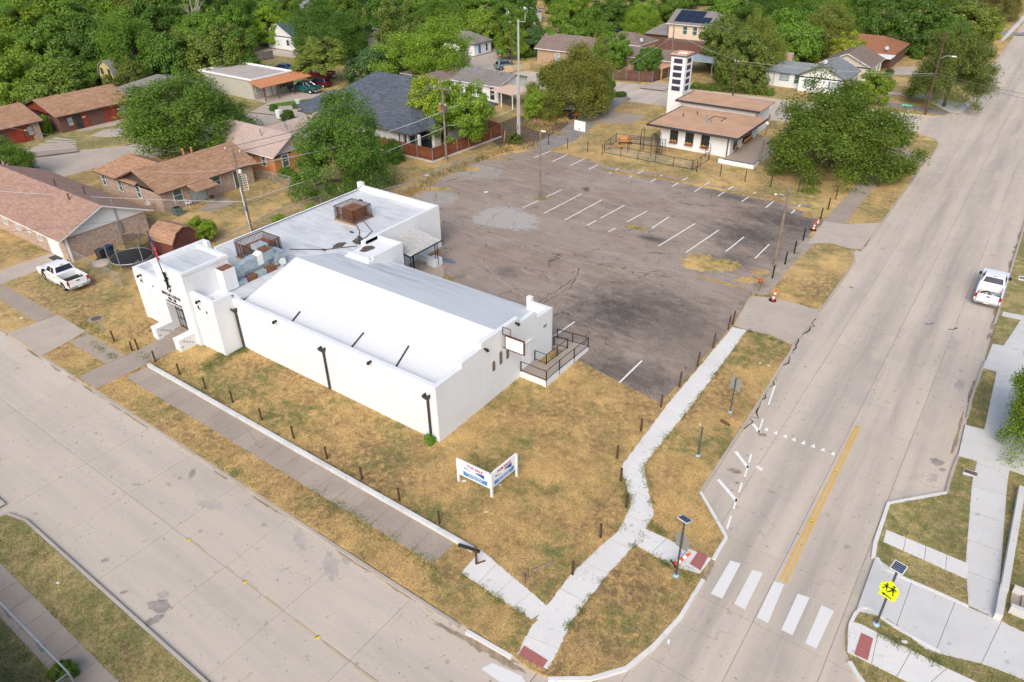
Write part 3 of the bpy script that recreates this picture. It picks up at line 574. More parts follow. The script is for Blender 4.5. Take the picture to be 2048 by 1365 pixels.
for (a, b) in (((-.25,-.1),(0,.42)),((.25,-.1),(0,.42)),((-.28,.1),(0,-.25)),((.28,.1),(0,-.25))):
    v = Vector((b[0]-a[0],0,b[1]-a[1])); n_ = Vector((-v.z,0,v.x)).normalized()*.03
    A = Vector((-50.15+a[0],24.13,4.3+a[1])); em.ext([A-n_,A+v-n_,A+v+n_,A+n_], (0,-.03,0))
wp(em, 'square_and_compass_emblem', BLACK, L)
for x, z, pts in ((-54.75,3.62,((-.3,-.15),(0,.2),(.3,-.15),(.2,-.18),(0,.05),(-.2,-.18))),(-53.1,3.6,((-.08,-.1),(.02,.15),(.08,-.1))),(-47.0,3.62,((-.06,.25),(.06,.25),(.06,-.1),(.3,-.1),(.3,-.2),(-.06,-.2))),(-46.0,3.5,((0,.2),(.14,.02),(.08,-.2),(-.1,-.16),(-.14,.04)))):
    wp(MB().ext([(x+a*.7,24.36,z+b*.7) for a, b in pts], (0,-.03,0)), 'wall_symbol', BLACK, L)
def wall_lamp(x, y, z, dx=0, dy=-1):
    b = MB().cbox((x+dx*.05,y+dy*.05,z), (.13,.1,.13)).tube([(x+dx*.08,y+dy*.08,z),(x+dx*.24,y+dy*.24,z+.06)], .025, 6); o = wp(b, 'flood_lamp', BLACK, L)
    wsub(MB().fr((x+dx*.27-.09,y+dy*.27-.09,x+dx*.27+.09,y+dy*.27+.09), z-.1, (x+dx*.24-.06,y+dy*.24-.06,x+dx*.24+.06,y+dy*.24+.06), z+.08), 'lamp_head', BLACK, o)
for q in ((-54.5,24.36,4.2),(-46.6,24.36,4.3),(-39.9,26,4.02),(-30.4,26,4.15)): wall_lamp(*q)
wall_lamp(-24.9,30.9,4.5,1,0); wall_lamp(-24.9,34.4,4.75,1,0)
for x in (-44.78,-35.05,-25.55):
    o = wp(MB().box(x-.06,25.84,.1,x+.06,25.97,3.2), 'downspout', CHAR, L)
    wsub(MB().fr((x-.09,25.78,x+.09,25.97), 3.2, (x-.2,25.62,x+.2,25.97), 3.42).box(x-.2,25.62,3.421,x-.16,25.97,3.6).box(x+.16,25.62,3.421,x+.2,25.97,3.6).box(x-.16,25.62,3.421,x+.16,25.66,3.6), 'leader_head', CHAR, o)
# east end: slit windows, door, projecting sign frame
for y, h, zc in ((31.85,.75,2.62),(32.66,1.0,2.85),(33.45,.75,2.75)):
    o = wp(MB().ext([(-24.9,y-.15,zc-h/2),(-24.9,y+.15,zc-h/2),(-24.9,y+.15,zc+h/2-.1),(-24.9,y,zc+h/2+.06),(-24.9,y-.15,zc+h/2-.1)], (.02,0,0)), 'slit_window', IRON, L)
    wsub(MB().box(-24.88,y-.05,zc-h/2,-24.865,y-.025,zc+h/2).box(-24.88,y+.06,zc-h/2,-24.865,y+.085,zc+h/2), 'window_bar', GREYM, o)
o = wp(MB().box(-24.9,35.25,.5,-24.86,36.25,2.45), 'side_door', WHITE, L); wsub(MB().box(-24.9,35.15,2.451,-24.78,36.35,2.55), 'door_canopy', STUC, o)
wp(MB().box(-24.898,37.9,2.6,-24.87,38.3,2.8), 'plaque', GREYM, L)
sgn = wp(MB().box(-24.6,32.86,3.62,-23.15,32.94,4.58), 'projecting_sign', WHITE, L)
wsub(MB().box(-24.66,32.83,4.581,-23.09,32.97,4.64).box(-24.66,32.83,3.56,-23.09,32.97,3.619).box(-24.66,32.83,3.62,-24.601,32.97,4.58).box(-23.149,32.83,3.62,-23.09,32.97,4.58).box(-24.9,32.87,4.6,-24.661,32.93,4.63).box(-24.9,32.87,3.58,-24.661,32.93,3.61).box(-24.89,32.88,4.645,-24.85,32.92,5.2).box(-24.85,32.88,5.17,-24.2,32.92,5.21).box(-24.24,32.88,4.645,-24.2,32.92,5.169), 'sign_frame', IRON, sgn)
# access ramp with railings
def slope(p4, zt, m, zb=0): return MB().add([(p4[i][0],p4[i][1],zb) for i in range(4)]+[(p4[i][0],p4[i][1],zt[i]) for i in range(4)], [(0,3,2,1),(4,5,6,7),(0,1,5,4),(1,2,6,5),(2,3,7,6),(3,0,4,7)])
rp = wp(slope([(-24.88,34.85),(-22.6,34.85),(-22.6,36.6),(-24.88,36.6)], [.5]*4, 0), 'ramp_landing', STUC, L); wsub(MB().poly([(-24.86,34.9,.506),(-22.65,34.9,.506),(-22.65,36.6,.506),(-24.86,36.6,.506)]), 'walking_surface', WALK_OLD, rp)
rp = wp(slope([(-23.8,36.602),(-22.6,36.602),(-22.6,40.7),(-23.8,40.7)], [.5,.5,.3,.3], 0), 'ramp_flight', STUC, L); wsub(MB().poly([(-23.78,36.6,.507),(-22.65,36.6,.507),(-22.65,40.66,.309),(-23.78,40.66,.309)]), 'walking_surface', WALK_OLD, rp)
rp = wp(slope([(-26.5,39.5),(-23.802,39.5),(-23.802,40.7),(-26.5,40.7)], [.03,.3,.3,.03], 0), 'ramp_flight', WALK_OLD, L)
EXC.append([(-24.9,34.8),(-22.55,34.8),(-22.55,40.75),(-26.5,40.75),(-26.5,39.5),(-23.8,39.5),(-23.8,36.6),(-24.9,36.6)])
def rail(name, pts, h, m, root, n_posts, r=.03, mid=True, sub=None):
    b = MB()
    b.tube([(p[0],p[1],p[2]+h) for p in pts], r, 5); 
    if mid: b.tube([(p[0],p[1],p[2]+.12) for p in pts], r*.8, 5)
    for i in range(len(pts)-1):
        a, c = Vector(pts[i]), Vector(pts[i+1]); k = n_posts[i]
        for j in range(k+1 if i == len(pts)-2 else k):
            p = a+(c-a)*(j/k); b.box(p.x-r,p.y-r,p.z-.45 if p.z > .4 else p.z,p.x+r,p.y+r,p.z+h)
    return wp(b, name, m, root)
rail('railing', [(-24.8,34.88,.5),(-22.62,34.88,.5),(-22.62,36.6,.5),(-22.62,40.65,.3),(-25.4,40.65,.12)], .85, BLACK, L, [1,1,2,2])
rail('railing', [(-24.8,36.65,.5),(-23.78,36.65,.5),(-23.78,39.55,.36),(-25.0,39.55,.2)], .85, BLACK, L, [1,2,1])
# rear porch with corrugated awning
aw = MB(); ag = MB()
for i in range(18):
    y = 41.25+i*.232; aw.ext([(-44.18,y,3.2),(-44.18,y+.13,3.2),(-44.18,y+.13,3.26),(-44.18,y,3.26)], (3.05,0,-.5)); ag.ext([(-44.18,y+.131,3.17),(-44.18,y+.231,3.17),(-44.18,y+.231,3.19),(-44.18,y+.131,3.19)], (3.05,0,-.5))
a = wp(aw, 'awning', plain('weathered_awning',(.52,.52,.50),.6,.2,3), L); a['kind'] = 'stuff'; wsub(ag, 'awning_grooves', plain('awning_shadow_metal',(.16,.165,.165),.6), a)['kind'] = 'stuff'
wsub(MB().box(-41.2,41.2,2.6,-41.1,45.5,2.7).ext([(-44.18,41.15,3.1),(-44.18,41.2,3.1),(-44.18,41.2,3.22),(-44.18,41.15,3.22)], (3.05,0,-.5)), 'awning_beam', BLACK, a)
for x, y in ((-41.9,45.3),(-41.6,45.3),(-42.0,42.1),(-41.7,42.1),(-41.4,41.9)): wp(MB().box(x-.03,y-.03,.1,x+.03,y+.03,2.63), 'awning_post', BLACK, L)
wp(MB().box(-44.18,45.2,0,-42.6,45.6,.62), 'porch_wall', STUC, L); wp(MB().box(-42.59,44.8,0,-41.6,45.9,.7), 'porch_pier', STUC, L); wp(MB().box(-42.6,42.0,0,-41.4,42.6,.7), 'porch_pier', STUC, L)
wp(MB().box(-44.195,42.3,.06,-44.15,43.5,2.2), 'rear_door', CHAR, L)
pts = [(-44.1,41.0),(-42,41.0)]+[(-41.5+1.9*math.sin(t*.5),41.0+4.4*(t/6)) for t in range(1,6)]+[(-41.6,45.7),(-44.1,45.7)]
wp(MB().poly([(x,y,.024) for x, y in pts]), 'porch_floor', DRIVE, L, recalc=False)
o = wp(MB().poly([(-41.4+math.cos(t/10*math.tau)*.8,46.7+math.sin(t/10*math.tau)*.35,.024) for t in range(10)]), 'blue_patch', PUDDLE, L, recalc=False)
# flag on a slanting pole
FL = thing('flag', 'furled stars and stripes flag on a slanting dark pole over the lodge entrance', 'flag', (-50.1,24.1,4.6))
p0, p1 = Vector((-50.05,24.05,4.6)), Vector((-48.9,23.2,9.75))
FLAG_W = plain('flag_white', (.75,.72,.72), .8); FLAG_R = plain('flag_red', (.45,.035,.06), .8); FLAG_B = plain('flag_blue', (.03,.045,.20), .8)
wp(MB().tube([p0, p1], [.045,.03], 6), 'pole', BLACK, FL)
br = MB()
for k, (a, b) in enumerate(((.0,.35),(.25,-.3),(.5,.3),(.75,-.25))): q = p0+Vector((.02,0,.1+k*.32)); br.box(q.x-.06,q.y-.06,q.z-.16,q.x+.06,q.y+.06,q.z+.16).box(min(q.x,q.x+b),q.y-.04,q.z-.03,max(q.x,q.x+b),q.y+.04,q.z+.07)
wp(br, 'bracket', BLACK, FL)
fb = MB()
for i in range(9):
    t0, t1 = .55+.045*i, .55+.045*(i+1); a, b = p0+(p1-p0)*t0, p0+(p1-p0)*t1; wd = .34+.05*math.sin(i*1.3)
    for j in range(3):
        u0, u1 = wd*j/3, wd*(j+1)/3; zz = .06*((i+j)%2); mi = 2 if i > 5 else (i+j)%2
        fb.add([(a.x+.05+u0,a.y-zz,a.z-u0*.9),(a.x+.05+u1,a.y-.06+zz,a.z-u1*.9),(b.x+.05+u1,b.y-.06+zz,b.z-u1*.9),(b.x+.05+u0,b.y-zz,b.z-u0*.9)], [(0,1,2,3)], mi)
wp(fb, 'cloth', [FLAG_W, FLAG_R, FLAG_B], FL, recalc=False)
# roof plant
def cage(label, x0, y0, x1, y1, z0, z1, unit, top):
    r = thing('caged_air_unit', label, 'air conditioner', ((x0+x1)/2,(y0+y1)/2,z0), group='caged air units on the lodge roof')
    for (ax, ay, bx, by) in ((x0,y0,x1,y0),(x1,y0,x1,y1),(x1,y1,x0,y1),(x0,y1,x0,y0)):
        b = MB(); Ln = math.hypot(bx-ax, by-ay); n = int(Ln/.14)
        for i in range(n+1): x, y = ax+(bx-ax)*i/n, ay+(by-ay)*i/n; b.box(x-.02,y-.02,z0,x+.02,y+.02,z1)
        for z in (z0+.15, z1-.06): b.box(min(ax,bx)-.025,min(ay,by)-.025,z,max(ax,bx)+.025,max(ay,by)+.025,z+.05)
        wp(b, 'bar_panel', IRON, r)
    u = wp(MB().box(*unit), 'housing', RUST if top else GREYM, r, bevel=.03); wsub(MB().box(unit[0]-.05,unit[1]-.05,unit[5],unit[3]+.05,unit[4]+.05,unit[5]+.05), 'housing_lid', RUST, u)
    for ya, yb in ((y0-.12,y0-.03),(y1+.03,y1+.12)): wp(MB().box(x0-.1,ya,z0-.05,x1+.1,yb,z0+.09), 'skid', plain('raw_timber', (.34,.21,.11), .9), r)
cage('rusty barred cage round a rusty air unit, far end of the flat roof', -50.9,41.7,-48.4,44.0,3.8,5.15,(-50.4,42.1,3.85,-48.9,43.6,4.85), True)
cage('open-topped barred cage round an air unit beside the grey ducts', -51.6,31.3,-49.25,34.1,3.8,5.2,(-51.2,31.8,3.85,-49.7,33.8,4.7), False)
ch = thing('roof_plenum', 'white rendered plenum box with rusty lid behind the lodge front block', 'roof box', (-47.2,27.5,3.75)); wp(MB().box(-47.77,26.85,3.83,-46.85,27.95,5.6), 'shaft', STUC, ch); wp(MB().box(-47.73,26.9,5.601,-46.9,27.9,5.63), 'lid', RUST, ch)
du = thing('roof_duct', 'patched grey-blue sheet metal duct run along the lodge roof', 'duct', (-47.8,30,3.75))
for i, (y0, y1, za, zb, mm) in enumerate(((27.97,29.0,4.2,4.45,GALV),(29.01,30.4,4.45,4.6,GALV),(30.41,30.95,4.5,4.75,WHITE),(30.96,32.0,4.6,4.75,GALV))):
    wp(slope([(-48.15,y0),(-47.45,y0),(-47.45,y1),(-48.15,y1)], [za+.75,za+.75,zb+.75,zb+.75], 0, za), 'duct_section', mm, du)
wp(MB().box(-48.2,30.97,5.52,-47.4,31.9,5.55), 'rusty_cover', RUST, du); wp(MB().box(-48.6,32.02,3.9,-47.35,33.0,4.9), 'intake_box', GALV, du); wp(MB().box(-49.2,31.2,5.2,-48.25,32.2,5.6), 'elbow', GALV, du)
for i in range(4): wp(MB().box(-47.5,28.0+i*.95,3.76,-47.0,28.85+i*.95,4.15), 'curb_block', GALV if i % 2 == 0 else RUST, du)
def dish(label, loc, rz, size=.4, mast=.5, up=(0,0,1)):
    t_ = thing('satellite_dish', label, 'satellite dish', loc, rz, 'satellite dishes on roofs')
    MB().tube([(0,0,0),(0,0,mast)], .03, 6).build('mast', GREYM, t_)
    d_ = MB().lathe([(.02,.0),(size*.6,.05),(size,.14),(size*.97,.16),(size*.55,.08),(.02,.03)], (0,0,0), 14).build('reflector', plain('dish_grey',(.42,.44,.46),.5), t_, smooth=True); d_.rotation_euler = (R(62),0,0); d_.location = (0,-.05,mast+.1)
    MB().tube([(0,-.05,mast-.1),(0,-.5,mast+.1)], .015, 5).build('arm', GREYM, t_); return t_
dish('white dish beside the duct intake on the lodge roof', (-46.9,32.4,3.75), R(35), .30, .4)
for nm, pts in (('roof_cable', [(-44.8,38.6,3.8),(-46.5,36.6,3.8),(-49.2,34.8,3.8)]),('roof_cable', [(-44.9,38.9,3.8),(-47.0,41.0,3.8),(-48.4,41.9,3.8)]),('roof_cable', [(-45.0,39.0,3.8),(-46.0,41.6,3.8),(-48.3,42.8,3.8)]),('roof_pipe', [(-54.42,33,3.99),(-54.42,47.9,3.99),(-54.2,48.3,4.4)])):
    wp(MB().tube(pts, .035, 5), nm, CHAR, L)
for x, y in ((-46.6,36.4),(-46.0,40.0),(-47.4,40.4),(-52.0,44.0),(-52.5,46.5)): wp(MB().box(x-.2,y-.07,3.76,x+.2,y+.07,3.86), 'pipe_block', CHAR, L)
for q in (((-45.3,24.3),(-24.8,24.3)),): pass
EXC += [[(-55.9,24.2),(-44.7,24.2),(-44.7,25.9),(-24.8,25.9),(-24.8,39.2),(-44,39.2),(-44,49),(-55,49),(-55,31.2),(-55.9,31.2)], [(-52.1,22.7),(-48.2,22.7),(-48.2,24.3),(-52.1,24.3)]]
# low white retaining wall along the frontage walk
rw = wp(MB().box(-48.5,20.06,0,-17.6,20.34,.30), 'low_wall', mat_stucco('weathered_wall_paint', (.68,.695,.70), (.42,.41,.39), .8), None) if 0 else MB().box(-48.5,20.06,0,-17.6,20.28,.27).build('low_wall', mat_stucco('weathered_wall_paint', (.60,.615,.62), (.33,.32,.30), 1.0))
tag(rw, 'long low white retaining wall between the lodge lawn and the frontage walk', 'wall'); EXC.append([(-48.5,20.0),(-17.6,20.0),(-17.6,20.4),(-48.5,20.4)])
# ------------------------------------------------------------------ houses
def mat_shingle(name, c, c2, rows=3.2):
    if name in MATS: return MATS[name]
    m, t, bs = nodes(name); bs.inputs['Roughness'].default_value = .9; bs.inputs['Specular IOR Level'].default_value = .15
    g = N(t, 'ShaderNodeSeparateXYZ'); t.links.new(N(t, 'ShaderNodeNewGeometry').outputs['Position'], g.inputs[0])
    p = pos(t, (.9,.9,9)); a = noise(t, p, 1.3, 4, .6); q = pos(t); b = noise(t, q, .5, 4, .6); f = noise(t, q, 6, 4, .65)
    w_ = N(t, 'ShaderNodeMath', operation='FRACT'); t.links.new(math2(t, 'MULTIPLY', g.outputs['Z'], rows*4), w_.inputs[0])
    k = mixc(t, mr(t, a, .40, .60), c, c2); k = mixc(t, mr(t, b, .45, .75, 0, .35), k, tuple(x*.7 for x in c)); k = mixc(t, mr(t, f, .3, .72, 0, .45), k, tuple(x*.5 for x in c))
    k = mixc(t, mr(t, w_.outputs[0], .82, .95, 0, .45), k, tuple(x*.4 for x in c))
    t.links.new(k, bs.inputs['Base Color']); bump(t, bs, f, .4, .03); MATS[name] = m; return m
def mat_brick(name, c1, c2, mortar, sc_=1.0):
    if name in MATS: return MATS[name]
    m, t, bs = nodes(name); bs.inputs['Roughness'].default_value = .9
    g = N(t, 'ShaderNodeSeparateXYZ'); t.links.new(N(t, 'ShaderNodeNewGeometry').outputs['Position'], g.inputs[0])
    cb = N(t, 'ShaderNodeCombineXYZ'); t.links.new(math2(t, 'ADD', g.outputs['X'], g.outputs['Y']), cb.inputs[0]); t.links.new(g.outputs['Z'], cb.inputs[1])
    br = N(t, 'ShaderNodeTexBrick'); t.links.new(cb.outputs[0], br.inputs['Vector']); br.inputs['Scale'].default_value = 1.0; br.inputs['Brick Width'].default_value = .42*sc_; br.inputs['Row Height'].default_value = .15*sc_; br.inputs['Mortar Size'].default_value = .012*sc_
    n1 = noise(t, pos(t, (1,1,2.2)), 2.6, 4, .7); n2 = noise(t, pos(t, (1,1,3)), 7, 2, .6)
    k = mixc(t, mr(t, n1, .38, .62), c1, c2); k = mixc(t, mr(t, n2, .5, .7, 0, .7), k, tuple(x*.35 for x in c1))
    k2 = mixc(t, mr(t, br.outputs['Fac'], 0, 1, 0, .7), k, mortar)
    t.links.new(k2, bs.inputs['Base Color']); bump(t, bs, br.outputs['Fac'], -.3, .01); MATS[name] = m; return m
def mat_siding(name, c, pitch=.16):
    if name in MATS: return MATS[name]
    m, t, bs = nodes(name); bs.inputs['Roughness'].default_value = .6
    g = N(t, 'ShaderNodeSeparateXYZ'); t.links.new(N(t, 'ShaderNodeNewGeometry').outputs['Position'], g.inputs[0])
    fr_ = N(t, 'ShaderNodeMath', operation='FRACT'); t.links.new(math2(t, 'MULTIPLY', g.outputs['Z'], 1/pitch), fr_.inputs[0]); n1 = noise(t, pos(t), .8, 4)
    k = mixc(t, mr(t, n1, .4, .75, 0, .3), c, tuple(x*.78 for x in c)); k = mixc(t, mr(t, fr_.outputs[0], .84, .97, 0, .5), k, tuple(x*.45 for x in c))
    t.links.new(k, bs.inputs['Base Color']); MATS[name] = m; return m
SH_TAN = mat_shingle('tan_shingles', (.33,.185,.112), (.47,.30,.195)); SH_PINK = mat_shingle('pinkish_shingles', (.345,.215,.165), (.455,.30,.24))
SH_PALE = mat_shingle('pale_pink_shingles', (.45,.345,.305), (.53,.42,.375)); SH_SLATE = mat_shingle('slate_grey_shingles', (.075,.090,.115), (.14,.16,.19))
SH_GREY = mat_shingle('grey_shingles', (.215,.20,.19), (.29,.27,.255)); SH_BROWN = mat_shingle('brown_shingles', (.215,.16,.14), (.28,.215,.185)); SH_RUSTY = mat_shingle('rust_shingles', (.30,.13,.075), (.38,.18,.105)); SH_BLUEG = mat_shingle('blue_grey_shingles', (.20,.225,.24), (.29,.315,.33)); SH_TEAL = mat_shingle('dark_teal_shingles', (.06,.10,.095), (.10,.15,.14))
BR_MIX = mat_brick('mottled_brick', (.34,.215,.165), (.50,.40,.33), (.42,.37,.32)); BR_TANM = mat_brick('buff_brick', (.44,.33,.23), (.52,.43,.32), (.5,.45,.38)); BR_ORANGE = plain('orange_render', (.50,.225,.095), .85, .12, 1.2); BR_RED = plain('red_painted_boards', (.27,.055,.03), .7, .2, 2); BR_DARK = mat_brick('dark_red_brick', (.13,.06,.045), (.18,.09,.07), (.15,.11,.10)); BR_TAN2 = mat_brick('tan_brick', (.40,.26,.17), (.46,.32,.22), (.45,.4,.34)); BR_WHITE = mat_brick('white_brick', (.66,.65,.63), (.72,.71,.69), (.5,.49,.48))
SID_W = mat_siding('white_siding', (.72,.74,.76)); SID_CREAM = mat_siding('cream_siding', (.70,.55,.41)); SID_YEL = mat_siding('yellow_siding', (.52,.45,.19)); SID_BEIGE = mat_siding('beige_siding', (.58,.545,.46)); SID_GREY = mat_siding('sage_siding', (.43,.42,.36)); SID_LAV = mat_siding('lavender_siding', (.62,.52,.60))
FASC = plain('dark_fascia', (.10,.07,.06), .7); FASC_W = plain('white_fascia', (.70,.71,.72), .6); TEAL = plain('teal_glass', (.06,.13,.13), .15, .2, 2, spec=.6); CURT = plain('curtained_glass', (.34,.40,.42), .2, .25, 3, spec=.5); BLUE_D = plain('blue_door', (.05,.20,.42), .5); SHUT = plain('blue_shutter', (.115,.20,.28), .6); RED_D = plain('red_door', (.32,.045,.03), .5); PINKW = plain('pinkish_wall', (.50,.32,.25), .8, .15, 2)
def window(root, cx, cy, z0, w_, h, side, frame=None, glass=None, rows=2, name='window'):
    frame = frame or FASC_W; glass = glass or GLASS
    dx, dy = {'S':(0,-1),'N':(0,1),'E':(1,0),'W':(-1,0)}[side]
    def bx(b, a0, a1, zz0, zz1, d0, d1):
        if dy: y0, y1 = sorted((cy+dy*d0, cy+dy*d1)); b.box(cx+a0, y0, zz0, cx+a1, y1, zz1)
        else: x0, x1 = sorted((cx+dx*d0, cx+dx*d1)); b.box(x0, cy+a0, zz0, x1, cy+a1, zz1)
    t_ = .07; b = MB()
    bx(b,-w_/2-t_,w_/2+t_,z0-t_,z0,.002,.07); bx(b,-w_/2-t_,w_/2+t_,z0+h,z0+h+t_,.002,.07); bx(b,-w_/2-t_,-w_/2,z0,z0+h,.002,.07); bx(b,w_/2,w_/2+t_,z0,z0+h,.002,.07)
    if rows > 1: bx(b,-w_/2,w_/2,z0+h/2-.025,z0+h/2+.025,.03,.06)
    o = b.build(name, frame, root); o.location = -root.location
    for k in range(rows):
        p = MB(); bx(p,-w_/2,w_/2,z0+h*k/rows+(.026 if k else 0),z0+h*(k+1)/rows-(.026 if k < rows-1 else 0),.004,.025); q = p.build('pane', glass, o)
    return o
def door(root, cx, cy, z0, w_, h, side, m, frame=None):
    dx, dy = {'S':(0,-1),'N':(0,1),'E':(1,0),'W':(-1,0)}[side]
    b = MB(); f = MB()
    if dy:
        s0, s1 = sorted((cy+dy*.003, cy+dy*.05)); f0, f1 = sorted((cy+dy*.002, cy+dy*.07)); b.box(cx-w_/2,s0,z0,cx+w_/2,s1,z0+h); f.box(cx-w_/2-.07,f0,z0,cx-w_/2-.001,f1,z0+h+.07).box(cx+w_/2+.001,f0,z0,cx+w_/2+.07,f1,z0+h+.07).box(cx-w_/2,f0,z0+h+.001,cx+w_/2,f1,z0+h+.07)
        k = MB().cbox((cx+w_*.38,cy+dy*.08,z0+h*.47),(.06,.06,.06))
    else:
        s0, s1 = sorted((cx+dx*.003, cx+dx*.05)); f0, f1 = sorted((cx+dx*.002, cx+dx*.07)); b.box(s0,cy-w_/2,z0,s1,cy+w_/2,z0+h); f.box(f0,cy-w_/2-.07,z0,f1,cy-w_/2-.001,z0+h+.07).box(f0,cy+w_/2+.001,z0,f1,cy+w_/2+.07,z0+h+.07).box(f0,cy-w_/2,z0+h+.001,f1,cy+w_/2,z0+h+.07)
        k = MB().cbox((cx+dx*.08,cy+w_*.38,z0+h*.47),(.06,.06,.06))
    o = b.build('door', m, root); o.location = -root.location; f.build('door_frame', frame or FASC_W, o); k.build('handle', GREYM, o); return o
def body(root, x0, y0, x1, y1, h, mw, z0=0.):
    t_ = .2
    for b in (MB().box(x0,y0,z0,x1,y0+t_,h), MB().box(x0,y1-t_,z0,x1,y1,h), MB().box(x0,y0+t_,z0,x0+t_,y1-t_,h), MB().box(x1-t_,y0+t_,z0,x1,y1-t_,h)): wp(b, 'wall', mw, root)
    EXC.append([(x0,y0),(x1,y0),(x1,y1),(x0,y1)])
def roof(root, x0, y0, x1, y1, ze, zr, ax, mr_, fascia, ov=.5, hip=(0,0), gab=None, wall=None, th=.14):
    # ax: ridge direction; hip = hip run at the low and high end of the ridge (0 = gable)
    X0, Y0, X1, Y1 = x0-ov, y0-ov, x1+ov, y1+ov; b = MB()
    if ax == 'x':
        ym = (y0+y1)/2; a, c = (X0+hip[0], ym, zr), (X1-hip[1], ym, zr); q = [(X0,Y0,ze),(X1,Y0,ze),(X1,Y1,ze),(X0,Y1,ze)]
    else:
        xm = (x0+x1)/2; a, c = (xm, Y0+hip[0], zr), (xm, Y1-hip[1], zr); q = [(X1,Y0,ze),(X1,Y1,ze),(X0,Y1,ze),(X0,Y0,ze)]
    V = [*q, a, c]; D = [(p[0],p[1],p[2]-th) for p in V]
    F = [(0,1,5,4),(2,3,4,5),(3,0,4),(1,2,5)]
    if not hip[0]: F.remove((3,0,4))
    if not hip[1]: F.remove((1,2,5))
    b.add(V, F); b.add(D, [tuple(reversed(f)) for f in F])
    rim = [(0,1),(2,3)]+([(3,0)] if hip[0] else [(3,4),(4,0)])+([(1,2)] if hip[1] else [(1,5),(5,2)])
    fb = MB()
    for i, j in rim: fb.add([V[i],V[j],D[j],D[i]], [(0,1,2,3)])
    o = wp(b, 'roof', mr_, root, recalc=False); f_ = fb.build('fascia', fascia, o, recalc=False)
    for k, hp in enumerate(hip):
        if not hp and wall is not None:
            ee = ov
            sl = (zr-ze)/((Y1-Y0)/2 if ax == 'x' else (X1-X0)/2); zb = ze+sl*ov-th-.01
            if ax == 'x':
                xx = x0 if k == 0 else x1-.2; tri = [(xx,y0,ze-.3),(xx,y1,ze-.3),(xx,y1,zb),(xx,(y0+y1)/2,zr-th-.02),(xx,y0,zb)]; wp(MB().ext(tri,(.2,0,0)), 'gable', gab or wall, root)
            else:
                yy = y0 if k == 0 else y1-.2; tri = [(x0,yy,ze-.3),(x1,yy,ze-.3),(x1,yy,zb),((x0+x1)/2,yy,zr-th-.02),(x0,yy,zb)]; wp(MB().ext(tri,(0,.2,0)), 'gable', gab or wall, root)
    return o
def vent(root, x, y, z, h=.5, r=.07, m=None):
    o = wp(MB().tube([(x,y,z-.3),(x,y,z+h)], r, 8), 'vent_pipe', m or FASC, root); MB().lathe([(r*1.6,z+h),(r*1.6,z+h+.08),(.01,z+h+.14)], (x,y,0), 8).build('vent_cap', m or FASC, o)
# --- brick house with white gable, beside the white pickup
H = thing('brick_house', 'brick house with white sided gable and brown roof beside the parked white pickup', 'house', (-80,30,0))
body(H,-93,26.0,-71.6,34.3,2.4,BR_MIX); roof(H,-93,26.0,-71.6,34.3,2.5,4.55,'x',SH_PINK,FASC_W,.65,(0,0),SID_W,BR_MIX)
for x, w_, h, z in ((-84.2,.75,1.2,1.0),(-81.4,.75,1.2,1.0),(-78.9,.6,.6,1.4),(-76.8,.75,1.2,1.0)): window(H,x,26.0,z,w_,h,'S',None,CURT)
door(H,-73.9,26.0,.05,2.2,2.1,'S',WHITE)
for x, y, z in ((-81.2,30.7,4.3),(-77.2,31.6,4.1),(-76.0,29.5,4.25)): vent(H,x,y,z,.55,.08)
wp(MB().box(-71.58,31.2,1.2,-71.45,31.6,2.2).tube([(-71.5,31.4,2.2),(-71.5,31.4,4.9)],.05,6), 'meter_box', GREYM, H); wp(MB().box(-71.58,26.1,0,-71.5,26.3,2.4), 'downspout', WHITE, H)
# --- brick ranch with tan roof behind it
H = thing('brick_house', 'brick ranch house with tan roof, patio and green air unit behind the lodge', 'house', (-80,44,0))
body(H,-83,38.3,-75.2,50.2,2.4,BR_MIX); roof(H,-83,38.3,-75.2,50.2,2.5,4.3,'y',SH_TAN,FASC,.55,(0,0),FASC,BR_MIX)
body(H,-88.2,38.35,-83.02,44.0,2.4,BR_MIX); roof(H,-88.2,38.35,-80.0,44.0,2.48,4.2,'x',SH_TAN,FASC,.5,(3,0))
wp(MB().ext([(-75.5,41.2,2.62),(-72.9,41.2,2.15),(-72.9,44.0,2.15),(-75.5,44.0,2.62)],(0,0,-.12)), 'porch_roof', SH_TAN, H)
for x in (-87.2,-83.6,-79.8): window(H,x,38.3,.9,.7,1.3,'S',None,TEAL)
window(H,-75.2,40.2,.9,1.0,1.3,'E',None,TEAL); window(H,-75.2,45.2,1.2,.9,1.0,'E',None,TEAL); window(H,-75.2,42.6,.1,1.9,2.0,'E',GREYM,CURT,1,'sliding_door'); door(H,-75.2,48.0,.1,.95,2.0,'E',TEAL)
for x, y, z in ((-79.5,44.5,4.2),(-79.2,45.4,4.2)): vent(H,x,y,z,.6,.1,plain('orange_vent',(.5,.22,.1),.7))
# --- orange house with pale roof
H = thing('orange_house', 'orange walled house with pale pink roof and lavender gable behind the dark tree', 'house', (-81,57,0))
body(H,-87.4,53.3,-74.9,59.2,2.4,BR_ORANGE); roof(H,-87.4,53.3,-74.9,59.2,2.5,4.6,'x',SH_PALE,FASC_W,.6,(0,0),SID_LAV,BR_ORANGE)
body(H,-84.5,59.22,-77,66,2.4,BR_ORANGE); roof(H,-84.5,57.0,-77,66,2.5,4.3,'y',SH_PALE,FASC_W,.5,(0,0),SID_LAV,BR_ORANGE)
for x in (-79.8,-77.0): window(H,x,53.3,.9,.75,1.3,'S',None,TEAL)
window(H,-74.9,54.9,.8,.9,1.4,'E',None,TEAL)
for x, y, z in ((-79.2,59.0,4.3),(-78.4,58.6,4.2),(-79.0,55.0,4.3)): vent(H,x,y,z,.35,.08,GREYM)
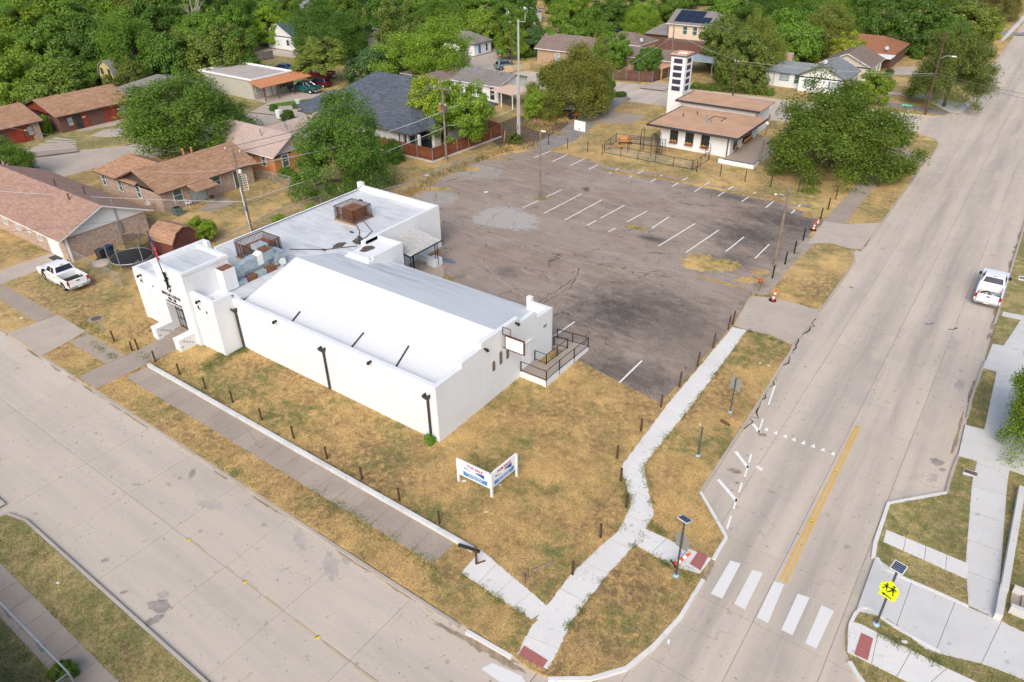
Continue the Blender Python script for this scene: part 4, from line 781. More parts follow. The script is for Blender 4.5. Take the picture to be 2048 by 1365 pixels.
# --- new house with big slate roof
H = thing('slate_roof_house', 'white brick house under a large steep slate-grey hip roof inside the wooden fence', 'house', (-76,77,0))
body(H,-87,68.6,-68,86,3.0,BR_WHITE); body(H,-67.98,71.6,-64.8,83,3.0,BR_WHITE)
roof(H,-87,68.6,-66.0,86,3.05,7.7,'x',SH_SLATE,FASC,.7,(7.5,8.5)); roof(H,-72,71.4,-64.6,83,3.0,5.6,'x',SH_SLATE,FASC,.5,(0,4.2)); roof(H,-90,70,-84,78,3.0,5.0,'x',SH_SLATE,FASC,.4,(4,0))
window(H,-67.9,70.2,.2,1.6,2.1,'E',FASC,TEAL,1,'glazed_door'); window(H,-64.8,73.6,.3,1.2,2.1,'E',FASC,GLASS,1); window(H,-66.4,71.6,.2,2.2,2.3,'S',FASC,GLASS,1,'glazed_door')
for x, y in ((-67.8,68.8),(-66.9,68.8),(-64.9,68.8)): wp(MB().box(x-.15,y-.15,0,x+.15,y+.15,2.9), 'porch_post', BR_WHITE, H)
wp(MB().tube([(-68.2,68.5,2.8),(-68.2,68.5,0.1)],.06,6), 'downspout', FASC, H)
# --- red duplexes across the back street
def duplex(label, y0, y1, ends):
    H = thing('red_duplex', label, 'house', (-122,(y0+y1)/2,0), group='red brick duplexes on the back street')
    body(H,-127.4,y0+.4,-117.2,y1-.4,2.4,BR_DARK); roof(H,-127.4,y0+.4,-117.2,y1-.4,2.5,4.3,'y',SH_TAN,FASC,.6,(0,0),BR_RED,BR_DARK)
    for f, w_ in ((.28,2.6),(.74,3.2)):
        yc = y0+(y1-y0)*f; wp(MB().box(-117.19,yc-w_/2,0,-117.15,yc+w_/2,2.38), 'red_panel', BR_RED, H)
        door(H,-117.15,yc-.2,.05,.95,2.05,'E',RED_D if f > .5 else GLASS, FASC); window(H,-117.15,yc+(1.35 if f > .5 else -1.4),.75,.75,1.2,'E',FASC,CURT); wp(MB().box(-117.149,yc+.5,1.5,-117.12,yc+.95,1.65), 'number_board', WHITE, H)
    if ends: wp(MB().box(-117.19,y1-1.6,0,-117.1,y1-.42,2.38), 'brick_end', BR_MIX, H)
duplex('long red and brown brick duplex with tan roof across the back street', 47.4, 59.3, 0); duplex('red brick duplex with tan roof cut by the left edge of the picture', 33.4, 45.4, 1)
H = thing('grey_roof_house', 'house with grey hip roof right behind the big spreading tree', 'house', (-121,67.5,0)); body(H,-126.5,61.6,-116.2,73,2.4,BR_DARK); roof(H,-126.5,61.6,-116.2,73,2.5,4.4,'x',SH_GREY,FASC_W,.5,(5,5)); vent(H,-119.5,67.5,4.2,.3,.12)
# yellow barn-roofed house
H = thing('yellow_barn_house', 'small yellow house with barn-shaped roof behind the red duplex', 'house', (-136,68,0))
pr_ = [(-139,0),(-133.6,0),(-133.6,2.6),(-134.6,4.5),(-136.3,5.2),(-138,4.5),(-139,2.6)]
wp(MB().ext([(x,66,z) for x, z in pr_],(0,6,0)), 'wall', SID_YEL, H); wp(MB().ext([(-133.3,65.8,2.5),(-134.45,65.8,4.6),(-136.3,65.8,5.35),(-138.15,65.8,4.6),(-139.3,65.8,2.5),(-139.0,65.8,2.45),(-138,65.8,4.45),(-136.3,65.8,5.2),(-134.6,65.8,4.45),(-133.6,65.8,2.45)],(0,6.4,0)), 'roof', SH_GREY, H)
for x in (-137.6,-135.2): window(H,x,66,3.0,.6,.9,'S',FASC,GLASS)
# flat roofed house with orange awning
H = thing('flat_roof_house', 'sage walled flat-roofed house with orange tiled porch roof', 'house', (-116,80,0))
body(H,-123.6,76.2,-109.2,84.6,3.0,SID_GREY); wp(MB().box(-123.7,76.1,3.02,-109.1,84.7,3.15), 'flat_roof', plain('grey_gravel_roof',(.42,.38,.35),.9,.15,.6,obj=False), H)
wp(MB().box(-123.8,76.0,3.16,-109.0,76.35,3.4).box(-123.8,84.4,3.16,-109.0,84.8,3.4).box(-123.8,76.36,3.16,-123.4,84.39,3.4).box(-109.4,76.36,3.16,-109.0,84.39,3.36), 'parapet', WHITE, H)
wp(MB().ext([(-109.0,75.4,3.1),(-105.8,75.4,2.55),(-105.8,86.2,2.55),(-109.0,86.2,3.1)],(0,0,-.1)), 'porch_roof', plain('orange_tiles',(.55,.20,.085),.8,.2,3,obj=False,c2=(.62,.30,.15)), H)
for y in (76.2,79,82.3,85.6): wp(MB().box(-106.2,y-.06,0,-106.08,y+.06,2.5), 'porch_post', IRON, H)
door(H,-109.2,79.2,.1,.95,2.05,'E',WHITE); door(H,-109.2,80.4,.1,.5,2.05,'E',WHITE)
window(H,-109.2,77.3,1.0,1.2,1.1,'E',None,CURT); w1 = window(H,-109.2,82.6,.9,1.0,1.3,'E',None,TEAL)
for y in (81.85,83.35): wp(MB().box(-109.19,y-.18,.85,-109.12,y+.18,2.25), 'shutter', FASC, H)
wp(MB().box(-109,76,0,-105.9,86,.1), 'porch_floor', DRIVE, H)
# --- old fire station with drill tower
H = thing('fire_station', 'white single storey station with flat tan roof and black-framed windows beside the oak', 'building', (-36,95,0))
ROOF_T = plain('tan_gravel_roof', (.50,.30,.19), .9, .14, .5, obj=False, c2=(.56,.36,.24))
body(H,-40.9,90.5,-31.1,100.3,2.75,STUC); wp(MB().box(-42.3,89.4,2.76,-29.9,100.6,2.95), 'flat_roof', ROOF_T, H); wp(MB().box(-42.36,89.2,2.74,-29.8,89.395,3.0).box(-29.895,89.4,2.74,-29.8,100.6,3.0).box(-42.45,89.2,2.74,-42.305,100.6,3.0), 'fascia', CHAR, H)
body(H,-42.9,100.8,-31.8,106.6,3.5,STUC); wp(MB().box(-43.4,100.4,3.51,-31.2,107.0,3.68), 'flat_roof', ROOF_T, H); wp(MB().box(-43.5,100.2,3.48,-31.1,100.395,3.74).box(-43.5,100.4,3.48,-43.405,107.0,3.74), 'fascia', CHAR, H)
PUMPK = plain('orange_flowers', (.60,.20,.05), .8, .4, 9, c2=(.7,.45,.2))
for x in (-38.9,-36.7,-34.5):
    o = window(H,x,90.5,.75,1.0,1.9,'S',CHAR,GLASS,1); b = MB()
    for k in range(7): b.lathe([(.02,-.1),(.12,0),(.02,.12)],(x-.42+k*.14,90.32,.92+.06*(k%3)),6)
    wp(b, 'window_box_flowers', [PUMPK], H); wp(MB().box(x-.55,90.2,.68,x+.55,90.42,.82), 'window_box', RUST, H)
for y, w_ in ((92.2,1.0),(96.5,3.0)):
    window(H,-31.1,y,.8,w_,1.6,'E',CHAR,GLASS,1); b = MB()
    for k in range(int(w_*6)): b.lathe([(.02,-.1),(.13,0),(.02,.12)],(-30.85,y-w_/2+.1+k*.165,1.0+.07*(k%3)),6)
    wp(b, 'window_box_flowers', [PUMPK], H); wp(MB().box(-30.98,y-w_/2-.05,.75,-30.72,y+w_/2+.05,.9), 'window_box', RUST, H)
wp(MB().tube([(-31.5,89.45,2.8),(-31.4,90.3,2.5),(-31.4,90.4,.1)],.07,6), 'downspout', BLACK, H)
wp(MB().box(-31.08,88.2,0,-27.2,100.2,.38), 'porch_floor', WALK_OLD, H); wp(MB().box(-31.5,87.9,0,-26.9,88.19,.5).box(-27.19,88.2,0,-26.9,100.2,.5), 'porch_edge', STUC, H); wp(MB().box(-30.9,88.0,.501,-26.98,88.12,.56).box(-27.11,88.13,.501,-26.98,99,.56), 'porch_rail', CHAR, H)
wp(MB().tube([(-36.2,94.3,2.9),(-36.2,94.3,4.1)],.09,8).box(-35.9,94.1,2.96,-35.5,94.5,3.3), 'roof_flue', GREYM, H); wp(MB().box(-36.4,95.5,2.96,-36.3,97.6,3.02).box(-36.3,97.5,2.96,-34.6,97.6,3.02).box(-34.7,95.6,2.96,-34.6,97.5,3.02), 'roof_hatch', FASC, H)
for x, y in ((-39.9,95.2),(-38.7,97.2)): vent(H,x,y,2.96,.3,.07,CHAR)
H = thing('drill_tower', 'slim white tower with five rows of dark louvred openings', 'tower', (-45.7,106.4,0))
body(H,-46.9,105.1,-44.6,107.7,8.75,STUC); wp(MB().box(-47.0,105.0,8.76,-46.75,107.8,9.0).box(-44.75,105.0,8.76,-44.5,107.8,9.0).box(-46.75,105.0,8.76,-44.75,105.25,9.0).box(-46.75,107.55,8.76,-44.75,107.8,9.0), 'parapet', PINKW, H); wp(MB().box(-46.72,105.28,8.6,-44.78,107.52,8.7), 'tower_roof', WHITE, H); wp(MB().box(-47.03,104.97,8.62,-44.47,104.999,8.76).box(-44.499,104.99,8.62,-44.47,107.8,8.76), 'cap_band', CHAR, H)
LOUV = plain('dark_louvre', (.055,.045,.085), .5, .2, 6)
for i in range(5):
    z = 3.75+i*.98
    for sd_, cx, cy, w_ in (('S',-45.75,105.1,1.35),('E',-44.6,106.4,1.3)):
        b = MB()
        for k in range(5):
            if sd_ == 'S': b.box(cx-w_/2,cy-.05,z+k*.13,cx+w_/2,cy-.006,z+k*.13+.10)
            else: b.box(cx+.006,cy-w_/2,z+k*.13,cx+.05,cy+w_/2,z+k*.13+.10)
        if sd_ == 'S': b.box(cx-w_/2,cy-.012,z,cx+w_/2,cy-.002,z+.64)
        else: b.box(cx+.002,cy-w_/2,z,cx+.012,cy+w_/2,z+.64)
        wp(b, 'louvre', LOUV, H)
# --- white cottage and its neighbours across the cross street
H = thing('white_cottage', 'white cottage with blue shutters, grey roof and red brick chimney beyond the oak', 'house', (-34,134,0))
body(H,-35,131.3,-27.8,140,2.4,SID_W); roof(H,-35,131.3,-27.8,140,2.5,4.4,'y',SH_BLUEG,FASC,.45,(0,0),SID_W,SID_W)
body(H,-41.2,132.6,-35.02,138,2.4,SID_W); roof(H,-41.2,132.6,-32,138,2.45,3.8,'x',SH_BLUEG,SHUT,.4,(0,2)); door(H,-40.2,132.6,.3,.9,2.0,'S',WHITE,SHUT); window(H,-37.9,132.6,1.1,1.5,1.0,'S',SHUT,CURT)
window(H,-35.8,132.6,.8,.7,1.4,'S',None,TEAL)
for x in (-33.2,-29.3):
    window(H,x,131.3,.9,.9,1.1,'S',None,CURT)
    for s in (-.7,.7): wp(MB().box(x+s-.16,131.22,.85,x+s+.16,131.29,2.05), 'shutter', SHUT, H)
wp(MB().box(-39.6,136.2,2.4,-38.2,137.2,4.8), 'chimney', BR_TAN2, H); dish('grey dish on the roof of the white cottage', (-31.6,132.2,4.4), R(30), .36, .3)
H = thing('brown_roof_cottage', 'cream sided house with brown roof and white trim behind the white cottage', 'house', (-30.5,147,0)); body(H,-34.6,143,-26.6,152,2.5,SID_BEIGE); roof(H,-34.6,143,-26.6,152,2.6,4.6,'y',SH_BROWN,FASC_W,.5,(0,0),SID_BEIGE,SID_BEIGE); window(H,-28.6,143,1.0,.9,1.0,'S',None,CURT)
for x in (-26.2,): wp(MB().box(x-.05,143.1,0,x+.05,143.2,2.5).box(x-.05,147,0,x+.05,147.1,2.5).box(x-.05,150,0,x+.05,150.1,2.5), 'porch_post', WHITE, H)
H = thing('rust_roof_house', 'house with rust-red roof and white carport roof beyond the brown roofed one', 'house', (-30.5,163,0)); body(H,-35.6,157,-25.8,170,2.5,BR_DARK); roof(H,-35.6,157,-25.8,170,2.6,4.7,'x',SH_RUSTY,FASC,.5,(0,4),SID_CREAM,BR_DARK); wp(MB().box(-29.5,152.6,2.5,-25.2,156.9,2.6), 'carport_roof', WHITE, H); dish('grey dish on the rust roof house', (-27.2,157.5,2.9), R(30), .36, .5)
H = thing('dark_roof_house', 'dark roofed house with pale yellow gable among the far trees', 'house', (-29,183,0)); body(H,-35,178,-25,188,2.6,SID_YEL); roof(H,-35,178,-25,188,2.7,4.8,'x',SH_SLATE,FASC,.5,(0,0),SID_YEL,SID_YEL)
H = thing('solar_house', 'two-storey cream house with rows of dark solar panels on its roof', 'house', (-64,157,0))
body(H,-69.5,153,-58.5,161,5.2,SID_CREAM); roof(H,-69.5,153,-58.5,161,5.3,7.6,'x',SH_GREY,FASC_W,.5,(0,3),SID_CREAM,SID_CREAM)
SOLAR = plain('solar_cell', (.012,.022,.045), .15, .2, 5, spec=.6)
for i in range(4):
    for j in range(2 if i < 3 else 1):
        x = -68.6+i*1.95; y = 153.2+j*1.75; zz = 5.3+(y+.5-153)*2.3/4.5+.04
        wp(MB().add([(x,y,zz+.1),(x+1.85,y,zz+.1),(x+1.85,y+1.65,zz+.1+1.65*.511),(x,y+1.65,zz+.1+1.65*.511),(x,y,zz),(x+1.85,y,zz),(x+1.85,y+1.65,zz+1.65*.511),(x,y+1.65,zz+1.65*.511)],[(0,1,2,3),(0,1,5,4),(1,2,6,5),(2,3,7,6),(3,0,4,7)]), 'solar_panel', SOLAR, H)
for x in (-65.8,-63.6): window(H,x,153,3.4,.9,1.5,'S',None,TEAL)
body(H,-75,154,-69.52,160,2.7,BR_DARK); roof(H,-75,154,-68,160,2.75,4.6,'x',SH_GREY,FASC,.5,(3,0)); wp(MB().box(-69.4,150.6,0,-58.6,152.98,2.4), 'ground_floor', BR_DARK, H)
H = thing('far_grey_house', 'brown-grey roofed house with white trim left of the drill tower', 'house', (-76,145,0)); body(H,-80,141.5,-70.5,149,2.4,PINKW); roof(H,-80,141.5,-70.5,149,2.5,4.2,'x',SH_BROWN,FASC_W,.5,(4,4)); dish('white dish on the grey-brown roof left of the tower', (-70.6,142.6,2.7), R(30), .38, .5)
H = thing('pink_brick_house', 'pinkish brick house with low grey roof right behind the board fence', 'house', (-68,137,0)); body(H,-72,131,-57.8,138.5,2.3,PINKW); roof(H,-72,131,-57.8,138.5,2.4,3.6,'x',SH_BROWN,FASC_W,.4,(0,0),PINKW,PINKW)
wp(MB().ext([(-57.2,132,2.7),(-50.6,132,2.7),(-50.6,140,2.4),(-57.2,140,2.4)],(0,0,-.08)), 'carport_roof', GALV, H)
for x, y in ((-51,132.4),(-51,139.5),(-56.8,132.4)): wp(MB().box(x-.06,y-.06,0,x+.06,y+.06,2.5), 'carport_post', GREYM, H)
# --- houses in the middle distance
H = thing('grey_bungalow', 'white bungalow with low dark grey roof behind the slate roof house', 'house', (-78,101,0)); body(H,-82.6,97.2,-73.2,105.6,2.5,SID_W); roof(H,-82.6,97.2,-73.2,105.6,2.6,3.9,'x',SH_GREY,FASC_W,.5,(0,0),SID_W,SID_W)
for x, y in ((-80.5,101.9),(-77.5,100.9),(-75.0,100.2)): vent(H,x,y,3.7,.25,.1,GREYM)
wp(MB().ext([(-73.0,94.6,2.55),(-68.4,94.6,2.3),(-68.4,99.6,2.3),(-73.0,99.6,2.55)],(0,0,-.08)), 'patio_roof', plain('peach_roof',(.62,.45,.34),.8), H)
for x, y in ((-68.6,94.8),(-70.8,94.8),(-68.6,99.3)): wp(MB().box(x-.06,y-.06,0,x+.06,y+.06,2.3), 'patio_post', WHITE, H)
window(H,-77,97.2,.9,1.2,1.1,'S',None,GLASS); window(H,-74.4,97.2,.3,.9,1.9,'S',None,GLASS)
H = thing('taupe_roof_house', 'house with faded taupe roof between the slate roof and the bungalow', 'house', (-89,101,0)); body(H,-94,97,-84.5,104.5,2.4,SID_BEIGE); roof(H,-94,97,-84.5,104.5,2.5,4.0,'y',SH_BROWN,FASC_W,.5,(3,3))
roof(H,-88,93,-84.2,98,2.5,3.6,'y',SH_BROWN,FASC_W,.3,(2,0)); body(H,-87.9,93.4,-84.4,96.98,2.4,SID_BEIGE)
H = thing('blue_door_cottage', 'small white cottage with bright blue door past the stop sign', 'house', (-105,128.5,0)); body(H,-109,125.6,-100.6,131.4,2.3,SID_W); roof(H,-109,125.6,-100.6,131.4,2.4,4.2,'x',SH_GREY,FASC,.4,(3.2,3.2)); door(H,-100.6,127.3,.3,.9,1.7,'E',BLUE_D); window(H,-100.6,129.8,.5,.7,1.4,'E',None,GLASS)
H = thing('tan_brick_house', 'tan brick house with brown gable roof partly hidden behind bushy trees', 'house', (-80,131,0)); body(H,-86,127.6,-73,135.6,2.6,BR_TAN2); roof(H,-86,127.6,-73,135.6,2.7,5.0,'x',SH_BROWN,FASC_W,.5,(0,0),BR_TAN2,BR_TAN2); window(H,-81.2,127.6,.9,1.0,1.2,'S',None,CURT)
H = thing('teal_roof_house', 'white gabled house with dark teal roof in the trees past the flat-roofed house', 'house', (-143,113,0)); body(H,-147,109,-138,118,2.8,SID_W); roof(H,-147,109,-138,118,2.9,5.4,'y',SH_TEAL,FASC_W,.5,(0,0),SID_W,SID_W); window(H,-140.0,109,1.0,.9,1.1,'S',None,GLASS)
H = thing('grey_gable_house', 'low house with grey roof glimpsed between trees at the top left', 'house', (-131,121,0)); body(H,-136,118,-126,125,2.5,SID_BEIGE); roof(H,-136,118,-126,125,2.6,4.2,'x',SH_GREY,FASC_W,.5,(0,0),SID_BEIGE,SID_BEIGE)
H = thing('white_long_house', 'long white roofed building among trees at the top centre', 'house', (-122,168,0)); body(H,-128,164,-114,171,2.6,SID_W); roof(H,-128,164,-114,171,2.7,3.8,'x',WHITE,FASC_W,.4,(0,0),SID_W,SID_W); wp(MB().ext([(-127,171.5,3.0),(-115,171.5,3.0),(-115,174.5,2.8),(-127,174.5,2.8)],(0,0,-.1)), 'maroon_canopy', plain('maroon',(.14,.05,.06),.7), H)
H = thing('far_pale_house', 'pale two-storey house glimpsed at the top edge left of centre', 'house', (-172,140,0)); body(H,-177,136,-166,144,4.6,SID_W); roof(H,-177,136,-166,144,4.7,6.6,'x',SH_BLUEG,FASC_W,.5,(0,0),SID_W,SID_W)
H = thing('far_beige_house', 'beige house with pale roof glimpsed at the top left corner', 'house', (-178,62,0)); body(H,-184,58,-172,66,2.8,SID_BEIGE); roof(H,-184,58,-172,66,2.9,4.8,'x',SH_GREY,FASC,.5,(0,0),SID_BEIGE,SID_BEIGE)
H = thing('near_corner_house', 'house with grey shingle roof cut by the bottom left corner', 'house', (-29,-2.2,0)); body(H,-37,-6,-24.5,1.2,2.5,SID_BEIGE); roof(H,-37,-6,-24.5,1.2,2.6,4.4,'x',SH_GREY,FASC_W,.5,(0,0),SID_BEIGE,SID_BEIGE)
# ------------------------------------------------------------------ vehicles
TYRE = plain('tyre_rubber', (.02,.02,.021), .85, .2, 8); RIM = plain('alloy_rim', (.42,.43,.45), .35, .1, 6, metal=.7); CHROME = plain('chrome', (.5,.52,.55), .22, .1, 5, metal=.8); LAMPR = plain('tail_lamp_red', (.40,.012,.02), .25, .15, 6); LAMPW = plain('head_lamp', (.72,.74,.76), .15, .05, 6); TRIM = plain('black_trim', (.02,.02,.024), .6); BEDL = plain('bed_liner', (.50,.47,.43), .8, .2, 4); PLATE = plain('number_plate', (.62,.62,.58), .5)
TINT = plain('tinted_glass', (.016,.019,.04), .07, .2, 2, spec=.7)
def paint(name, c):
    if name in MATS: return MATS[name]
    m = plain(name, c, .28, .04, 2, spec=.5); b = m.node_tree.nodes['Principled BSDF']; b.inputs['Coat Weight'].default_value = .6; return m
def arch(cx, cz, r, n=9): return [(cx+r*math.cos(math.pi-math.pi*i/(n-1)), cz+r*math.sin(math.pi*i/(n-1))) for i in range(n)]
def wheel(par, x, y, r=.40, w_=.27):
    s = 1 if y > 0 else -1
    wo = MB().lathe([(r*.62,-w_/2),(r*.95,-w_/2),(r,-w_*.3),(r,w_*.3),(r*.95,w_/2),(r*.62,w_/2)], (0,0,0), 20, axis='y').build('wheel', TYRE, par, smooth=False); wo.location = (x,y,r)
    MB().lathe([(.05,.0),(r*.60,0.02),(r*.63,.06),(r*.63,-.08)], (0,s*(w_/2-.06),0), 16, axis='y').build('rim', RIM, wo)
    b = MB()
    for k in range(5):
        t = k*math.tau/5; b.tube([(0,s*(w_/2+.0),0),(r*.58*math.cos(t),s*(w_/2-.015),r*.58*math.sin(t))], .04, 5)
    b.build('spoke', CHROME, wo)
def pickup(label, loc, rz, body_m, liner, roofbar=False, cargo=None, sc_=1.0, group=None, bumper=CHROME):
    t = thing('pickup_truck', label, 'pickup', loc, rz, group); t.scale = (sc_,)*3
    z0, zt = .42, 1.14
    pf = [(-.78,z0)]+[(1.30,z0)]+arch(1.82,.42,.50)+[(2.36,z0),(2.80,.46),(2.93,.60),(2.93,.98),(2.80,1.10),(2.2,1.17),(1.25,1.22),(-.78,1.20)]
    MB().ext([(x,-.97,z) for x, z in pf], (0,1.94,0)).build('body', body_m, t, bevel=.06)
    cab = MB().fr((-.78,-.93,1.32,.93), 1.19, (-.55,-.73,.58,.73), 1.86); cb = cab.build('cab', body_m, t, bevel=.05)
    L = lambda a, b, k: tuple(a[i]+(b[i]-a[i])*k for i in range(3))
    def pane(p, nm='window'):
        c = [sum(q[i] for q in p)/4 for i in range(3)]; MB().poly(p).build(nm, TINT, t, recalc=False)
    def q4(A, B, C, D, m0, m1, h0, h1, off):   # sub-rectangle of a quad, pushed out by off
        f = lambda s, r_: tuple(L(L(A, B, s), L(D, C, s), r_)[i]+off[i] for i in range(3)); return [f(m0,h0), f(m1,h0), f(m1,h1), f(m0,h1)]
    b_ = [(-.78,-.93,1.19),(1.32,-.93,1.19),(1.32,.93,1.19),(-.78,.93,1.19)]; T = [(-.55,-.73,1.86),(.58,-.73,1.86),(.58,.73,1.86),(-.55,.73,1.86)]
    pane(q4(b_[1],b_[2],T[2],T[1],.07,.93,.12,.92,(.012,0,.012)), 'windscreen'); pane(q4(b_[3],b_[0],T[0],T[3],.08,.92,.22,.90,(-.014,0,.008)), 'rear_window')
    for A, B, C, D, oy in ((b_[0],b_[1],T[1],T[0],-.014),(b_[2],b_[3],T[3],T[2],.014)):
        if oy < 0: pane(q4(A,B,C,D,.06,.40,.16,.88,(0,oy,.005)), 'side_window'); pane(q4(A,B,C,D,.45,.86,.16,.88,(0,oy,.005)), 'side_window')
        else: pane(q4(A,B,C,D,.14,.55,.16,.88,(0,oy,.005)), 'side_window'); pane(q4(A,B,C,D,.60,.94,.16,.88,(0,oy,.005)), 'side_window')
    for s in (-1,1):
        for x0, x1 in ((-.70,.22),(.25,1.20)):
            d = MB().box(x0,min(s*.969,s*.980),.52,x1,max(s*.969,s*.980),1.12).build('door', body_m, t); MB().cbox((x0+.13,s*.992,1.0),(.17,.03,.04)).build('handle', TRIM, d)
        MB().ext([(.95,s*1.0,1.18),(1.15,s*1.0,1.18),(1.15,s*1.0,1.42),(.95,s*1.0,1.42)],(0,s*.22,0)).build('mirror', TRIM, t, bevel=.03)
        pr_ = [(-2.88,.52),(-2.36,.46)]+arch(-1.84,.42,.50)[::-1][::-1] if 0 else [(-2.90,.50)]+[(-2.36,.46)]+arch(-1.84,.42,.50)+[(-1.32,z0),(-.80,z0),(-.80,1.2),(-2.90,1.2)]
        MB().ext([(x,s*.85,z) for x, z in pr_],(0,s*.12,0)).build('bed_side', body_m, t, bevel=.03)
        MB().cbox((-2.90,s*.88,.98),(.06,.17,.36)).build('tail_light', LAMPR, t); MB().cbox((2.92,s*.74,.86),(.07,.36,.2)).build('headlight', LAMPW, t)
        MB().box(-.75,min(s*.96,s*1.08),.34,1.28,max(s*.96,s*1.08),.40).build('running_board', CHROME, t)
    MB().box(-2.86,-.849,.60,-.80,.849,.66).build('bed_floor', liner, t); MB().box(-.86,-.849,.661,-.80,.849,1.2).build('bed_front', body_m, t)
    tg = MB().box(-2.92,-.78,.56,-2.86,.78,1.19).build('tailgate', body_m, t, bevel=.02); MB().cbox((-2.935,0,1.02),(.03,.26,.08)).build('handle', TRIM, tg)
    bp = MB().ext([(-2.93,-.95,.40),(-3.08,-.88,.40),(-3.08,.88,.40),(-2.93,.95,.40)],(0,0,.20)).build('rear_bumper', bumper, t, bevel=.03); MB().cbox((-3.09,0,.52),(.02,.34,.16)).build('number_plate', PLATE, bp)
    MB().ext([(2.88,-.95,.40),(3.02,-.8,.40),(3.02,.8,.40),(2.88,.95,.40)],(0,0,.24)).build('front_bumper', bumper, t, bevel=.03); MB().cbox((2.935,0,.86),(.04,1.1,.24)).build('grille', TRIM, t)
    MB().cbox((-.52,0,1.865),(.06,.3,.03)).build('brake_lamp', LAMPR, t)
    for x in (1.82,-1.84):
        for y in (-.84,.84): wheel(t, x, y)
    if roofbar:
        for s in (-.7,.7): MB().tube([(-.95,s,1.2),(-1.0,s*.9,1.75),(-1.9,s,1.25)],.04,6).build('roll_bar', CHROME, t)
        MB().tube([(-1.0,-.63,1.75),(-1.0,.63,1.75)],.04,6).build('roll_bar', CHROME, t)
    return t
WP = paint('white_car_paint', (.80,.81,.82))
x, y = -67.9, 23.65
t = pickup('white crew-cab pickup parked on the grass beside the brick house', (x,y,0), R(180)-.02, WP, TRIM)
bm_ = thing('rubber_mat', 'folded dark mat lying in the bed of the pickup on the grass', 'mat', (-66.3,23.6,.66)); MB().box(-.5,-.7,.02,.9,.7,.05).build('mat', TRIM, bm_, bevel=.01)
t2 = pickup('white pickup with coloured bed load parked along the right-hand kerb', (1.02,68.0,ZR), R(90), WP, BEDL, bumper=CHROME)
cg = thing('truck_bed_load', 'black hose and grey bundle lying in the bed of the kerbside pickup', 'cargo', (1.02,66.25,ZR+.78))
MB().tube([(-.6,-.7,.05),(-.55,-.2,.12),(-.2,.1,.16),(.1,.05,.1)],.06,6).build('hose', TRIM, cg, smooth=True); MB().lathe([(.02,0),(.3,.02),(.34,.1),(.2,.2),(.02,.22)],(.28,-.05,0),10).build('bundle', GREYM, cg, smooth=True)
for k in range(5): MB().cbox((-.35+k*.15,-.55,.1),(.08,.3,.18)).build('can', [plain('red_can',(.4,.06,.04),.5),WHITE,CHAR][k%3], cg)
a = Vector(G(598,153)); pickup('dark red pickup parked in front of the willow by the flat-roofed house', (-112.7,93.7,0), R(205), paint('red_car_paint',(.22,.015,.025)), TRIM)
pickup('dark teal pickup with chrome roll bar parked beside the green lawn', (-106.4,84.7,0), R(192), paint('teal_car_paint',(.008,.085,.085)), TRIM, True)
def car(label, loc, rz, body_m, tall=0., name='parked_car', cat='car'):
    t = thing(name, label, cat, loc, rz); z0 = .35
    pf = [(-2.2,z0),(-1.9,z0)]+arch(-1.38,.33,.40)+[(-.9,.28),(.9,.28)]+arch(1.36,.33,.40)+[(1.9,z0),(2.2,.42),(2.25,.65),(2.05,.80),(1.1,.92+tall*.3),(-1.8,.95+tall*.3),(-2.2,.9+tall*.3),(-2.28,.6)]
    MB().ext([(x,-.88,z) for x, z in pf],(0,1.76,0)).build('body', body_m, t, bevel=.07); h = 1.42+tall; zb = .9+tall*.3
    xb = -1.9 if tall else -1.75
    MB().fr((xb,-.82,1.15,.82),zb,(xb+(.25 if tall else .75),-.62,.35,.62),h).build('cabin', body_m, t, bevel=.05)
    MB().fr((xb-.01,-.70,1.165,.70),zb+.06,(xb+(.24 if tall else .72),-.56,.40,.56),h-.07).build('glazing', TINT, t); MB().fr((xb+.25,-.83,.85,.83),zb+.06,(xb+(.45 if tall else .9),-.645,.28,.645),h-.07).build('side_glazing', TINT, t)
    for s in (-1,1): MB().cbox((2.16,s*.62,.70),(.12,.32,.12)).build('headlight', LAMPW, t); MB().cbox((-2.24,s*.66,.78),(.08,.28,.12)).build('tail_light', LAMPR, t); MB().cbox((.85,s*.95,.98+tall*.3),(.14,.16,.1)).build('mirror', TRIM, t)
    for xx in (1.36,-1.38):
        for yy in (-.76,.76): wheel(t, xx, yy, .33, .22)
    return t
car('dark maroon wagon parked behind the teal pickup', (-107.4,89.0,0), R(192), paint('maroon_paint',(.10,.012,.02)), .25)
car('grey-green car parked beside the pale picket fence near the stop sign', (-88.0,119.5,ZR), R(60), paint('grey_car_paint',(.16,.22,.22)), .25)
car('small white car on the far street at the top left of centre', (*G(739,64),ZR), R(100), WP); car('blue car under trees at the top, left of the solar house', (*G(1240,63),0), R(80), paint('blue_car_paint',(.02,.11,.24)), .2); car('dark blue car parked behind the flat-roofed house', (*G(566,143),0), R(200), paint('navy_paint',(.02,.05,.12)))
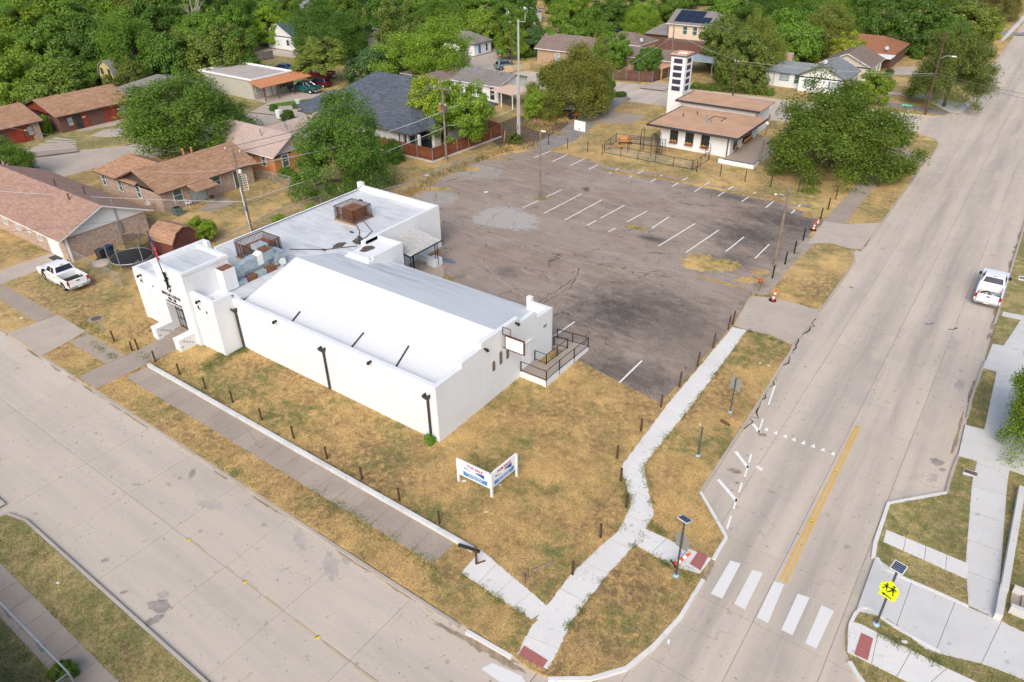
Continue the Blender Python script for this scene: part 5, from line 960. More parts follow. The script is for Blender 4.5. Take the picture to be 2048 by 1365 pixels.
# ------------------------------------------------------------------ poles, wires, lamps
WOOD_P = plain('weathered_pole_wood', (.20,.155,.12), .9, .3, 2.5, c2=(.30,.245,.20)); WOOD_D = plain('dark_pole_wood', (.105,.06,.045), .9, .3, 2.5); PORC = plain('porcelain', (.62,.62,.60), .3); STEELP = plain('pale_steel_pole', (.40,.40,.385), .6, .12, 2, metal=.2); TRAFO = plain('transformer_grey', (.10,.085,.08), .6, .2, 3); TRAFO_R = plain('rusty_transformer', (.33,.15,.085), .8, .25, 4)
POLES = {}
def pole(key, label, u, v, vt, r=.15, m=None, arm=0., arm_dir=0., ins=3, name='utility_pole', cat='pole', lamp=None, group='utility poles', ut=None):
    x, y = G(u, v); h = HT(u, v, vt); t = thing(name, label, cat, (x,y,0), group=group); POLES[key] = (x, y, h)
    tx = 0
    if ut is not None:
        e = 1.0; p0 = PJ(x,y,h)[0]; tx = (ut-p0)/(PJ(x+1,y,h)[0]-p0); tx = max(-.5, min(.5, tx))
    MB().tube([(0,0,0),(tx*.5,0,h*.5),(tx,0,h)], [r,r*.85,r*.68], 9).build('shaft', m or WOOD_P, t)
    if arm:
        c, s = math.cos(arm_dir), math.sin(arm_dir); z = h-.35
        MB().add([(tx+c*a-s*b,s*a+c*b,zz) for zz in (z-.06,z+.06) for a, b in ((-arm,-.05),(arm,-.05),(arm,.05),(-arm,.05))],[(0,3,2,1),(4,5,6,7),(0,1,5,4),(1,2,6,5),(2,3,7,6),(3,0,4,7)]).build('crossarm', WOOD_P, t)
        for k in range(ins):
            a = -arm+.1+2*(arm-.1)*k/max(1,ins-1); MB().lathe([(.03,0),(.07,.05),(.05,.12),(.075,.17),(.02,.24)],(tx+c*a,s*a,z+.06),8).build('insulator', PORC, t)
    if lamp:
        zl, ln, dr = lamp; c, s = math.cos(dr), math.sin(dr); k = zl/h*tx
        MB().tube([(k,0,zl),(k+c*ln*.5,s*ln*.5,zl+.45),(k+c*ln,s*ln,zl+.5)],.04,6).build('lamp_arm', GREYM, t)
        MB().fr((k+c*ln-.15,s*ln-.12,k+c*(ln+.45)+.1,s*(ln+.3)+.12),zl+.38,(k+c*ln-.1,s*ln-.08,k+c*(ln+.4)+.05,s*(ln+.3)+.08),zl+.54).build('lamp_head', PORC, t, bevel=.03)
    return t
t = pole('p1','weathered pole with crossarm and white conduit standing behind the lodge',503,463,297,.17,None,1.15,R(5),2,ut=464); h = POLES['p1'][2]
MB().tube([(.1,-.16,0),(-.1,-.14,h*.55)],.045,6).build('conduit', WHITE, t); MB().lathe([(.02,0),(.17,.05),(.2,.25),(.13,.4),(.02,.45)],(.45,-.1,h*.72),10).build('pole_lamp', PORC, t); MB().tube([(-.1,0,h*.8),(.45,-.1,h*.78)],.03,5).build('lamp_bracket', GREYM, t); MB().cbox((.1,-.2,2.6),(.25,.14,.5)).build('meter_box', GREYM, t)
t = pole('p2','wooden pole with crossarm and pair of transformers beside the lot corner',893,320,172,.17,None,1.3,R(10),3,ut=884); h = POLES['p2'][2]
for sx, mm in ((-.45,TRAFO_R),(.45,TRAFO)):
    o = MB().lathe([(.05,0),(.24,.03),(.24,.75),(.2,.82),(.05,.86)],(sx,-.1,h*.66),12).build('transformer', mm, t)
    for q in (-.08,.08): MB().lathe([(.03,0),(.05,.1),(.02,.25)],(sx+q,-.1,h*.66+.84),6).build('bushing', PORC, o)
t = pole('p3','tall slim grey pole with small top bracket left of the bushy trees',1038.5,283,39,.20,STEELP,0,name='steel_pole'); h = POLES['p3'][2]
MB().tube([(0,0,h-.25),(.9,.2,h-.25),(.95,.2,h+.8)],.06,6).build('top_bracket', STEELP, t); MB().tube([(-.22,-.1,0),(-.22,-.1,h*.55)],.05,6).build('conduit', PORC, t); MB().cbox((-.1,-.25,2.0),(.3,.2,.5)).build('meter_box', GREYM, t)
pole('p4','bare wooden lamp pole standing in the middle of the parking lot',1080,395,257,.12,None,0,name='lot_pole',lamp=(7.2,.35,R(-20)),group='lot poles')
t = pole('p5','dark wooden pole at the edge of the oak crown',1517,330,228,.15,None,0,ut=1540); MB().lathe([(.02,0),(.2,.1),(.2,.4),(.02,.5)],(.2,0,5.0),8).build('pole_lamp', PORC, t)
pole('p6','leaning wooden pole with lamp arm at the lot edge by the street',1548,530,372,.15,None,0,name='lot_pole',lamp=(6.3,.8,R(200)),group='lot poles',ut=1580)
pole('p7','short wooden pole in front of the hedge behind the station',1465,195,120,.13,WOOD_D,.35,0,2,ut=1474)
pole('p8','tall dark wooden pole with street lamp at the far right corner',1850,230,68,.17,WOOD_D,0,lamp=(8.0,1.6,R(10)),ut=1892)
pole('p9','pole with street lamp in front of the light green tree at the top',815,112,53,.14,None,0,lamp=(4.6,1.5,R(20)),ut=807)
pole('p10','plain wooden pole beside the pale picket fence near the stop sign',1024,143,49,.14,WOOD_D,0)
pole('p11','wooden pole rising right behind the drill tower',1343,128,40,.14,None,0,ut=1349)
pole('p12','thin pole among the trees at the top left of the white gabled house',643,90,34,.12,None,0,ut=632)
pole('p13','thin pole with crossarm against trees left of the red house at the top',718,95,30,.12,None,.5,0,2)
def wire(label, a, b, sag, r=.03, m=None, n=14):
    A, B = Vector(a), Vector(b); pts = []
    for i in range(n+1):
        s = i/n; p = A+(B-A)*s; p.z -= 4*sag*s*(1-s); pts.append(p)
    o = MB().tube([q-A for q in pts], r, 4).build('overhead_wire', m or CABLE, None); o.location = A; tag(o, label, 'wire', 'overhead wires'); return o
CABLE = plain('grey_cable', (.14,.14,.145), .6); CABLE_L = plain('pale_cable', (.42,.42,.42), .6)
x1, y1, h1 = POLES['p1']; x2, y2, h2 = POLES['p2']; x3, y3, h3 = POLES['p3']; x7, y7, h7 = POLES['p7']; x8, y8, h8 = POLES['p8']; x11, y11, h11 = POLES['p11']; x9, y9, h9 = POLES['p9']; x10, y10, h10 = POLES['p10']
wire('upper thin wire from the lodge pole crossarm to the transformer pole', (x1-1.1,y1,h1-.1), (x2-1.2,y2,h2-.1), .5); wire('second thin wire from the lodge pole crossarm to the transformer pole', (x1+1.1,y1,h1-.1), (x2+.1,y2,h2-.1), .5)
wire('thick pale cable sagging from the lodge pole to below the transformers', (x1,y1,h1*.79), (x2-.2,y2,h2*.66), .75, .045, CABLE_L); wire('pale looped cable, lowest of those between lodge pole and transformer pole', (x1,y1,h1*.38), (x2,y2,h2*.45), .35, .04, CABLE_L); wire('thin dark cable just under the lowest pale loop', (x1,y1,h1*.34), (x2,y2,h2*.42), .4, .02)
wire('pale cable from the transformer pole to the tall grey pole', (x2,y2,h2*.70), (x3,y3,h3*.50), .4, .035, CABLE_L); wire('lower cable from the transformer pole to the tall grey pole', (x2,y2,h2*.47), (x3,y3,h3*.30), .5, .03, CABLE_L)
wire('service wire from the lodge pole over the trampoline to the left edge', (x1,y1,h1*.37), (-95,18,6.2), .5, .03, CABLE_L); wire('dark wire from the lodge pole over the white pickup', (x1,y1,h1*.34), (-80,10,5.6), .5, .02); wire('upper wire from the lodge pole over the brick house roof', (x1,y1,h1*.9), (-100,31,8.4), .5, .02)
wire('service drop from the lodge pole down to the brick ranch eave', (x1,y1,h1*.78), (-78.2,39.5,3.9), .3, .018, CABLE_L)
wire('long wire from the tower pole past the hedge pole', (x11,y11,h11*.72), (x7,y7,h7-.1), .4, .03, CABLE_L); wire('wire from the hedge pole to the dark corner pole', (x7,y7,h7-.15), (x8,y8,h8*.52), .5, .022, CABLE_L); wire('lower wire from the hedge pole to the dark corner pole', (x7,y7,h7-.5), (x8,y8,h8*.50), .7, .02); wire('wire from the dark corner pole off over the wide street', (x8,y8,h8*.52), (16,112,6.0), .4, .022); wire('second wire from the dark corner pole off over the wide street', (x8,y8,h8*.49), (16,110,5.6), .4, .02)
wire('top wire from the dark corner pole across the far trees', (x8,y8,h8-.6), (x11,y11,h11-.3), .8, .02); wire('wire along the cross street between the two far poles', (x9,y9,h9-.1), (x10,y10,h10-.1), .5, .02); wire('wire from the stop sign pole to the tower pole', (x10,y10,h10*.7), (x11,y11,h11*.6), .6, .02)
wire('pale guy cable from the bushy trees up to the tower pole', (*G(1208,160,4.2),4.2), (x11,y11,h11*.66), .3, .03, CABLE_L)
# ------------------------------------------------------------------ fence posts
RPOST = plain('rust_brown_post', (.085,.047,.03), .9, .35, 7, c2=(.15,.085,.05))
def ipost(label, u, v, h, m=RPOST, w_=.06, group='rusty posts', lean=0., name='fence_post'):
    x, y = G(u, v); o = MB().box(-w_,-w_*.6,0,w_,w_*.6,h).box(-w_*.4,-w_*1.0,h*.02,w_*.4,w_*1.0,h*.985).build(name, m); o.location = (x,y,0); o.rotation_euler = (0,lean,random.uniform(-.2,.2)); tag(o, label, 'post', group); return o
PW = [(228.5,683),(265,702),(277,700),(311,724),(360,750),(411.7,778),(466,806),(524,841),(587.5,877),(654,918),(724,959),(799,1002),(879,1048)]
for i, (u, v) in enumerate(PW):
    lb = ['rusty post standing alone left of the entry path','thin rusty post, left of the close pair beside the entry path','leaning rusty post, right of the close pair beside the entry path','rusty post at the right edge of the entry path'][i] if i < 4 else ORD[i-4]+' rusty post on the low white wall, counted from the entry path'
    ipost(lb, u, v, .98 if i != 1 else .85, lean=-.06 if i == 2 else random.uniform(-.02,.02))
for i, (u, v) in enumerate([(1145,1150),(1201,1076),(1252,1016),(1241,963),(1234,918),(1282,863),(1322,815)]): ipost(ORD[i]+' rusty post along the winding walk, counted from the street corner', u, v, 1.05, lean=random.uniform(-.02,.02))
for i, (u, v) in enumerate([(1358.6,774),(1394.5,734),(1425.7,696),(1456,660),(1465,650)]): ipost(ORD[i]+' brown post between the lot and the white walk, counted from the lawn', u, v, 1.3, lean=.03)
for i, (u, v) in enumerate([(1544.7,557),(1569.6,529.5),(1588,507.5),(1606,482),(1641,439.5),(1656,419)]): ipost(ORD[i]+' dark post along the broken walk, counted from the orange box', u, v, 1.3, TRIM)
for i, (u, v) in enumerate([(1097,290.5),(1135,298),(1175,305),(1204,311)]): ipost(ORD[i]+' thin black post beyond the north stalls, counted from the alley', u, v, 1.45, TRIM, .04, 'black posts')
for i, (u, v) in enumerate([(1393,345),(1440,354),(1489.6,364),(1541,374),(1596,385),(1671,399)]): ipost(ORD[i]+' thin black post between the lot and the oak, counted from the station', u, v, 1.55, TRIM, .04, 'black posts')
# ------------------------------------------------------------------ chain link fences
def mat_mesh():
    m, t, bs = nodes('chain_link_mesh'); bs.inputs['Base Color'].default_value = (.30,.33,.35,1); bs.inputs['Roughness'].default_value = .5; bs.inputs['Alpha'].default_value = .16; return m
CLM = mat_mesh(); CLP = plain('galvanised_post', (.32,.37,.40), .5, .15, 4, metal=.3)
def chain(label, pts, h=1.2, step=3.0, world=False, r=.03):
    P = [Vector((*p,0)) for p in (pts if world else W(*pts))]; o0 = P[0]; t = thing('chain_link_fence', label, 'fence', o0, group='chain link fences')
    MB().tube([p-o0+Vector((0,0,h)) for p in P], r, 5).build('top_rail', CLP, t)
    for i in range(len(P)-1):
        a, b = P[i]-o0, P[i+1]-o0; n = max(1, round((b-a).length/step))
        for j in range(n+(1 if i == len(P)-2 else 0)): q = a+(b-a)*(j/n); MB().tube([q,q+Vector((0,0,h+.05))], r*1.25, 6).build('post', CLP, t)
        for j in range(n): q0, q1 = a+(b-a)*(j/n), a+(b-a)*((j+1)/n); MB().poly([q0+Vector((0,0,.03)),q1+Vector((0,0,.03)),q1+Vector((0,0,h-.02)),q0+Vector((0,0,h-.02))]).build('mesh_panel', CLM, t, recalc=False)
    return t
chain('chain link fence from the brick house corner round the trampoline yard', [(141,519),(246,575),(284,545)], 1.25, 4.2)
chain('chain link fence across the yard behind the brick ranch', [(517,358),(683,396)], 1.2, 3)
chain('chain link fence running behind the lodge roof toward the shed', [(682,398),(560,440),(440,505)], 1.2, 3.2)
chain('chain link fence along the weedy west edge of the lot', [(686,396),(760,402),(814,388),(850,371),(884,350),(949,328)], 1.25, 3)
a, b = G(0,1205,1.2), G(137,1346,1.2); chain('blue-grey chain link fence at the bottom left corner', [(a[0]-6,a[1]-.03),a,b,(b[0],b[1]-1.6)], 1.2, 3, True, .035)
ipost('leaning pale post beside the manhole cover', 207, 662, 1.0, CLP, .035, 'pale posts', -.25); 
o = ipost('wire-draped leaning post on the lawn left of the lodge', 268, 622, 1.1, CLP, .03, 'pale posts', .1)
# ------------------------------------------------------------------ board fences
CEDAR = plain('stained_cedar', (.20,.07,.032), .8, .2, 1.5, obj=False, c2=(.27,.10,.05)); DARKF = plain('old_fence_boards', (.135,.07,.055), .9, .25, 1.5, obj=False)
def boards(label, pts, h, m, bw=.15, base=0., post=CLP, panel=2.5, name='board_fence'):
    P = [Vector((*p,0)) for p in pts]; o0 = P[0]; t = thing(name, label, 'fence', o0, group='board fences')
    for i in range(len(P)-1):
        a, b = P[i]-o0, P[i+1]-o0; Ln = (b-a).length; d = (b-a)/Ln; nrm = Vector((-d.y,d.x,0)); n = max(1, round(Ln/panel))
        for k in range(n):
            s0, s1 = Ln*k/n, Ln*(k+1)/n; mb = MB(); c = int((s1-s0)/bw)
            for q in range(c):
                e0 = a+d*(s0+(s1-s0)*q/c+.006); e1 = a+d*(s0+(s1-s0)*(q+1)/c-.006); hh = h+random.uniform(-.012,.012)
                mb.ext([e0+Vector((0,0,base)),e1+Vector((0,0,base)),e1+nrm*.025+Vector((0,0,base)),e0+nrm*.025+Vector((0,0,base))],(0,0,hh-base))
            pn = mb.build('fence_panel', m, t); pn['kind'] = 'stuff'
            e = a+d*s0-nrm*.06; MB().tube([e,e+Vector((0,0,h+.04))],.035,6).build('post', post, t)
        for z in (base+.3, h-.35):
            q0, q1 = a-nrm*.04, b-nrm*.04; MB().ext([q0+Vector((0,0,z)),q1+Vector((0,0,z)),q1+Vector((0,0,z+.08)),q0+Vector((0,0,z+.08))], -nrm*.03).build('rail', m, t)
        if base: MB().ext([a-nrm*.08,b-nrm*.08,b+nrm*.1,a+nrm*.1],(0,0,base-.005)).build('footing', WALK_E, t)
boards('tall stained cedar fence round the slate roof house yard', [(-83,67.9),(-67.1,67.9),(-62.0,67.9),(-61.2,81.8),(-64.2,82.6)], 1.85, CEDAR, base=.22)
boards('dark brown board fence along the far cross street', [(-67.6,121.0),(-58.4,123.5),(-57.6,131.5)], 1.8, DARKF)
boards('pale new picket fence beside the stop sign', [G(1008,146),G(1027,144),G(1060,138)], 1.2, plain('new_pine',(.55,.42,.22),.8), .22)
boards('dark plank fence by the bungalow yard', [G(964,190),G(985,199),G(1022,213)], 1.5, plain('grey_planks',(.13,.125,.12),.9), .2)
boards('weathered grey board fence left of the teal roof house', [G(500,126),G(548,118)], 1.7, plain('grey_boards',(.19,.165,.15),.9), .2)
# ------------------------------------------------------------------ for sale sign
fs = thing('for_sale_sign', 'white V-shaped for sale sign on three posts on the lodge lawn', 'sign', (*G(983,995),0)); V0 = Vector((*G(983,995),0))
RED_T = plain('red_print', (.50,.01,.06), .5, .05); BLUE_T = plain('blue_print', (.015,.09,.40), .5, .1, 6); BLUE_L = plain('light_blue_print', (.06,.24,.50), .5, .1, 6); PRINT_W = plain('white_print', (.80,.82,.84), .5, .03)
def sgnpanel(dirv, ln, flip):
    d = Vector(dirv).normalized(); n_ = Vector((d.y,-d.x,0)) if not flip else Vector((-d.y,d.x,0)); ang = math.atan2(d.y,d.x) if not flip else math.atan2(-d.y,-d.x)
    # local frame: x along the board as read from the street, z up
    root = bpy.data.objects.new('panel', None)
    ex = d if not flip else -d; org = Vector((0,0,0)) if not flip else d*ln
    def P(a, z, o=0.): q = org+ex*a+n_*o; return (q.x,q.y,z)
    bd = MB().ext([P(0,.62),P(ln,.62),P(ln,1.72),P(0,1.72)], n_*-.07).build('board', PRINT_W, fs)
    MB().ext([P(0,1.721,.02),P(ln,1.721,.02),P(ln,1.76,.02),P(0,1.76,.02)], n_*-.11).build('top_trim', WHITE, bd)
    m0 = (ln-1.75)/2+(.12 if flip else -.0)
    MB().ext([P(m0+.1,1.30,.006),P(m0+.62,1.22,.006),P(m0+.55,1.28,.006),P(m0+.45,1.28,.006),P(m0+.1,1.42,.006)][::-1], n_*.004).build('logo', BLUE_T, bd)
    MB().ext([P(m0+.85,1.32,.006),P(m0+1.55,1.12,.006),P(m0+1.55,1.42,.006),P(m0+1.0,1.38,.006)], n_*.004).build('logo', BLUE_T, bd)
    MB().ext([P(m0,.74,.006),P(m0+1.75,.74,.006),P(m0+1.75,1.06,.006),P(m0,1.06,.006)], n_*.004).build('name_band', BLUE_L, bd)
    for body_, size, zz, mm, oo in (('FOR SALE',.27,1.56,RED_T,.008),('CYNTHIA REALTY',.165,.985,PRINT_W,.012),('817-555-0142',.165,.83,PRINT_W,.012)):
        c = bpy.data.curves.new('lettering','FONT'); c.body = body_; c.size = size; c.extrude = .003; c.align_x = 'CENTER'; c.align_y = 'CENTER'; c.offset = .008 if size > .2 else 0
        to = bpy.data.objects.new('lettering', c); col.objects.link(to); bpy.context.view_layer.update(); me = bpy.data.meshes.new_from_object(to); bpy.data.objects.remove(to); me.materials.clear(); me.materials.append(mm)
        o = bpy.data.objects.new('lettering', me); col.objects.link(o); o.parent = bd; o.location = P(m0+.87,zz,oo); o.rotation_euler = (R(90),0,math.atan2(ex.y,ex.x))
    bpy.data.objects.remove(root)
    return d*ln
eL = Vector((*G(915,962),0))-V0; eR = Vector((*G(1034,952),0))-V0
sgnpanel(eL, eL.length, True); sgnpanel(eR, eR.length, False)
for q, hh in ((Vector((0,0,0)),1.75),(eL*.97,1.68),(eR*.97,1.68)): MB().box(q.x-.06,q.y-.02,0,q.x+.06,q.y+.12,hh).build('post', WHITE, fs)
# ------------------------------------------------------------------ traffic signs
YG = plain('fluorescent_yellow_green', (.66,.80,.005), .5, .03); SIGNB = plain('sign_back', (.30,.30,.28), .5, .1, 4, metal=.2); SOLC = plain('solar_blue', (.02,.045,.10), .2, .2, 6, spec=.6)
def school(label, u, v, h, face, front):
    x, y = G(u, v); t = thing('school_crossing_sign', label, 'traffic sign', (x,y,0), face, 'school crossing signs'); s = 1
    MB().tube([(0,0,0),(0,0,h)],.055,8).build('post', plain('dark_grey_post',(.09,.10,.11),.5,.1,3,metal=.3), t); MB().lathe([(.17,0),(.17,.05),(.08,.12)],(0,0,0),10).build('base', plain('blue_steel',(.32,.45,.55),.5), t)
    yb = -.07; pent = [(-.42,2.35),(.42,2.35),(.42,2.72),(0,3.12),(-.42,2.72)]
    pn = MB().ext([(a*s,yb,b) for a, b in pent],(0,-.015,0)).build('sign_plate', YG if front else SIGNB, t)
    aw_ = MB().box(-.36,yb-.015,1.98,.36,yb,2.33).build('arrow_plate', YG if front else SIGNB, t)
    if front:
        pe = [(.97*a,2.72+(b-2.72)*.95) for a, b in pent]
        f = yb-.019
        def man(cx, cz, k):
            b = MB(); Q = lambda *p: b.ext([(cx+a*k,f,cz+c*k) for a, c in p],(0,-.004,0))
            Q((-.10,.46),(.10,.46),(.10,.52),(.03,.56),(-.05,.56)); b.lathe([(.001,-.004),(.06*k,0),(.001,.004)],(cx,f-.003,cz+.42*k),8,axis='y')
            Q((-.10,.10),(.09,.10),(.12,.34),(-.12,.34)); Q((-.12,.34),(-.25,.18),(-.2,.14),(-.07,.27)); Q((.12,.34),(.24,.22),(.18,.12),(.14,.14),(.17,.21),(.09,.28)); Q((-.10,.12),(.02,.12),(-.14,-.12),(-.24,-.26),(-.30,-.22),(-.2,-.06)); Q((-.02,.12),(.10,.12),(.10,-.1),(.16,-.30),(.08,-.30),(.03,-.08))
            b.build('walking_figure', TRIM, pn)
        man(-.15,2.56,.55); man(.14,2.53,.68)
        MB().ext([(-.27,f,2.15),(-.12,f,2.25),(-.12,f,2.19),(.2,f,2.13),(.2,f,2.07),(-.12,f,2.12),(-.12,f,2.05)],(0,-.004,0)).build('arrow', TRIM, aw_)
    so = MB().cbox((0,0,0),(.58,.52,.04)).build('solar_frame', PORC, t); so.location = (0,.02,h+.12); so.rotation_euler = (R(18),0,0)
    for k in range(5): MB().cbox((0,-.18+k*.09,.024),(.5,.078,.006)).build('solar_cell', SOLC, so)
    MB().tube([(0,0,h-.05),(0,.02,h+.1)],.04,6).build('mount', GREYM, t)
school('yellow-green school crossing sign with walkers and arrow beside the right-hand ramp', 1752, 1249, 3.85, R(-12), True)
school('school crossing sign seen from behind, beside the left-hand ramp', 1352, 1152, 3.95, R(168), False)
def signpost(label, u, v, h, rz, plate, cat='traffic sign', name='sign_post', m=SIGNB, extra=None):
    x, y = G(u, v); t = thing(name, label, cat, (x,y,0), rz); MB().tube([(0,0,0),(0,0,h)],.045,8).build('post', plain('dark_grey_post',(.09,.10,.11),.5), t); MB().lathe([(.15,0),(.15,.05),(.07,.11)],(0,0,0),10).build('base', plain('blue_steel',(.32,.45,.55),.5), t)
    if plate: MB().box(-plate[0]/2,-.075,h-plate[1],plate[0]/2,-.055,h).build('sign_plate', m, t)
    return t
signpost('rectangular street sign seen from behind on the verge', 1460, 825, 2.75, R(170), (.75,.95)); signpost('bare steel post without a sign on the verge', 1396, 912, 2.25, 0, None, 'post')
GREEN_S = plain('street_sign_green', (.0,.33,.20), .5, .05); STOPR = plain('stop_sign_red', (.5,.02,.03), .5, .05)
def nameplate(t, z, w_, txt, rz=0):
    p = MB().box(-w_/2,-.012,z,w_/2,.012,z+.26).build('name_blade', GREEN_S, t); p.rotation_euler = (0,0,rz)
    c = bpy.data.curves.new('lettering','FONT'); c.body = txt; c.size = .24; c.extrude = .004; c.align_x = 'CENTER'; c.align_y = 'CENTER'
    to = bpy.data.objects.new('lettering', c); col.objects.link(to); bpy.context.view_layer.update(); me = bpy.data.meshes.new_from_object(to); bpy.data.objects.remove(to); me.materials.clear(); me.materials.append(PRINT_W)
    o = bpy.data.objects.new('lettering', me); col.objects.link(o); o.parent = p; o.location = (0,-.016,z+.13); o.rotation_euler = (R(90),0,0)
t = signpost('green street name sign on a slim post beside the oak', 1801, 258, 3.3, R(-4), None, 'street sign'); nameplate(t, 3.15, 1.5, 'NE 37TH ST')
t = signpost('green street name sign above a red stop sign at the far junction', 1001, 138, 3.3, R(-25), None, 'street sign'); nameplate(t, 3.1, 1.3, 'NE 37 ST')
oc = [(.42*math.cos(R(22.5+45*k)), 2.45+.42*math.sin(R(22.5+45*k))) for k in range(8)]
so = MB().ext([(a,-.06,b) for a, b in oc],(0,-.015,0)).build('stop_plate', STOPR, t)
c = bpy.data.curves.new('lettering','FONT'); c.body = 'STOP'; c.size = .3; c.extrude = .004; c.align_x = 'CENTER'; c.align_y = 'CENTER'; to = bpy.data.objects.new('lettering', c); col.objects.link(to); bpy.context.view_layer.update(); me = bpy.data.meshes.new_from_object(to); bpy.data.objects.remove(to); me.materials.clear(); me.materials.append(PRINT_W)
o = bpy.data.objects.new('lettering', me); col.objects.link(o); o.parent = so; o.location = (0,-.08,2.45); o.rotation_euler = (R(90),0,0)
# ------------------------------------------------------------------ delineators, cones
ORANGE = plain('traffic_orange', (.75,.075,.01), .5, .08, 5); RUB = plain('black_rubber', (.016,.016,.017), .8)
def delin(label, loc, rot, h=1.05, base=True, name='traffic_delineator'):
    t = thing(name, label, 'delineator', loc, 0, 'orange delineators'); t.rotation_euler = rot
    if base: MB().prism([(.30*math.cos(R(22.5+45*k))*1.1,.30*math.sin(R(22.5+45*k))*1.1) for k in range(8)],0,.06).build('rubber_base', RUB, t)
    n = 5
    for k in range(n):
        z0, z1 = .06+(h-.06)*k/n, .06+(h-.06)*(k+1)/n; r0, r1 = .13-.06*k/n, .13-.06*(k+1)/n
        MB().lathe([(r0,z0),(r1,z1-.001)],(0,0,0),10).build('band', ORANGE if k % 2 == 0 else PRINT_W, t)
    MB().lathe([(.05,h),(.055,h+.05),(.02,h+.09)],(0,0,0),8).build('handle', ORANGE, t)
delin('orange and white delineator on a black base at the lot driveway', (*G(1545,602),.02), (0,R(7),0), 1.05)
delin('orange delineator knocked over beside the crossing ramp', (*G(1346,1135),.17), (R(-20),R(62),R(35)), 1.0)
delin('orange delineator at the edge of the far lot driveway', (*G(1626,461),.02), (0,R(4),0), .75); delin('small orange delineator with white band by the dark post', (*G(1635,449),.02), (0,0,0), .5, False)
t = thing('box_on_post', 'small orange box on a wooden post at the lot edge', 'post box', (*G(1518,582),0)); MB().box(-.05,-.05,0,.05,.05,.75).build('post', WOOD_P, t); MB().box(-.2,-.16,.751,.2,.16,1.0).build('box', RUST, t); MB().ext([(-.24,-.2,1.0),(.24,-.2,1.0),(0,-.2,1.15)],(0,.4,0)).build('lid', plain('orange_lid',(.42,.13,.05),.7), t)
# ------------------------------------------------------------------ yard things
t = thing('trampoline', 'round trampoline with black safety net behind the lodge front', 'trampoline', (*G(268,528),0)); tx, ty = t.location.x, t.location.y
ring = [(1.9*math.cos(R(k*15)),1.9*math.sin(R(k*15)),.8) for k in range(25)]; MB().tube(ring,.05,6).build('frame_ring', CLP, t); MB().poly([(p[0]*.97,p[1]*.97,.79) for p in ring[:-1]]).build('jump_mat', plain('trampoline_mat',(.035,.042,.05),.7), t, recalc=False)
m_net, tn, bn_ = nodes('safety_net'); bn_.inputs['Base Color'].default_value = (.02,.022,.025,1); bn_.inputs['Alpha'].default_value = .55
nb = MB()
for k in range(24): a, b = ring[k], ring[k+1]; nb.add([(a[0],a[1],.85),(b[0],b[1],.85),(b[0]*1.03,b[1]*1.03,2.3),(a[0]*1.03,a[1]*1.03,2.3)],[(0,1,2,3)]) if not (10 < k < 17) else None
nb.build('safety_net', m_net, t, recalc=False)
for k in range(0,24,4): p = ring[k]; MB().tube([(p[0]*1.04,p[1]*1.04,0),(p[0]*1.04,p[1]*1.04,2.45)],.035,6).build('net_pole', CLP, t)
H = thing('garden_shed', 'small red-brown garden shed with barn-shaped tan roof', 'shed', (*G(355,502),0)); sx, sy = H.location.x, H.location.y
for nm, pf, m_, y0_, y1_ in (('wall', [(-1.5,0),(1.5,0),(1.5,1.7),(.85,2.5),(0,2.8),(-.85,2.5),(-1.5,1.7)], plain('barn_red',(.15,.055,.045),.8), -1.4, 1.6), ('roof', [(1.7,1.62),(.93,2.62),(0,2.96),(-.93,2.62),(-1.7,1.62),(-1.6,1.58),(-.85,2.52),(0,2.83),(.85,2.52),(1.6,1.58)], SH_TAN, -1.6, 1.8)):
    o = MB().ext([(y0_,a,b) for a, b in pf],(y1_-y0_,0,0)).build(nm, m_, H)
H.rotation_euler = (0,0,R(8))
MB().box(1.601,-.5,.1,1.64,.5,1.7).build('door', plain('barn_red_door',(.12,.045,.04),.8), H)
for lb, u, v, m_ in (('blue wheeled bin against the brick gable wall', 222, 500, plain('blue_bin',(.01,.045,.10),.5)), ('dark wheeled bin left of the blue one', 205, 507, CHAR)):
    t = thing('wheeled_bin', lb, 'bin', (*G(u,v+12),0), R(20), 'wheeled bins'); MB().fr((-.25,-.28,.25,.28),.08,(-.31,-.36,.31,.36),1.0).build('body', m_, t, bevel=.03); MB().box(-.34,-.39,1.001,.34,.37,1.07).build('lid', m_, t, bevel=.02); MB().lathe([(.1,-.04),(.1,.04)],(-.27,-.3,.1),10,axis='x').build('wheel', RUB, t); MB().lathe([(.1,-.04),(.1,.04)],(.27,-.3,.1),10,axis='x').build('wheel', RUB, t)
t = thing('sandbox_shell', 'beige turtle-shaped sandbox shell lying near the trampoline', 'sandbox', (*G(205,529),0)); MB().lathe([(.02,0),(.85,0),(.9,.12),(.7,.28),(.4,.34),(.02,.36)],(0,0,0),14).build('shell', plain('beige_plastic',(.48,.40,.34),.5), t, smooth=True); MB().lathe([(.02,0),(.2,.02),(.22,.15),(.02,.25)],(.5,.75,.05),10).build('head', plain('beige_plastic',(.48,.40,.34),.5), t, smooth=True)
o = MB().box(-.7,-.4,.02,.7,.4,.05).build('door_mat', CHAR); o.location = (*G(112,517),.0); tag(o, 'dark mat on the driveway in front of the white garage door', 'mat')
t = thing('air_conditioner', 'green air conditioning unit at the corner of the brick ranch', 'air conditioner', (*G(357,430),0)); MB().box(-.42,-.42,.05,.42,.42,.85).build('housing', plain('green_metal',(.10,.15,.13),.6), t, bevel=.03); MB().lathe([(.36,.851),(.36,.88),(.3,.885)],(0,0,0),14).build('fan_grille', TRIM, t); MB().box(-.5,-.5,0,.5,.5,.049).build('pad', WALK_OLD, t)
dish('small white dish near the ground at the brick ranch corner', (*G(301,424),.0), R(60), .26, .9)
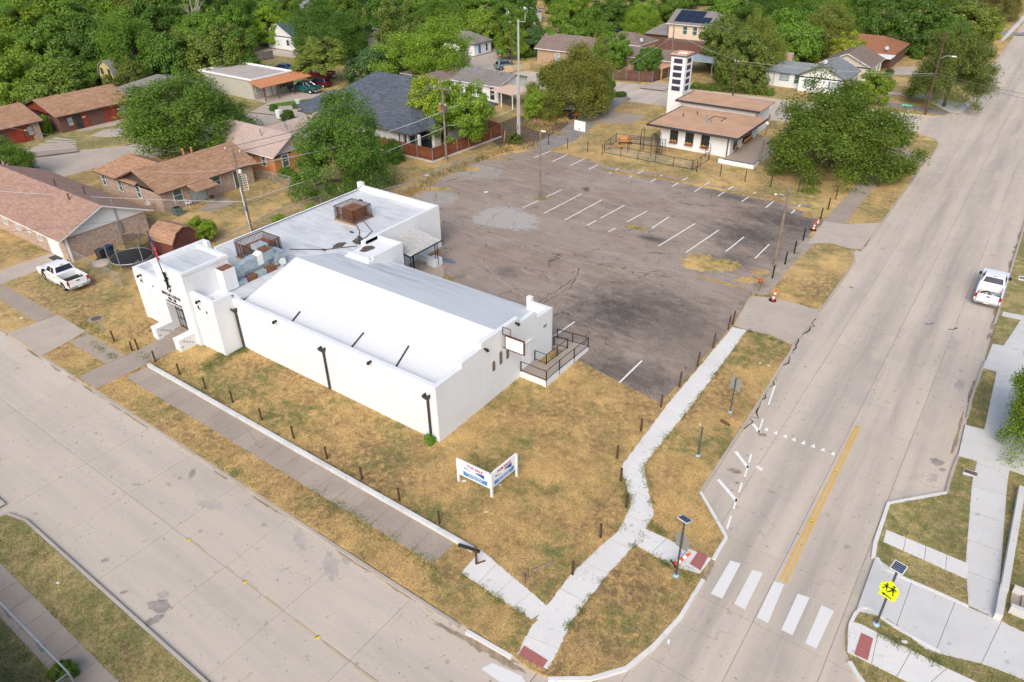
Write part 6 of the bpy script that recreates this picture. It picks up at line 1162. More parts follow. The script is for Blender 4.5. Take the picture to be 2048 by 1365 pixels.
t = thing('kettle_grill', 'black kettle grill standing on the patio', 'grill', (*G(427,408),0)); MB().lathe([(.02,.62),(.22,.68),(.29,.82),(.29,.86),(.22,.98),(.04,1.04)],(0,0,0),12).build('bowl', TRIM, t, smooth=True)
for k in range(3): a = k*math.tau/3; MB().tube([(.12*math.cos(a),.12*math.sin(a),.7),(.3*math.cos(a),.3*math.sin(a),0)],.015,5).build('leg', GREYM, t)
for lb, u, v, rz, m_ in (('white plastic chair tipped beside the patio', 379, 413, 2.0, WHITE), ('rust coloured chair on the patio', 393, 405, .5, RUST)):
    t = thing('patio_chair', lb, 'chair', (*G(u,v),0), rz, 'patio chairs'); MB().box(-.25,-.25,.4,.25,.25,.44).build('seat', m_, t); MB().box(-.25,.21,.441,.25,.25,.9).build('backrest', m_, t)
    for a in (-.22,.22):
        for b in (-.22,.22): MB().box(a-.02,b-.02,0,a+.02,b+.02,.399).build('leg', m_, t)
t = thing('lattice_panel', 'white lattice screen door standing open at the brick ranch', 'door', (*G(491,383),0), R(60)); b = MB().box(-.45,-.02,.1,-.4,.02,2.0).box(.4,-.02,.1,.45,.02,2.0).box(-.399,-.02,1.95,.399,.02,2.0).box(-.399,-.02,.1,.399,.02,.16)
b.build('frame', WHITE, t)
for k in range(6): MB().box(-.398,-.01,.3+k*.28,.398,.01,.34+k*.28).build('slat', WHITE, t)
# playground
t = thing('basketball_backboard', 'white backboard on a grey post north of the parking lot', 'backboard', (*G(1164.5,300),0), R(-6)); hb = HT(1164.5,300,244); MB().tube([(0,0,0),(0,0,hb-.5)],.09,8).build('post', GREYM, t); MB().box(-1.35,-.16,hb-1.25,.45,-.11,hb+.05).build('board', WHITE, t); MB().lathe([(.1,-.02),(.1,.02)],(-.45,-.2,hb-1.0),8,axis='y').build('rim_plate', TRIM, t); MB().box(-.5,-.109,hb-.7,.1,-.02,hb-.6).build('bracket', GREYM, t)
BFR = plain('black_frame_tube', (.02,.02,.03), .5)
def ladder(label, u, v, w_, h, ln, rz, rungs=True):
    t = thing('climbing_frame', label, 'climbing frame', (*G(u,v),0), rz, 'black climbing frames')
    for s in (0, ln): MB().tube([(s,-w_/2,0),(s,-w_/2,h*.9),(s,-w_/4,h),(s,w_/4,h),(s,w_/2,h*.9),(s,w_/2,0)],.035,6).build('end_frame', BFR, t)
    if ln:
        for y in (-w_/2,w_/2): MB().tube([(0,y,h*.9),(ln,y,h*.9)],.035,6).build('side_bar', BFR, t)
        for k in range(1,int(ln/.4)): MB().tube([(k*.4,-w_/2,h*.9),(k*.4,w_/2,h*.9)],.025,5).build('rung', BFR, t)
    else:
        for k in range(4): MB().tube([(0,-w_/2,.3+k*.4),(0,w_/2,.3+k*.4)],.025,5).build('rung', BFR, t)
ladder('long black climbing frame with overhead rungs in the fenced play yard', 1256, 304, .9, 2.1, 4.0, R(15)); ladder('small black ladder arch nearest the station wall', 1318, 309, .9, 1.9, 0, R(70)); ladder('tall black bar frame in the middle of the play yard', 1306, 313, .7, 2.9, 1.4, R(95)); ladder('black ladder arch at the corner of the station', 1414, 318, .9, 2.0, 0, R(60)); ladder('tall narrow black bars at the back of the play yard', 1283, 302, 1.5, 3.0, 0, R(10))
for lb, u, v, rz in (('orange slatted bench nearer the lot in the play yard', 1231, 299, R(32)), ('orange slatted bench with back farther from the lot', 1250, 289, R(32))):
    t = thing('park_bench', lb, 'bench', (*G(u,v),0), rz, 'orange benches'); OW = plain('orange_planks',(.58,.24,.09),.7)
    for k in range(3): MB().box(-1.0,-.25+k*.17,.44,1.0,-.1+k*.17,.48).build('seat_slat', OW, t)
    for x in (-.8,.8): MB().box(x-.04,-.22,0,x+.04,.22,.43).build('leg', BFR, t)
    if 'back' in lb:
        for k in range(2): MB().box(-1.0,.28,.6+k*.17,1.0,.32,.74+k*.17).build('back_slat', OW, t)
        for x in (-.8,.8): MB().box(x-.03,.221,.3,x+.03,.279,.95).build('back_post', BFR, t)
def tubefence(label, pts, h, step):
    P = [Vector((*p,0)) for p in W(*pts)]; o0 = P[0]; t = thing('black_tube_fence', label, 'fence', o0, group='black play yard fences')
    MB().tube([p-o0+Vector((0,0,h)) for p in P],.03,5).build('top_rail', BFR, t); MB().tube([p-o0+Vector((0,0,.08)) for p in P],.025,5).build('bottom_rail', BFR, t)
    for i in range(len(P)-1):
        a, b = P[i]-o0, P[i+1]-o0; n = max(1,round((b-a).length/step))
        for j in range(n+1): q = a+(b-a)*(j/n); MB().tube([q,q+Vector((0,0,h+.03))],.035,6).build('post', BFR, t)
        for j in range(n): q0, q1 = a+(b-a)*(j/n), a+(b-a)*((j+1)/n); MB().poly([q0+Vector((0,0,.1)),q1+Vector((0,0,.1)),q1+Vector((0,0,h-.03)),q0+Vector((0,0,h-.03))]).build('mesh_panel', CLM, t, recalc=False)
tubefence('black tube fence along the lot side of the play yard', [(1208,306),(1383,340)], 1.15, 2.6); tubefence('black tube fence closing the play yard at the station end', [(1385,341),(1416,322)], 1.15, 2.2); tubefence('black tube fence along the back of the play yard', [(1209,303),(1232,284),(1330,296)], 1.15, 2.8)
# odds and ends
RIMB = plain('manhole_iron', (.13,.095,.085), .7, .2, 6)
t = thing('manhole_cover', 'round iron manhole cover in a concrete ring on the front lawn', 'manhole', (*G(192,638),0)); MB().lathe([(.02,.0),(.62,.0),(.62,.03),(.02,.031)],(0,0,0),18).build('collar', WALK_OLD, t); MB().lathe([(.02,.032),(.4,.032),(.4,.045),(.02,.046)],(0,0,0),18).build('lid', RIMB, t)
for i, (u, v, lb) in enumerate(((1941,946,'dark meter lid in a pale pad beside the right-hand walk'),(2048,558,'dark meter lid in a pale pad near the kerbside pickup'))):
    o = MB().box(-.34,-.16,.02,.34,.16,.045).build('meter_lid', RIMB); o.location = (*G(u,v),0); tag(o, lb, 'meter lid', 'meter lids')
LOG = plain('fallen_timber', (.235,.15,.095), .9, .3, 5, c2=(.40,.30,.22))
def stick(label, a, b, r, m=LOG, name='fallen_post', z=.06, cat='timber', bend=0.):
    A, B = Vector((*G(*a),z)), Vector((*G(*b),z)); C = (A+B)/2+Vector((bend,bend,.02)); o = MB().tube([A-A,C-A,B-A],[r,r*.95,r*.8],7).build(name, m); o.location = A; tag(o, label, cat, 'fallen timber'); return o
stick('dark square post lying across the end of the low wall', (918,1100), (960,1114), .10, TRIM, z=.38); stick('split log lying on the lawn near the street corner', (1062,1146), (1108,1126), .07); stick('leaning rotten post standing beside the split log', (1048,1170), (1046,1148), .08, z=.08, bend=.03); stick('short rotten stick beside the leaning post', (1054,1155),(1055,1140), .05)
t = thing('broken_post', 'broken rusty post standing at the joint of old and white walk', 'post', (*G(953,1129),0)); MB().box(-.05,-.05,0,.05,.05,1.0).build('stump', IRON, t, bevel=.01); o = MB().box(0,-.04,0,.5,.04,.06).build('bent_foot', IRON, t); o.rotation_euler = (0,0,R(60))
stick('rusty plank lying on the verge near the street sign', (1442,843), (1458,853), .12, IRON, 'fallen_plank', .08)
WB = plain('litter_white', (.74,.74,.75), .7)
for i, (u, v, s, lb) in enumerate(((1519,937,.2,'white sheet of card lying in the right-hand street'),(116,1167,.1,'white scrap on the grass at the bottom left'),(1387,1184,.12,'crushed can in the gutter beside the corner kerb'),(1337,1284,.12,'pink scrap in the gutter of the corner kerb'),(1808,1285,.14,'white scrap on the grass by the right-hand ramp'),(43,637,.12,'white scrap on the verge at the far left'),(1000,971,.1,'small pale stone near the middle post of the sale sign'),(972,1025,.09,'small pale stone below the sale sign'),(928,963,.14,'pale stone beside the left post of the sale sign'),(1400,850,.1,'white scrap beside the bare steel post'),(1520,727,.1,'pale scrap on the verge nearest the lot driveway'),(1537,732,.1,'pair of pale scraps on the verge below the lot driveway'),(855,352,.35,'white plank on the ground by the transformer pole'),(972,385,.25,'white block lying in the upper parking lot'))):
    x, y = G(u, v, 0 if u not in (1519,1387,1337) else ZR); o = MB().ext([(-s,-s*.4,0),(s*.9,-s*.5,0),(s,s*.45,0),(-s*.8,s*.5,0)],(0,0,s*.25)).build('litter', WB, bevel=0); o.location = (x,y,.012 if u not in (1519,1387,1337) else ZR+.01); o.rotation_euler = (0,0,random.uniform(0,3)); tag(o, lb, 'litter', 'scattered litter')
MK = plain('marker_yellow', (.75,.52,.02), .4)
for i, (u, v, lb) in enumerate(((378,1080,'yellow road stud farthest from the corner in the side street'),(490,1165,'middle yellow road stud in the side street'),(636,1276,'yellow road stud nearest the corner in the side street'),(1715,853,'yellow stud at the far end of the double yellow line'),(1672,941,'yellow stud in the middle of the double yellow line'),(1623,1042,'yellow stud at the near end of the double yellow line'))):
    x, y = G(u, v, ZR); t = thing('road_stud', lb, 'road stud', (x,y,ZR+.012), R(0 if i < 3 else 90), 'yellow road studs'); MB().fr((-.07,-.09,.07,.09),0,(-.035,-.07,.035,.07),.04).build('body', MK, t); MB().box(-.09,-.08,.002,-.071,.08,.03).build('reflector', TRIM, t)
t = thing('yellow_bollard', 'leaning yellow marker post by the tall grey pole', 'post', (*G(1008,283),0)); o = MB().tube([(0,0,0),(.15,.1,1.5)],.06,8).build('shaft', plain('faded_yellow',(.62,.42,.05),.6), t)
t = thing('yellow_marker', 'slim yellow post in front of the dark board fence', 'post', (*G(1322,162),0)); MB().tube([(0,0,0),(0,0,2.0)],.07,8).build('shaft', plain('faded_yellow',(.62,.42,.05),.6), t)
# retaining wall and steps on the right-hand side
o = MB().box(-.16,0,0,.16,8.8,.42).build('retaining_wall', WALK_E); o.location = (*G(2004,1190),0); o.rotation_euler = (0,0,0); tag(o, 'low concrete retaining wall beside the right-hand walk', 'wall')
o = MB().box(-.16,0,0,.16,2.1,.4).build('retaining_wall', WALK_E); o.location = (*G(1993,1240),0); tag(o, 'short concrete retaining wall near the right-hand driveway', 'wall')
t = thing('garden_steps', 'concrete steps cut through the right-hand retaining wall', 'steps', (*G(2010,1200),0))
for k in range(4): MB().box(.2+k*.42,-.55,0,.61+k*.42,.55,.12+.11*k).build('step', WALK_OLD, t)
MB().box(.2,.56,0,2.4,.78,.5).build('side_wall', WALK_E, t); MB().box(.2,-.78,0,2.4,-.56,.5).build('side_wall', WALK_E, t)
# white tarp and junk beside the alley
t = thing('tarp_heap', 'white tarp over a heap of boards beside the alley trees', 'tarp', (*G(1150,222),0), R(35)); v_ = []
for i in range(7):
    for j in range(4): v_.append((-2.6+i*.87,-.6+j*.4,.25+.55*math.sin(j/3*math.pi)+.12*random.random()))
MB().add(v_, [(i*4+j,i*4+j+1,(i+1)*4+j+1,(i+1)*4+j) for i in range(6) for j in range(3)]).build('sheet', plain('tarp_white',(.58,.60,.60),.6,.2,2), t); MB().box(-2.4,-.5,0,2.4,.5,.24).build('board_stack', WOOD_D, t)
t = thing('mower', 'red and black riding mower beside the white tarp', 'mower', (*G(1147,238),0), R(40)); MB().box(-.8,-.4,.25,.8,.4,.55).build('deck', TRIM, t, bevel=.05); MB().fr((.1,-.3,.8,.3),.551,(.2,-.25,.75,.25),.85).build('hood', STOPR, t, bevel=.04); MB().box(-.6,-.25,.551,-.15,.25,.8).build('seat', TRIM, t, bevel=.04)
for x in (-.5,.55):
    for y in (-.45,.45): MB().lathe([(.24,-.07),(.24,.07)],(x,y,.24),10,axis='y').build('wheel', TYRE, t)
t = thing('planter', 'pale stone planter at the edge of the green lawn', 'planter', (*G(596,208),0)); MB().lathe([(.35,0),(.42,.5),(.5,.55),(.5,.7),(.4,.7)],(0,0,0),10).build('pot', WALK_E, t)
t = thing('cable_box', 'white utility cabinet beside the back street drive', 'cabinet', (*G(560,237),0)); MB().box(-.45,-.35,0,.45,.35,1.3).build('cabinet', WHITE, t, bevel=.03); MB().box(-.4,-.37,.1,.4,-.351,1.2).build('cabinet_door', WHITE, t)
t = thing('atv', 'white and orange covered quad bike in the dirt yard', 'quad bike', (*G(977,220),0), R(30)); MB().fr((-.8,-.45,.8,.45),.35,(-.5,-.3,.6,.3),1.0).build('cover', WB, t, bevel=.08)
for x in (-.55,.55):
    for y in (-.45,.45): MB().lathe([(.28,-.1),(.28,.1)],(x,y,.28),10,axis='y').build('wheel', TYRE, t)
for i, (u0,v0,u1,v1) in enumerate(((1014,305,1010,290),)): pass
# ------------------------------------------------------------------ trees
def mat_leaf():
    m = bpy.data.materials.new('foliage'); m.use_nodes = True; t = m.node_tree; bs = t.nodes['Principled BSDF']; out = t.nodes['Material Output']
    oi = N(t, 'ShaderNodeObjectInfo'); gi = N(t, 'ShaderNodeNewGeometry')
    r = gi.outputs['Random Per Island']; n1 = noise(t, gi.outputs['Position'], .55, 3)
    k = mixc(t, mr(t, r, 0, 1, 0, 1), mixc(t, 1.0, oi.outputs['Color'], (.66,.70,.66), 'MULTIPLY'), mixc(t, 1.0, oi.outputs['Color'], (1.38,1.3,1.1), 'MULTIPLY'))
    k = mixc(t, mr(t, n1, .35, .68, 0, .5), k, mixc(t, 1.0, k, (1.35,1.2,.85), 'MULTIPLY')); k = mixc(t, mr(t, r, .93, 1, 0, .6), k, mixc(t, 1.0, k, (1.8,1.45,.8), 'MULTIPLY'))
    bs.inputs['Roughness'].default_value = .55; bs.inputs['Specular IOR Level'].default_value = .25; t.links.new(k, bs.inputs['Base Color'])
    tr = N(t, 'ShaderNodeBsdfTranslucent'); t.links.new(mixc(t, 1.0, k, (1.2,1.25,.6), 'MULTIPLY'), tr.inputs[0]); mx = N(t, 'ShaderNodeMixShader'); mx.inputs[0].default_value = .30
    t.links.new(bs.outputs[0], mx.inputs[1]); t.links.new(tr.outputs[0], mx.inputs[2]); t.links.new(mx.outputs[0], out.inputs[0]); return m
LEAF = mat_leaf(); BARK = plain('bark', (.105,.08,.062), .95, .3, 4); BARK_P = plain('pale_dead_bark', (.42,.38,.34), .9, .2, 3)
def quads_mesh(name, P, T, B, m):                       # P,T,B: (n,3) centre and half-axes of diamond leaves
    n = len(P); V = np.empty((n,4,3)); V[:,0] = P-T; V[:,1] = P+B; V[:,2] = P+T; V[:,3] = P-B
    me = bpy.data.meshes.new(name); me.vertices.add(n*4); me.vertices.foreach_set('co', V.ravel()); me.loops.add(n*4); me.loops.foreach_set('vertex_index', np.arange(n*4)); me.polygons.add(n); me.polygons.foreach_set('loop_start', np.arange(n)*4); me.polygons.foreach_set('loop_total', np.full(n,4)); me.materials.append(m); me.update(calc_edges=True); return me
def crown(seed, nc=120, per=250, leaf=.034, low=-.62, droop=0., gap=.0, spread=.55, base=.66, lobes=(.15,.50)):
    g = np.random.default_rng(seed); lob = g.normal(size=(7,3)); lob /= np.linalg.norm(lob,axis=1)[:,None]; la = g.uniform(*lobes,7)
    def lump(d): return base+np.max(np.maximum(0,d@lob.T-.35)*la*1.7,axis=1)+.05*g.normal(size=len(d))
    d = g.normal(size=(nc*4,3)); d /= np.linalg.norm(d,axis=1)[:,None]; d = d[d[:,2] > low][:nc]
    rad = (.42+.58*g.random(len(d))**.45)*lump(d); C = d*rad[:,None]; cr = g.uniform(.13,.27,len(d))
    idx = np.repeat(np.arange(len(d)), per); n = len(idx)
    o = g.normal(size=(n,3)); o /= np.linalg.norm(o,axis=1)[:,None]; rr = g.random(n)**.5; P = C[idx]+o*(cr[idx]*rr)[:,None]*np.array([1,1,.8])
    P[:,2] -= droop*np.hypot(P[:,0],P[:,1])**2
    out = P/np.maximum(.2,np.linalg.norm(P,axis=1))[:,None]
    nm = o*.55+out*.55+g.normal(size=(n,3))*spread+np.array([0,0,.35]); nm /= np.linalg.norm(nm,axis=1)[:,None]
    a = g.normal(size=(n,3)); T = np.cross(nm,a); T /= np.linalg.norm(T,axis=1)[:,None]; B = np.cross(nm,T); s = leaf*g.uniform(.6,1.35,n)
    P[:,2] = (P[:,2]-low*.8)/(1.0-low*.8)          # 0 at crown foot, about 1 at top
    T[:,2] *= .62; B[:,2] *= .62
    return quads_mesh('crown', P, T*s[:,None], B*(s*.62)[:,None], LEAF), C, low
def trunk_mesh(seed, C, low, bark):
    g = random.Random(seed); b = MB(); b.tube([(0,0,-.9),(.02,.01,-.35),(.03,0,.15),(.05,.02,.55)],[.075,.06,.045,.015],8)
    for k in range(9):
        c = C[g.randrange(len(C))]; z = (c[2]-low*.8)/(1-low*.8); s = Vector((.02,0,-.1+.4*g.random())); e = Vector((c[0],c[1],z)); m_ = s+(e-s)*.5+Vector((g.uniform(-.08,.08),g.uniform(-.08,.08),.06)); b.tube([s,m_,e],[.032,.02,.006],5)
    return b.mesh('trunk', bark, recalc=False)
PROTO = []
for i, kw in enumerate((dict(),dict(nc=100,per=280),dict(low=-.5,nc=110),dict(low=-.75,nc=130,per=230),dict(droop=.25,nc=110),dict(nc=90,per=230,spread=.7),dict(nc=230,per=340,leaf=.0170,low=-.6,spread=.95,base=.58,lobes=(.3,.75)),dict(nc=190,per=330,leaf=.018,low=-.55,spread=.85,base=.6,lobes=(.25,.7)),dict(nc=210,per=330,leaf=.0175,low=-.45,droop=.12,spread=.85,base=.6,lobes=(.25,.65)),dict(nc=70,per=190,leaf=.034))):
    me, C, low = crown(100+i, **kw); PROTO.append((me, trunk_mesh(i, C, low, BARK)))
def tree(label, u, v, vt, hw, proto, colr, cb=.18, name='tree', cat='tree', group=None, asp=1.0, xy=None, hh=None, rr=None, trunk=True, rz=None):
    x, y = xy or G(u, v); h = hh or HT(u, v, vt); r = rr or hw*DIST(x,y,h*.5)/F
    h = min(h, 19.0) if not hh else h
    t = thing(name, label, cat, (x,y,0), random.uniform(0,6.28) if rz is None else rz, group)
    me, tm = PROTO[proto]
    c = bpy.data.objects.new('crown', me); col.objects.link(c); c.parent = t; c.scale = (r*1.02,r*1.02*asp,h*(1-cb)); c.location = (0,0,h*cb)
    j = random.uniform(.85,1.15); c.color = (colr[0]*j, colr[1]*j*random.uniform(.96,1.05), colr[2]*j, 1)
    if trunk:
        k = bpy.data.objects.new('trunk', tm); col.objects.link(k); k.parent = t; zs = max(h*(1-cb), h*cb/.88); k.scale = (r*.85,r*.85,zs); k.location = (0,0,h*cb if zs == h*(1-cb) else h*cb)
    return t
DK = (.088,.178,.034); MD = (.125,.235,.038); BR = (.215,.36,.038); OL = (.165,.22,.052); BL = (.085,.165,.068); OK_ = (.105,.165,.028); YG_ = (.26,.345,.045); LT = (.175,.285,.038)
# single trees that stand out
tree('dark green tree with trunk right behind the lodge rear wing', 690,380,197,98,7,DK,.16)
tree('small bushy tree at the foot of the cedar fence corner', 788,322,278,26,2,MD,.08,asp=.9)
tree('huge spreading tree between the orange house and the back street', 388,303,152,132,8,MD,.20)
tree('broad dark oak covering the ground beside the station', 1660,338,166,128,6,OK_,.06,rz=2.2)
tree('tree with visible trunk on the far right corner of the cross street', 1886,213,58,72,8,(.14,.19,.05),.22)
tree('small bright green tree between the oak and the corner pole', 1737,205,140,37,1,LT,.12)
tree('yellow-green tree left of the transformer pole', 862,282,154,50,4,YG_,.35); tree('green tree right of the transformer pole, over the cedar fence', 930,296,162,60,1,LT,.22)
tree('tall bushy tree beside the alley', 1152,232,78,76,6,(.18,.22,.05),.08); tree('scraggly bush at the foot of the alley trees', 1084,232,150,44,9,LT,.05); tree('dense lower tree on the right side of the alley clump', 1196,215,120,34,3,MD,.05)
tree('light green round tree with street lamp in front', 858,165,42,88,7,LT,.12); tree('dark bluish tree right of the willow', 757,168,82,62,3,BL,.06); tree('drooping willow beside the red pickup', 655,168,76,57,4,OL,.40)
tree('leafy tree cut by the left edge, below the red duplexes', 10,356,278,60,7,MD,.15); tree('tree overhanging the walk at the right edge', 2092,910,690,92,7,LT,.15)
tree('dark round tree in front of the pinkish house left of the tower', 1296,146,86,33,3,DK,.04); tree('tree left of the dark round one, behind the alley trees', 1226,138,62,38,1,MD,.1)
tree('bright yellow-green sapling over the white cottage', 1690,128,62,32,9,YG_,.2); tree('bright lime tree near the far right street', 1976,78,30,26,2,YG_,.1)
tree('pale tree right in front of the tan brick house', 1024,118,60,36,5,LT,.1); tree('dark blue-green tree behind the tall grey pole', 1066,108,48,42,3,BL,.08)
tree('brightest round tree left of the teal roof house', 546,92,12,42,1,BR,.12); tree('large dark tree behind the willow', 652,118,0,68,6,DK,.12); tree('yellowish tree at the left end of the red duplex woods', 38,222,112,62,1,LT,.05); tree('leafy tree with bright shoots behind the long red duplex', 132,218,106,76,3,(.16,.26,.05),.04); tree('olive thicket behind the yellow barn house', 268,196,128,42,5,OL,.05); tree('dense tree on the right of the yellow barn house', 205,175,112,44,3,MD,.05)
# woodland rows
def row(items, rowname, grp):
    for i, (u, v, vt, hw, c) in enumerate(items):
        tree(f'{ORD[i]} tree from the left in {rowname}', u, v, vt, hw, random.choice((0,1,2,3,5,6)), c, .08, group=grp)
row([(48,166,62,62,LT),(128,160,40,68,MD),(208,158,30,70,DK),(288,168,26,72,MD),(345,172,50,58,DK),(388,164,62,44,OL),(436,162,44,74,(.16,.23,.05)),(486,158,66,46,DK)], 'the woodland row behind the yellow barn house', 'left woodland middle row')
row([(18,104,22,62,MD),(92,98,4,64,LT),(168,100,-6,62,MD),(246,98,-4,62,LT),(322,98,0,58,DK),(402,100,14,50,MD),(468,104,8,50,MD),(508,86,-10,46,DK),(592,76,-10,40,MD),(706,102,22,40,DK),(770,82,-8,50,DK),(806,112,8,52,(.12,.17,.045)),(872,90,-10,50,MD),(908,92,2,58,MD),(962,96,6,46,LT),(1010,80,0,40,MD),(1052,66,-8,30,DK)], 'the woodland row left of the top centre', 'upper left woodland row')
row([(1122,112,24,46,MD),(1182,104,12,44,MD),(1148,70,-12,44,LT),(1212,62,-14,46,DK),(1282,78,2,36,LT),(1252,46,-26,30,MD),(1326,56,-16,40,MD),(1368,20,-50,30,DK),(1442,138,28,46,(.14,.195,.05)),(1474,178,58,58,(.13,.185,.045)),(1510,160,22,44,OL),(1580,126,6,58,MD),(1645,114,0,54,OL),(1612,96,-6,50,DK),(1450,60,-20,44,MD),(1512,66,-18,48,DK),(1580,66,-20,50,MD)], 'the woods right of the top centre', 'upper right woodland row')
row([(1656,62,-26,48,MD),(1716,66,-10,40,DK),(1768,106,0,46,DK),(1812,108,-4,60,DK),(1868,104,2,62,DK),(1930,78,-8,60,OL),(1990,42,-40,44,(.18,.19,.075))], 'the woods beyond the rust roof house', 'far right woodland row')
row([(-20,46,-30,54,DK),(48,52,-26,54,MD),(120,50,-28,54,DK),(196,48,-30,52,MD),(270,50,-28,52,OL),(350,46,-30,50,MD),(430,50,-28,48,DK),(540,48,-24,44,MD),(620,42,-30,46,DK),(690,50,-22,42,MD),(826,44,-26,48,MD),(896,42,-28,48,DK),(968,44,-22,44,MD),(1036,26,-40,36,DK),(1128,28,-36,38,MD)], 'the last woodland row at the top edge', 'top edge woodland row')
row([(-30,20,-50,60,MD),(70,16,-50,60,DK),(180,14,-50,60,MD),(300,12,-52,60,DK),(410,14,-50,58,MD),(520,12,-50,56,DK),(640,8,-52,56,MD),(760,10,-50,56,DK),(880,6,-54,54,MD),(1000,4,-54,50,DK),(1130,4,-54,50,MD),(1260,2,-54,50,DK),(1420,8,-50,50,MD),(1540,6,-52,52,DK),(1660,8,-50,52,MD),(1790,14,-48,52,DK),(1890,14,-50,50,MD)], 'the hazy belt of trees past the top edge', 'far tree belt')
# dead tree
t = thing('dead_tree', 'bare pale dead tree among the woods at the top left', 'tree', (*G(398,88),0)); b = MB(); hD = HT(398,88,-12)
b.tube([(0,0,0),(.2,0,hD*.4),(.1,0,hD*.65)],[.35,.26,.16],7)
for k in range(14):
    a = random.uniform(0,6.28); z0 = hD*random.uniform(.35,.65); ln = random.uniform(2.5,5); e = Vector((.15+math.cos(a)*ln*.55,math.sin(a)*ln*.55,z0+ln*.8)); s = Vector((.15,0,z0)); b.tube([s,s+(e-s)*.5+Vector((.1,.1,-.1)),e],[.12,.08,.02],5)
    for q in range(2): e2 = e+Vector((random.uniform(-1,1),random.uniform(-1,1),random.uniform(.5,1.4))); b.tube([s+(e-s)*.6,e2],[.06,.015],4)
b.build('branches', BARK_P, t, recalc=False)
t = thing('bare_branches', 'dead pale branches sticking out of the alley clump', 'branches', (*G(1092,232),0)); b = MB()
for k in range(10):
    a = random.uniform(-.6,2.2); ln = random.uniform(3,5.5); e = Vector((math.cos(a)*ln*.5,-1.2+math.sin(a)*.6,ln*.9)); b.tube([(0,0,0),(e.x*.4,e.y*.5,e.z*.6),e],[.09,.06,.02],5)
b.build('branches', BARK_P, t, recalc=False)
# shrubs and hedge
def shrub(label, u, v, vt, hw, c, proto=9, **k): return tree(label, u, v, vt, hw, proto, c, .02, 'shrub', 'shrub', 'shrubs', trunk=False, **k)
tree('small bright tree beside the red garden shed', 407,482,430,34,2,BR,.22); shrub('leafy bush under the window of the orange house', 573,352,332,20,MD,3); shrub('dark round shrub beside the white cabinet', 577,240,216,14,DK,3); shrub('shrub beside the left red duplex end wall', 94,268,224,15,LT,3)
shrub('small bright green bush at the downspout on the lodge corner', 861,886,868,12,(.12,.27,.03),9); shrub('small bush by the cable box at the slate house', 548,222,206,10,DK,3); shrub('green sprout beside the rear wing of the lodge', 556,446,428,12,BR,9); shrub('lush weed by the fence end at the bottom left', 132,1352,1322,26,(.10,.20,.02),9); shrub('young weed patch on the yard fence line', 620,420,406,8,BR,9); shrub('bush at the foot of the tall grey pole', 1030,288,268,22,(.14,.19,.05),5)
shrub('bush in front of the brown roofed cottage porch', 1778,148,136,10,DK,3); shrub('green bush left of the brown house drive', 1832,118,98,14,DK,3); shrub('low bush at the station side of the cross street', 1240,192,182,16,(.09,.17,.03),3); shrub('bush behind the sage house lawn edge', 590,218,205,6,DK,9)
for i in range(13):
    u = 1388+i*12.6; shrub(ORD[i]+' bush from the left in the hedge across the cross street', u, 178+i*1.15, 163+i*1.15, 9, (.15,.20,.045) if i % 3 else MD, 9)
# ------------------------------------------------------------------ grass: real blades on the near lawns
def pip(poly, X, Y):
    p = np.array(poly); ins = np.zeros(len(X), bool); j = len(p)-1
    for i in range(len(p)):
        xi, yi = p[i]; xj, yj = p[j]; c = ((yi > Y) != (yj > Y)) & (X < (xj-xi)*(Y-yi)/(yj-yi+1e-12)+xi); ins ^= c; j = i
    return ins
def blades(name, label, X, Y, m, h0, h1, wd, per=3, z=0.):
    n = len(X)*per; X = np.repeat(X,per)+rng.normal(0,.05,n); Y = np.repeat(Y,per)+rng.normal(0,.05,n); a = rng.uniform(0,6.28,n); h = rng.uniform(h0,h1,n); l = rng.uniform(.3,1.3,n)*h; w2 = wd*rng.uniform(.6,1.3,n); b = a+rng.uniform(.9,2.2,n)
    V = np.zeros((n,3,3)); V[:,0] = np.stack([X-np.cos(b)*w2,Y-np.sin(b)*w2,np.full(n,z-.005)],1); V[:,1] = np.stack([X+np.cos(b)*w2,Y+np.sin(b)*w2,np.full(n,z-.005)],1); V[:,2] = np.stack([X+np.cos(a)*l,Y+np.sin(a)*l,z+h],1)
    me = bpy.data.meshes.new(name); me.vertices.add(n*3); me.vertices.foreach_set('co',V.ravel()); me.loops.add(n*3); me.loops.foreach_set('vertex_index',np.arange(n*3)); me.polygons.add(n); me.polygons.foreach_set('loop_start',np.arange(n)*3); me.polygons.foreach_set('loop_total',np.full(n,3)); me.materials.append(m); me.update(calc_edges=True)
    o = bpy.data.objects.new(name, me); col.objects.link(o); tag(o, label, 'grass', kind='stuff'); return o
def scatter(n, x0, y0, x1, y1, polys, exc=True, d0=42.):
    X = rng.uniform(x0,x1,n); Y = rng.uniform(y0,y1,n); D = np.sqrt(X**2+Y**2+900); k = rng.random(n) < np.minimum(1,(d0/D)**2); X, Y = X[k], Y[k]
    ok = np.zeros(len(X),bool)
    for p in polys: ok |= pip(p,X,Y)
    if exc:
        for p in EXC: ok &= ~pip(p,X,Y)
    return X[ok], Y[ok]
X, Y = scatter(420000,-62,16.4,-6,60,[b1]); blades('dry_grass','short dry tan grass covering the lodge lawns',X,Y,BLADE,.03,.085,.016)
X, Y = scatter(60000,-60,-2,-9,7.2,[bs_]); X2, Y2 = scatter(90000,0,14,16,60,[be]); blades('verge_grass','short dry grass on the side verges',np.concatenate([X,X2]),np.concatenate([Y,Y2]),BLADE_E,.03,.085,.016)
GREENB = plain('green_blades', (.15,.20,.05), .8, .25, 2, obj=False, c2=(.22,.25,.08))
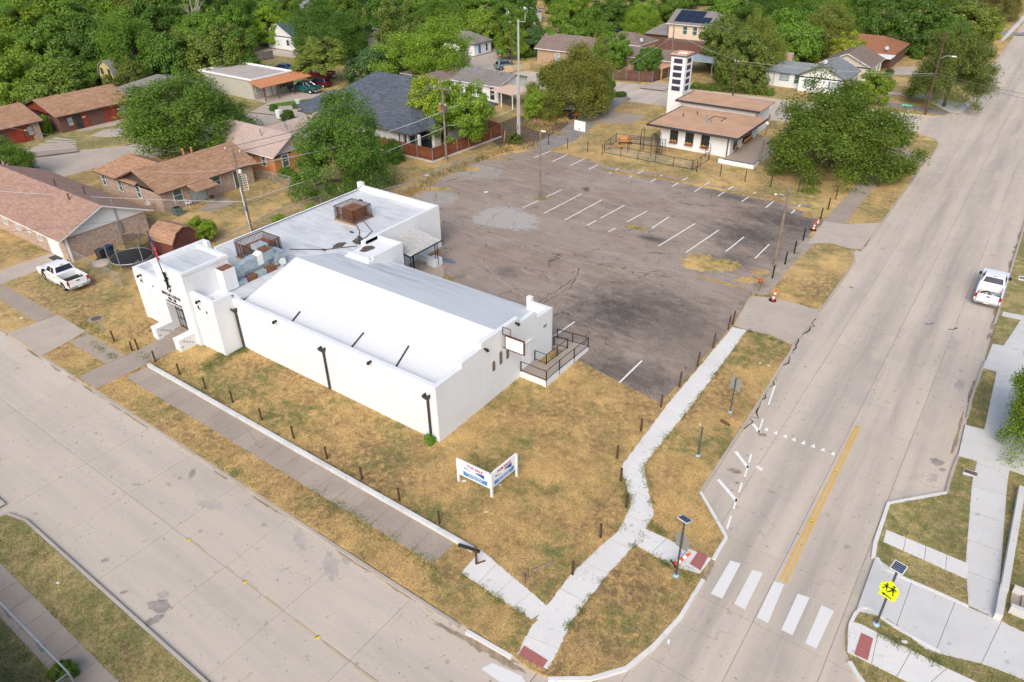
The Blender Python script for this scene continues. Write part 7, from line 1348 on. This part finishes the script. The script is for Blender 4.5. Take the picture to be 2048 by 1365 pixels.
def fringe(px, n, sd=.14, world=False):
    P = [Vector(p) for p in (px if world else W(*px))]; L = [(P[i+1]-P[i]).length for i in range(len(P)-1)]; tot = sum(L); X = []; Y = []; g = np.random.default_rng(len(px)+n)
    cl = np.sort(g.random(max(6,int(tot*2.6))))
    for k in range(n):
        s = (cl[g.integers(len(cl))]+g.normal(0,.012))%1.0*tot
        for i, l in enumerate(L):
            if s <= l: q = P[i]+(P[i+1]-P[i])*(s/l); break
            s -= l
        X.append(q.x+g.normal(0,sd)); Y.append(q.y+g.normal(0,sd))
    return X, Y
fx, fy = [], []
for px, n, sd in (([(1496,663),(1386,808),(1288,932)],500,.12),([(1288,935),(1310,1030),(1278,1085)],350,.16),([(1240,930),(1256,1000),(1236,1062)],420,.2),([(1206,1162),(1128,1268)],260,.12),([(1262,1090),(1345,1135)],260,.14),([(1300,1052),(1366,1090)],180,.12),([(1492,660),(1572,690)],240,.1),([(1610,960),(700,960)],0,.1),([(600,963),(720,1042),(800,1092),(880,1140)],700,.28),([(922,1150),(1060,1240)],260,.12),([(482,692),(450,712),(410,735)],1600,.38),([(470,692),(494,701)],1000,.3),([(960,462),(1000,470),(1040,490)],60,.12),([(1090,508),(1130,520)],50,.1),([(1190,530),(1260,540)],120,.12),([(1500,596),(1560,545),(1600,500)],350,.2),([(1255,452),(1290,462),(1275,455)],160,.5),([(1068,398),(1092,397)],120,.35),([(1700,1235),(1790,1285),(1880,1330)],420,.16),([(1380,1155),(1360,1140)],160,.25),([(160,672),(235,720)],260,.18),([(150,640),(330,735)],500,.25),([(320,700),(420,780),(520,830)],240,.5)):
    if n: a, b = fringe(px, n, sd); fx += a; fy += b
fx, fy = np.array(fx), np.array(fy); ok = np.ones(len(fx),bool)
blades('green_weeds','fresh green weeds fringing walks, cracks and walls',fx,fy,GREENB,.03,.10,.018,3,.012)
tx_, ty_ = [], []
for px, n, sd in (([(800,398),(870,352),(950,322),(1010,300),(1040,285)],1200,.5),([(1000,300),(1075,292)],500,.6),([(1120,268),(1060,250),(1130,240)],900,.9),([(690,400),(760,405),(860,372)],700,.7),([(1240,500),(1400,520),(1470,520)],0,.5)):
    if n: a, b = fringe(px, n, sd); tx_ += a; ty_ += b
blades('tall_dry_weeds','tall straw-coloured weeds along the fence beside the lot',np.array(tx_),np.array(ty_),BLADE,.15,.5,.03,3)
def lawn_patch(label, u, v, rx, ry, rot, seed, z=.020, dens=26):
    x, y = G(u, v); o = ragged('lot_grass_patch', x, y, rx, ry, LAWN, z, None, seed, rot, 60, .38); pl = [(q.co.x, q.co.y) for q in o.data.vertices]
    n = int(rx*ry*4*dens); X, Y = scatter(n, x-rx-1, y-max(rx,ry)-1, x+rx+1, y+max(rx,ry)+1, [[(x+(a-x)*1.12,y+(b-y)*1.12) for a, b in pl]], False, 300.); return X, Y
PX, PY = [], []
for i, (u, v, rx, ry, rot) in enumerate(((1415,526,3.0,1.9,.1),(1445,530,2.2,1.4,.6),(1390,533,1.8,1.0,0),(1270,455,1.6,.7,.2),(1570,402,3.2,.7,.1),(1520,395,3.5,.8,.1),(1470,385,3.5,.7,.1),(1400,372,3.5,.6,.1),(1330,358,3.5,.7,.1),(1250,348,4,.8,.1),(1630,432,1.6,1.0,.5),(1612,420,2.0,.8,.2),(1500,560,1.6,.9,.8),(1520,545,1.2,.7,.5),(1440,565,3.0,.35,.0),(820,405,2.0,1.0,.5),(870,378,2.4,.8,.7),(930,340,2.5,.9,.7),(1000,318,2.5,.8,.3),(1180,318,3.5,.6,.1),(1082,398,.9,.5,0))):
    a, b = lawn_patch('', u, v, rx, ry, rot, 400+i, .0195+i*.0002); PX += list(a); PY += list(b)
blades('patch_grass','dry grass that has crept over the edges and bays of the parking lot',np.array(PX),np.array(PY),BLADE,.04,.13,.03,4,.02)
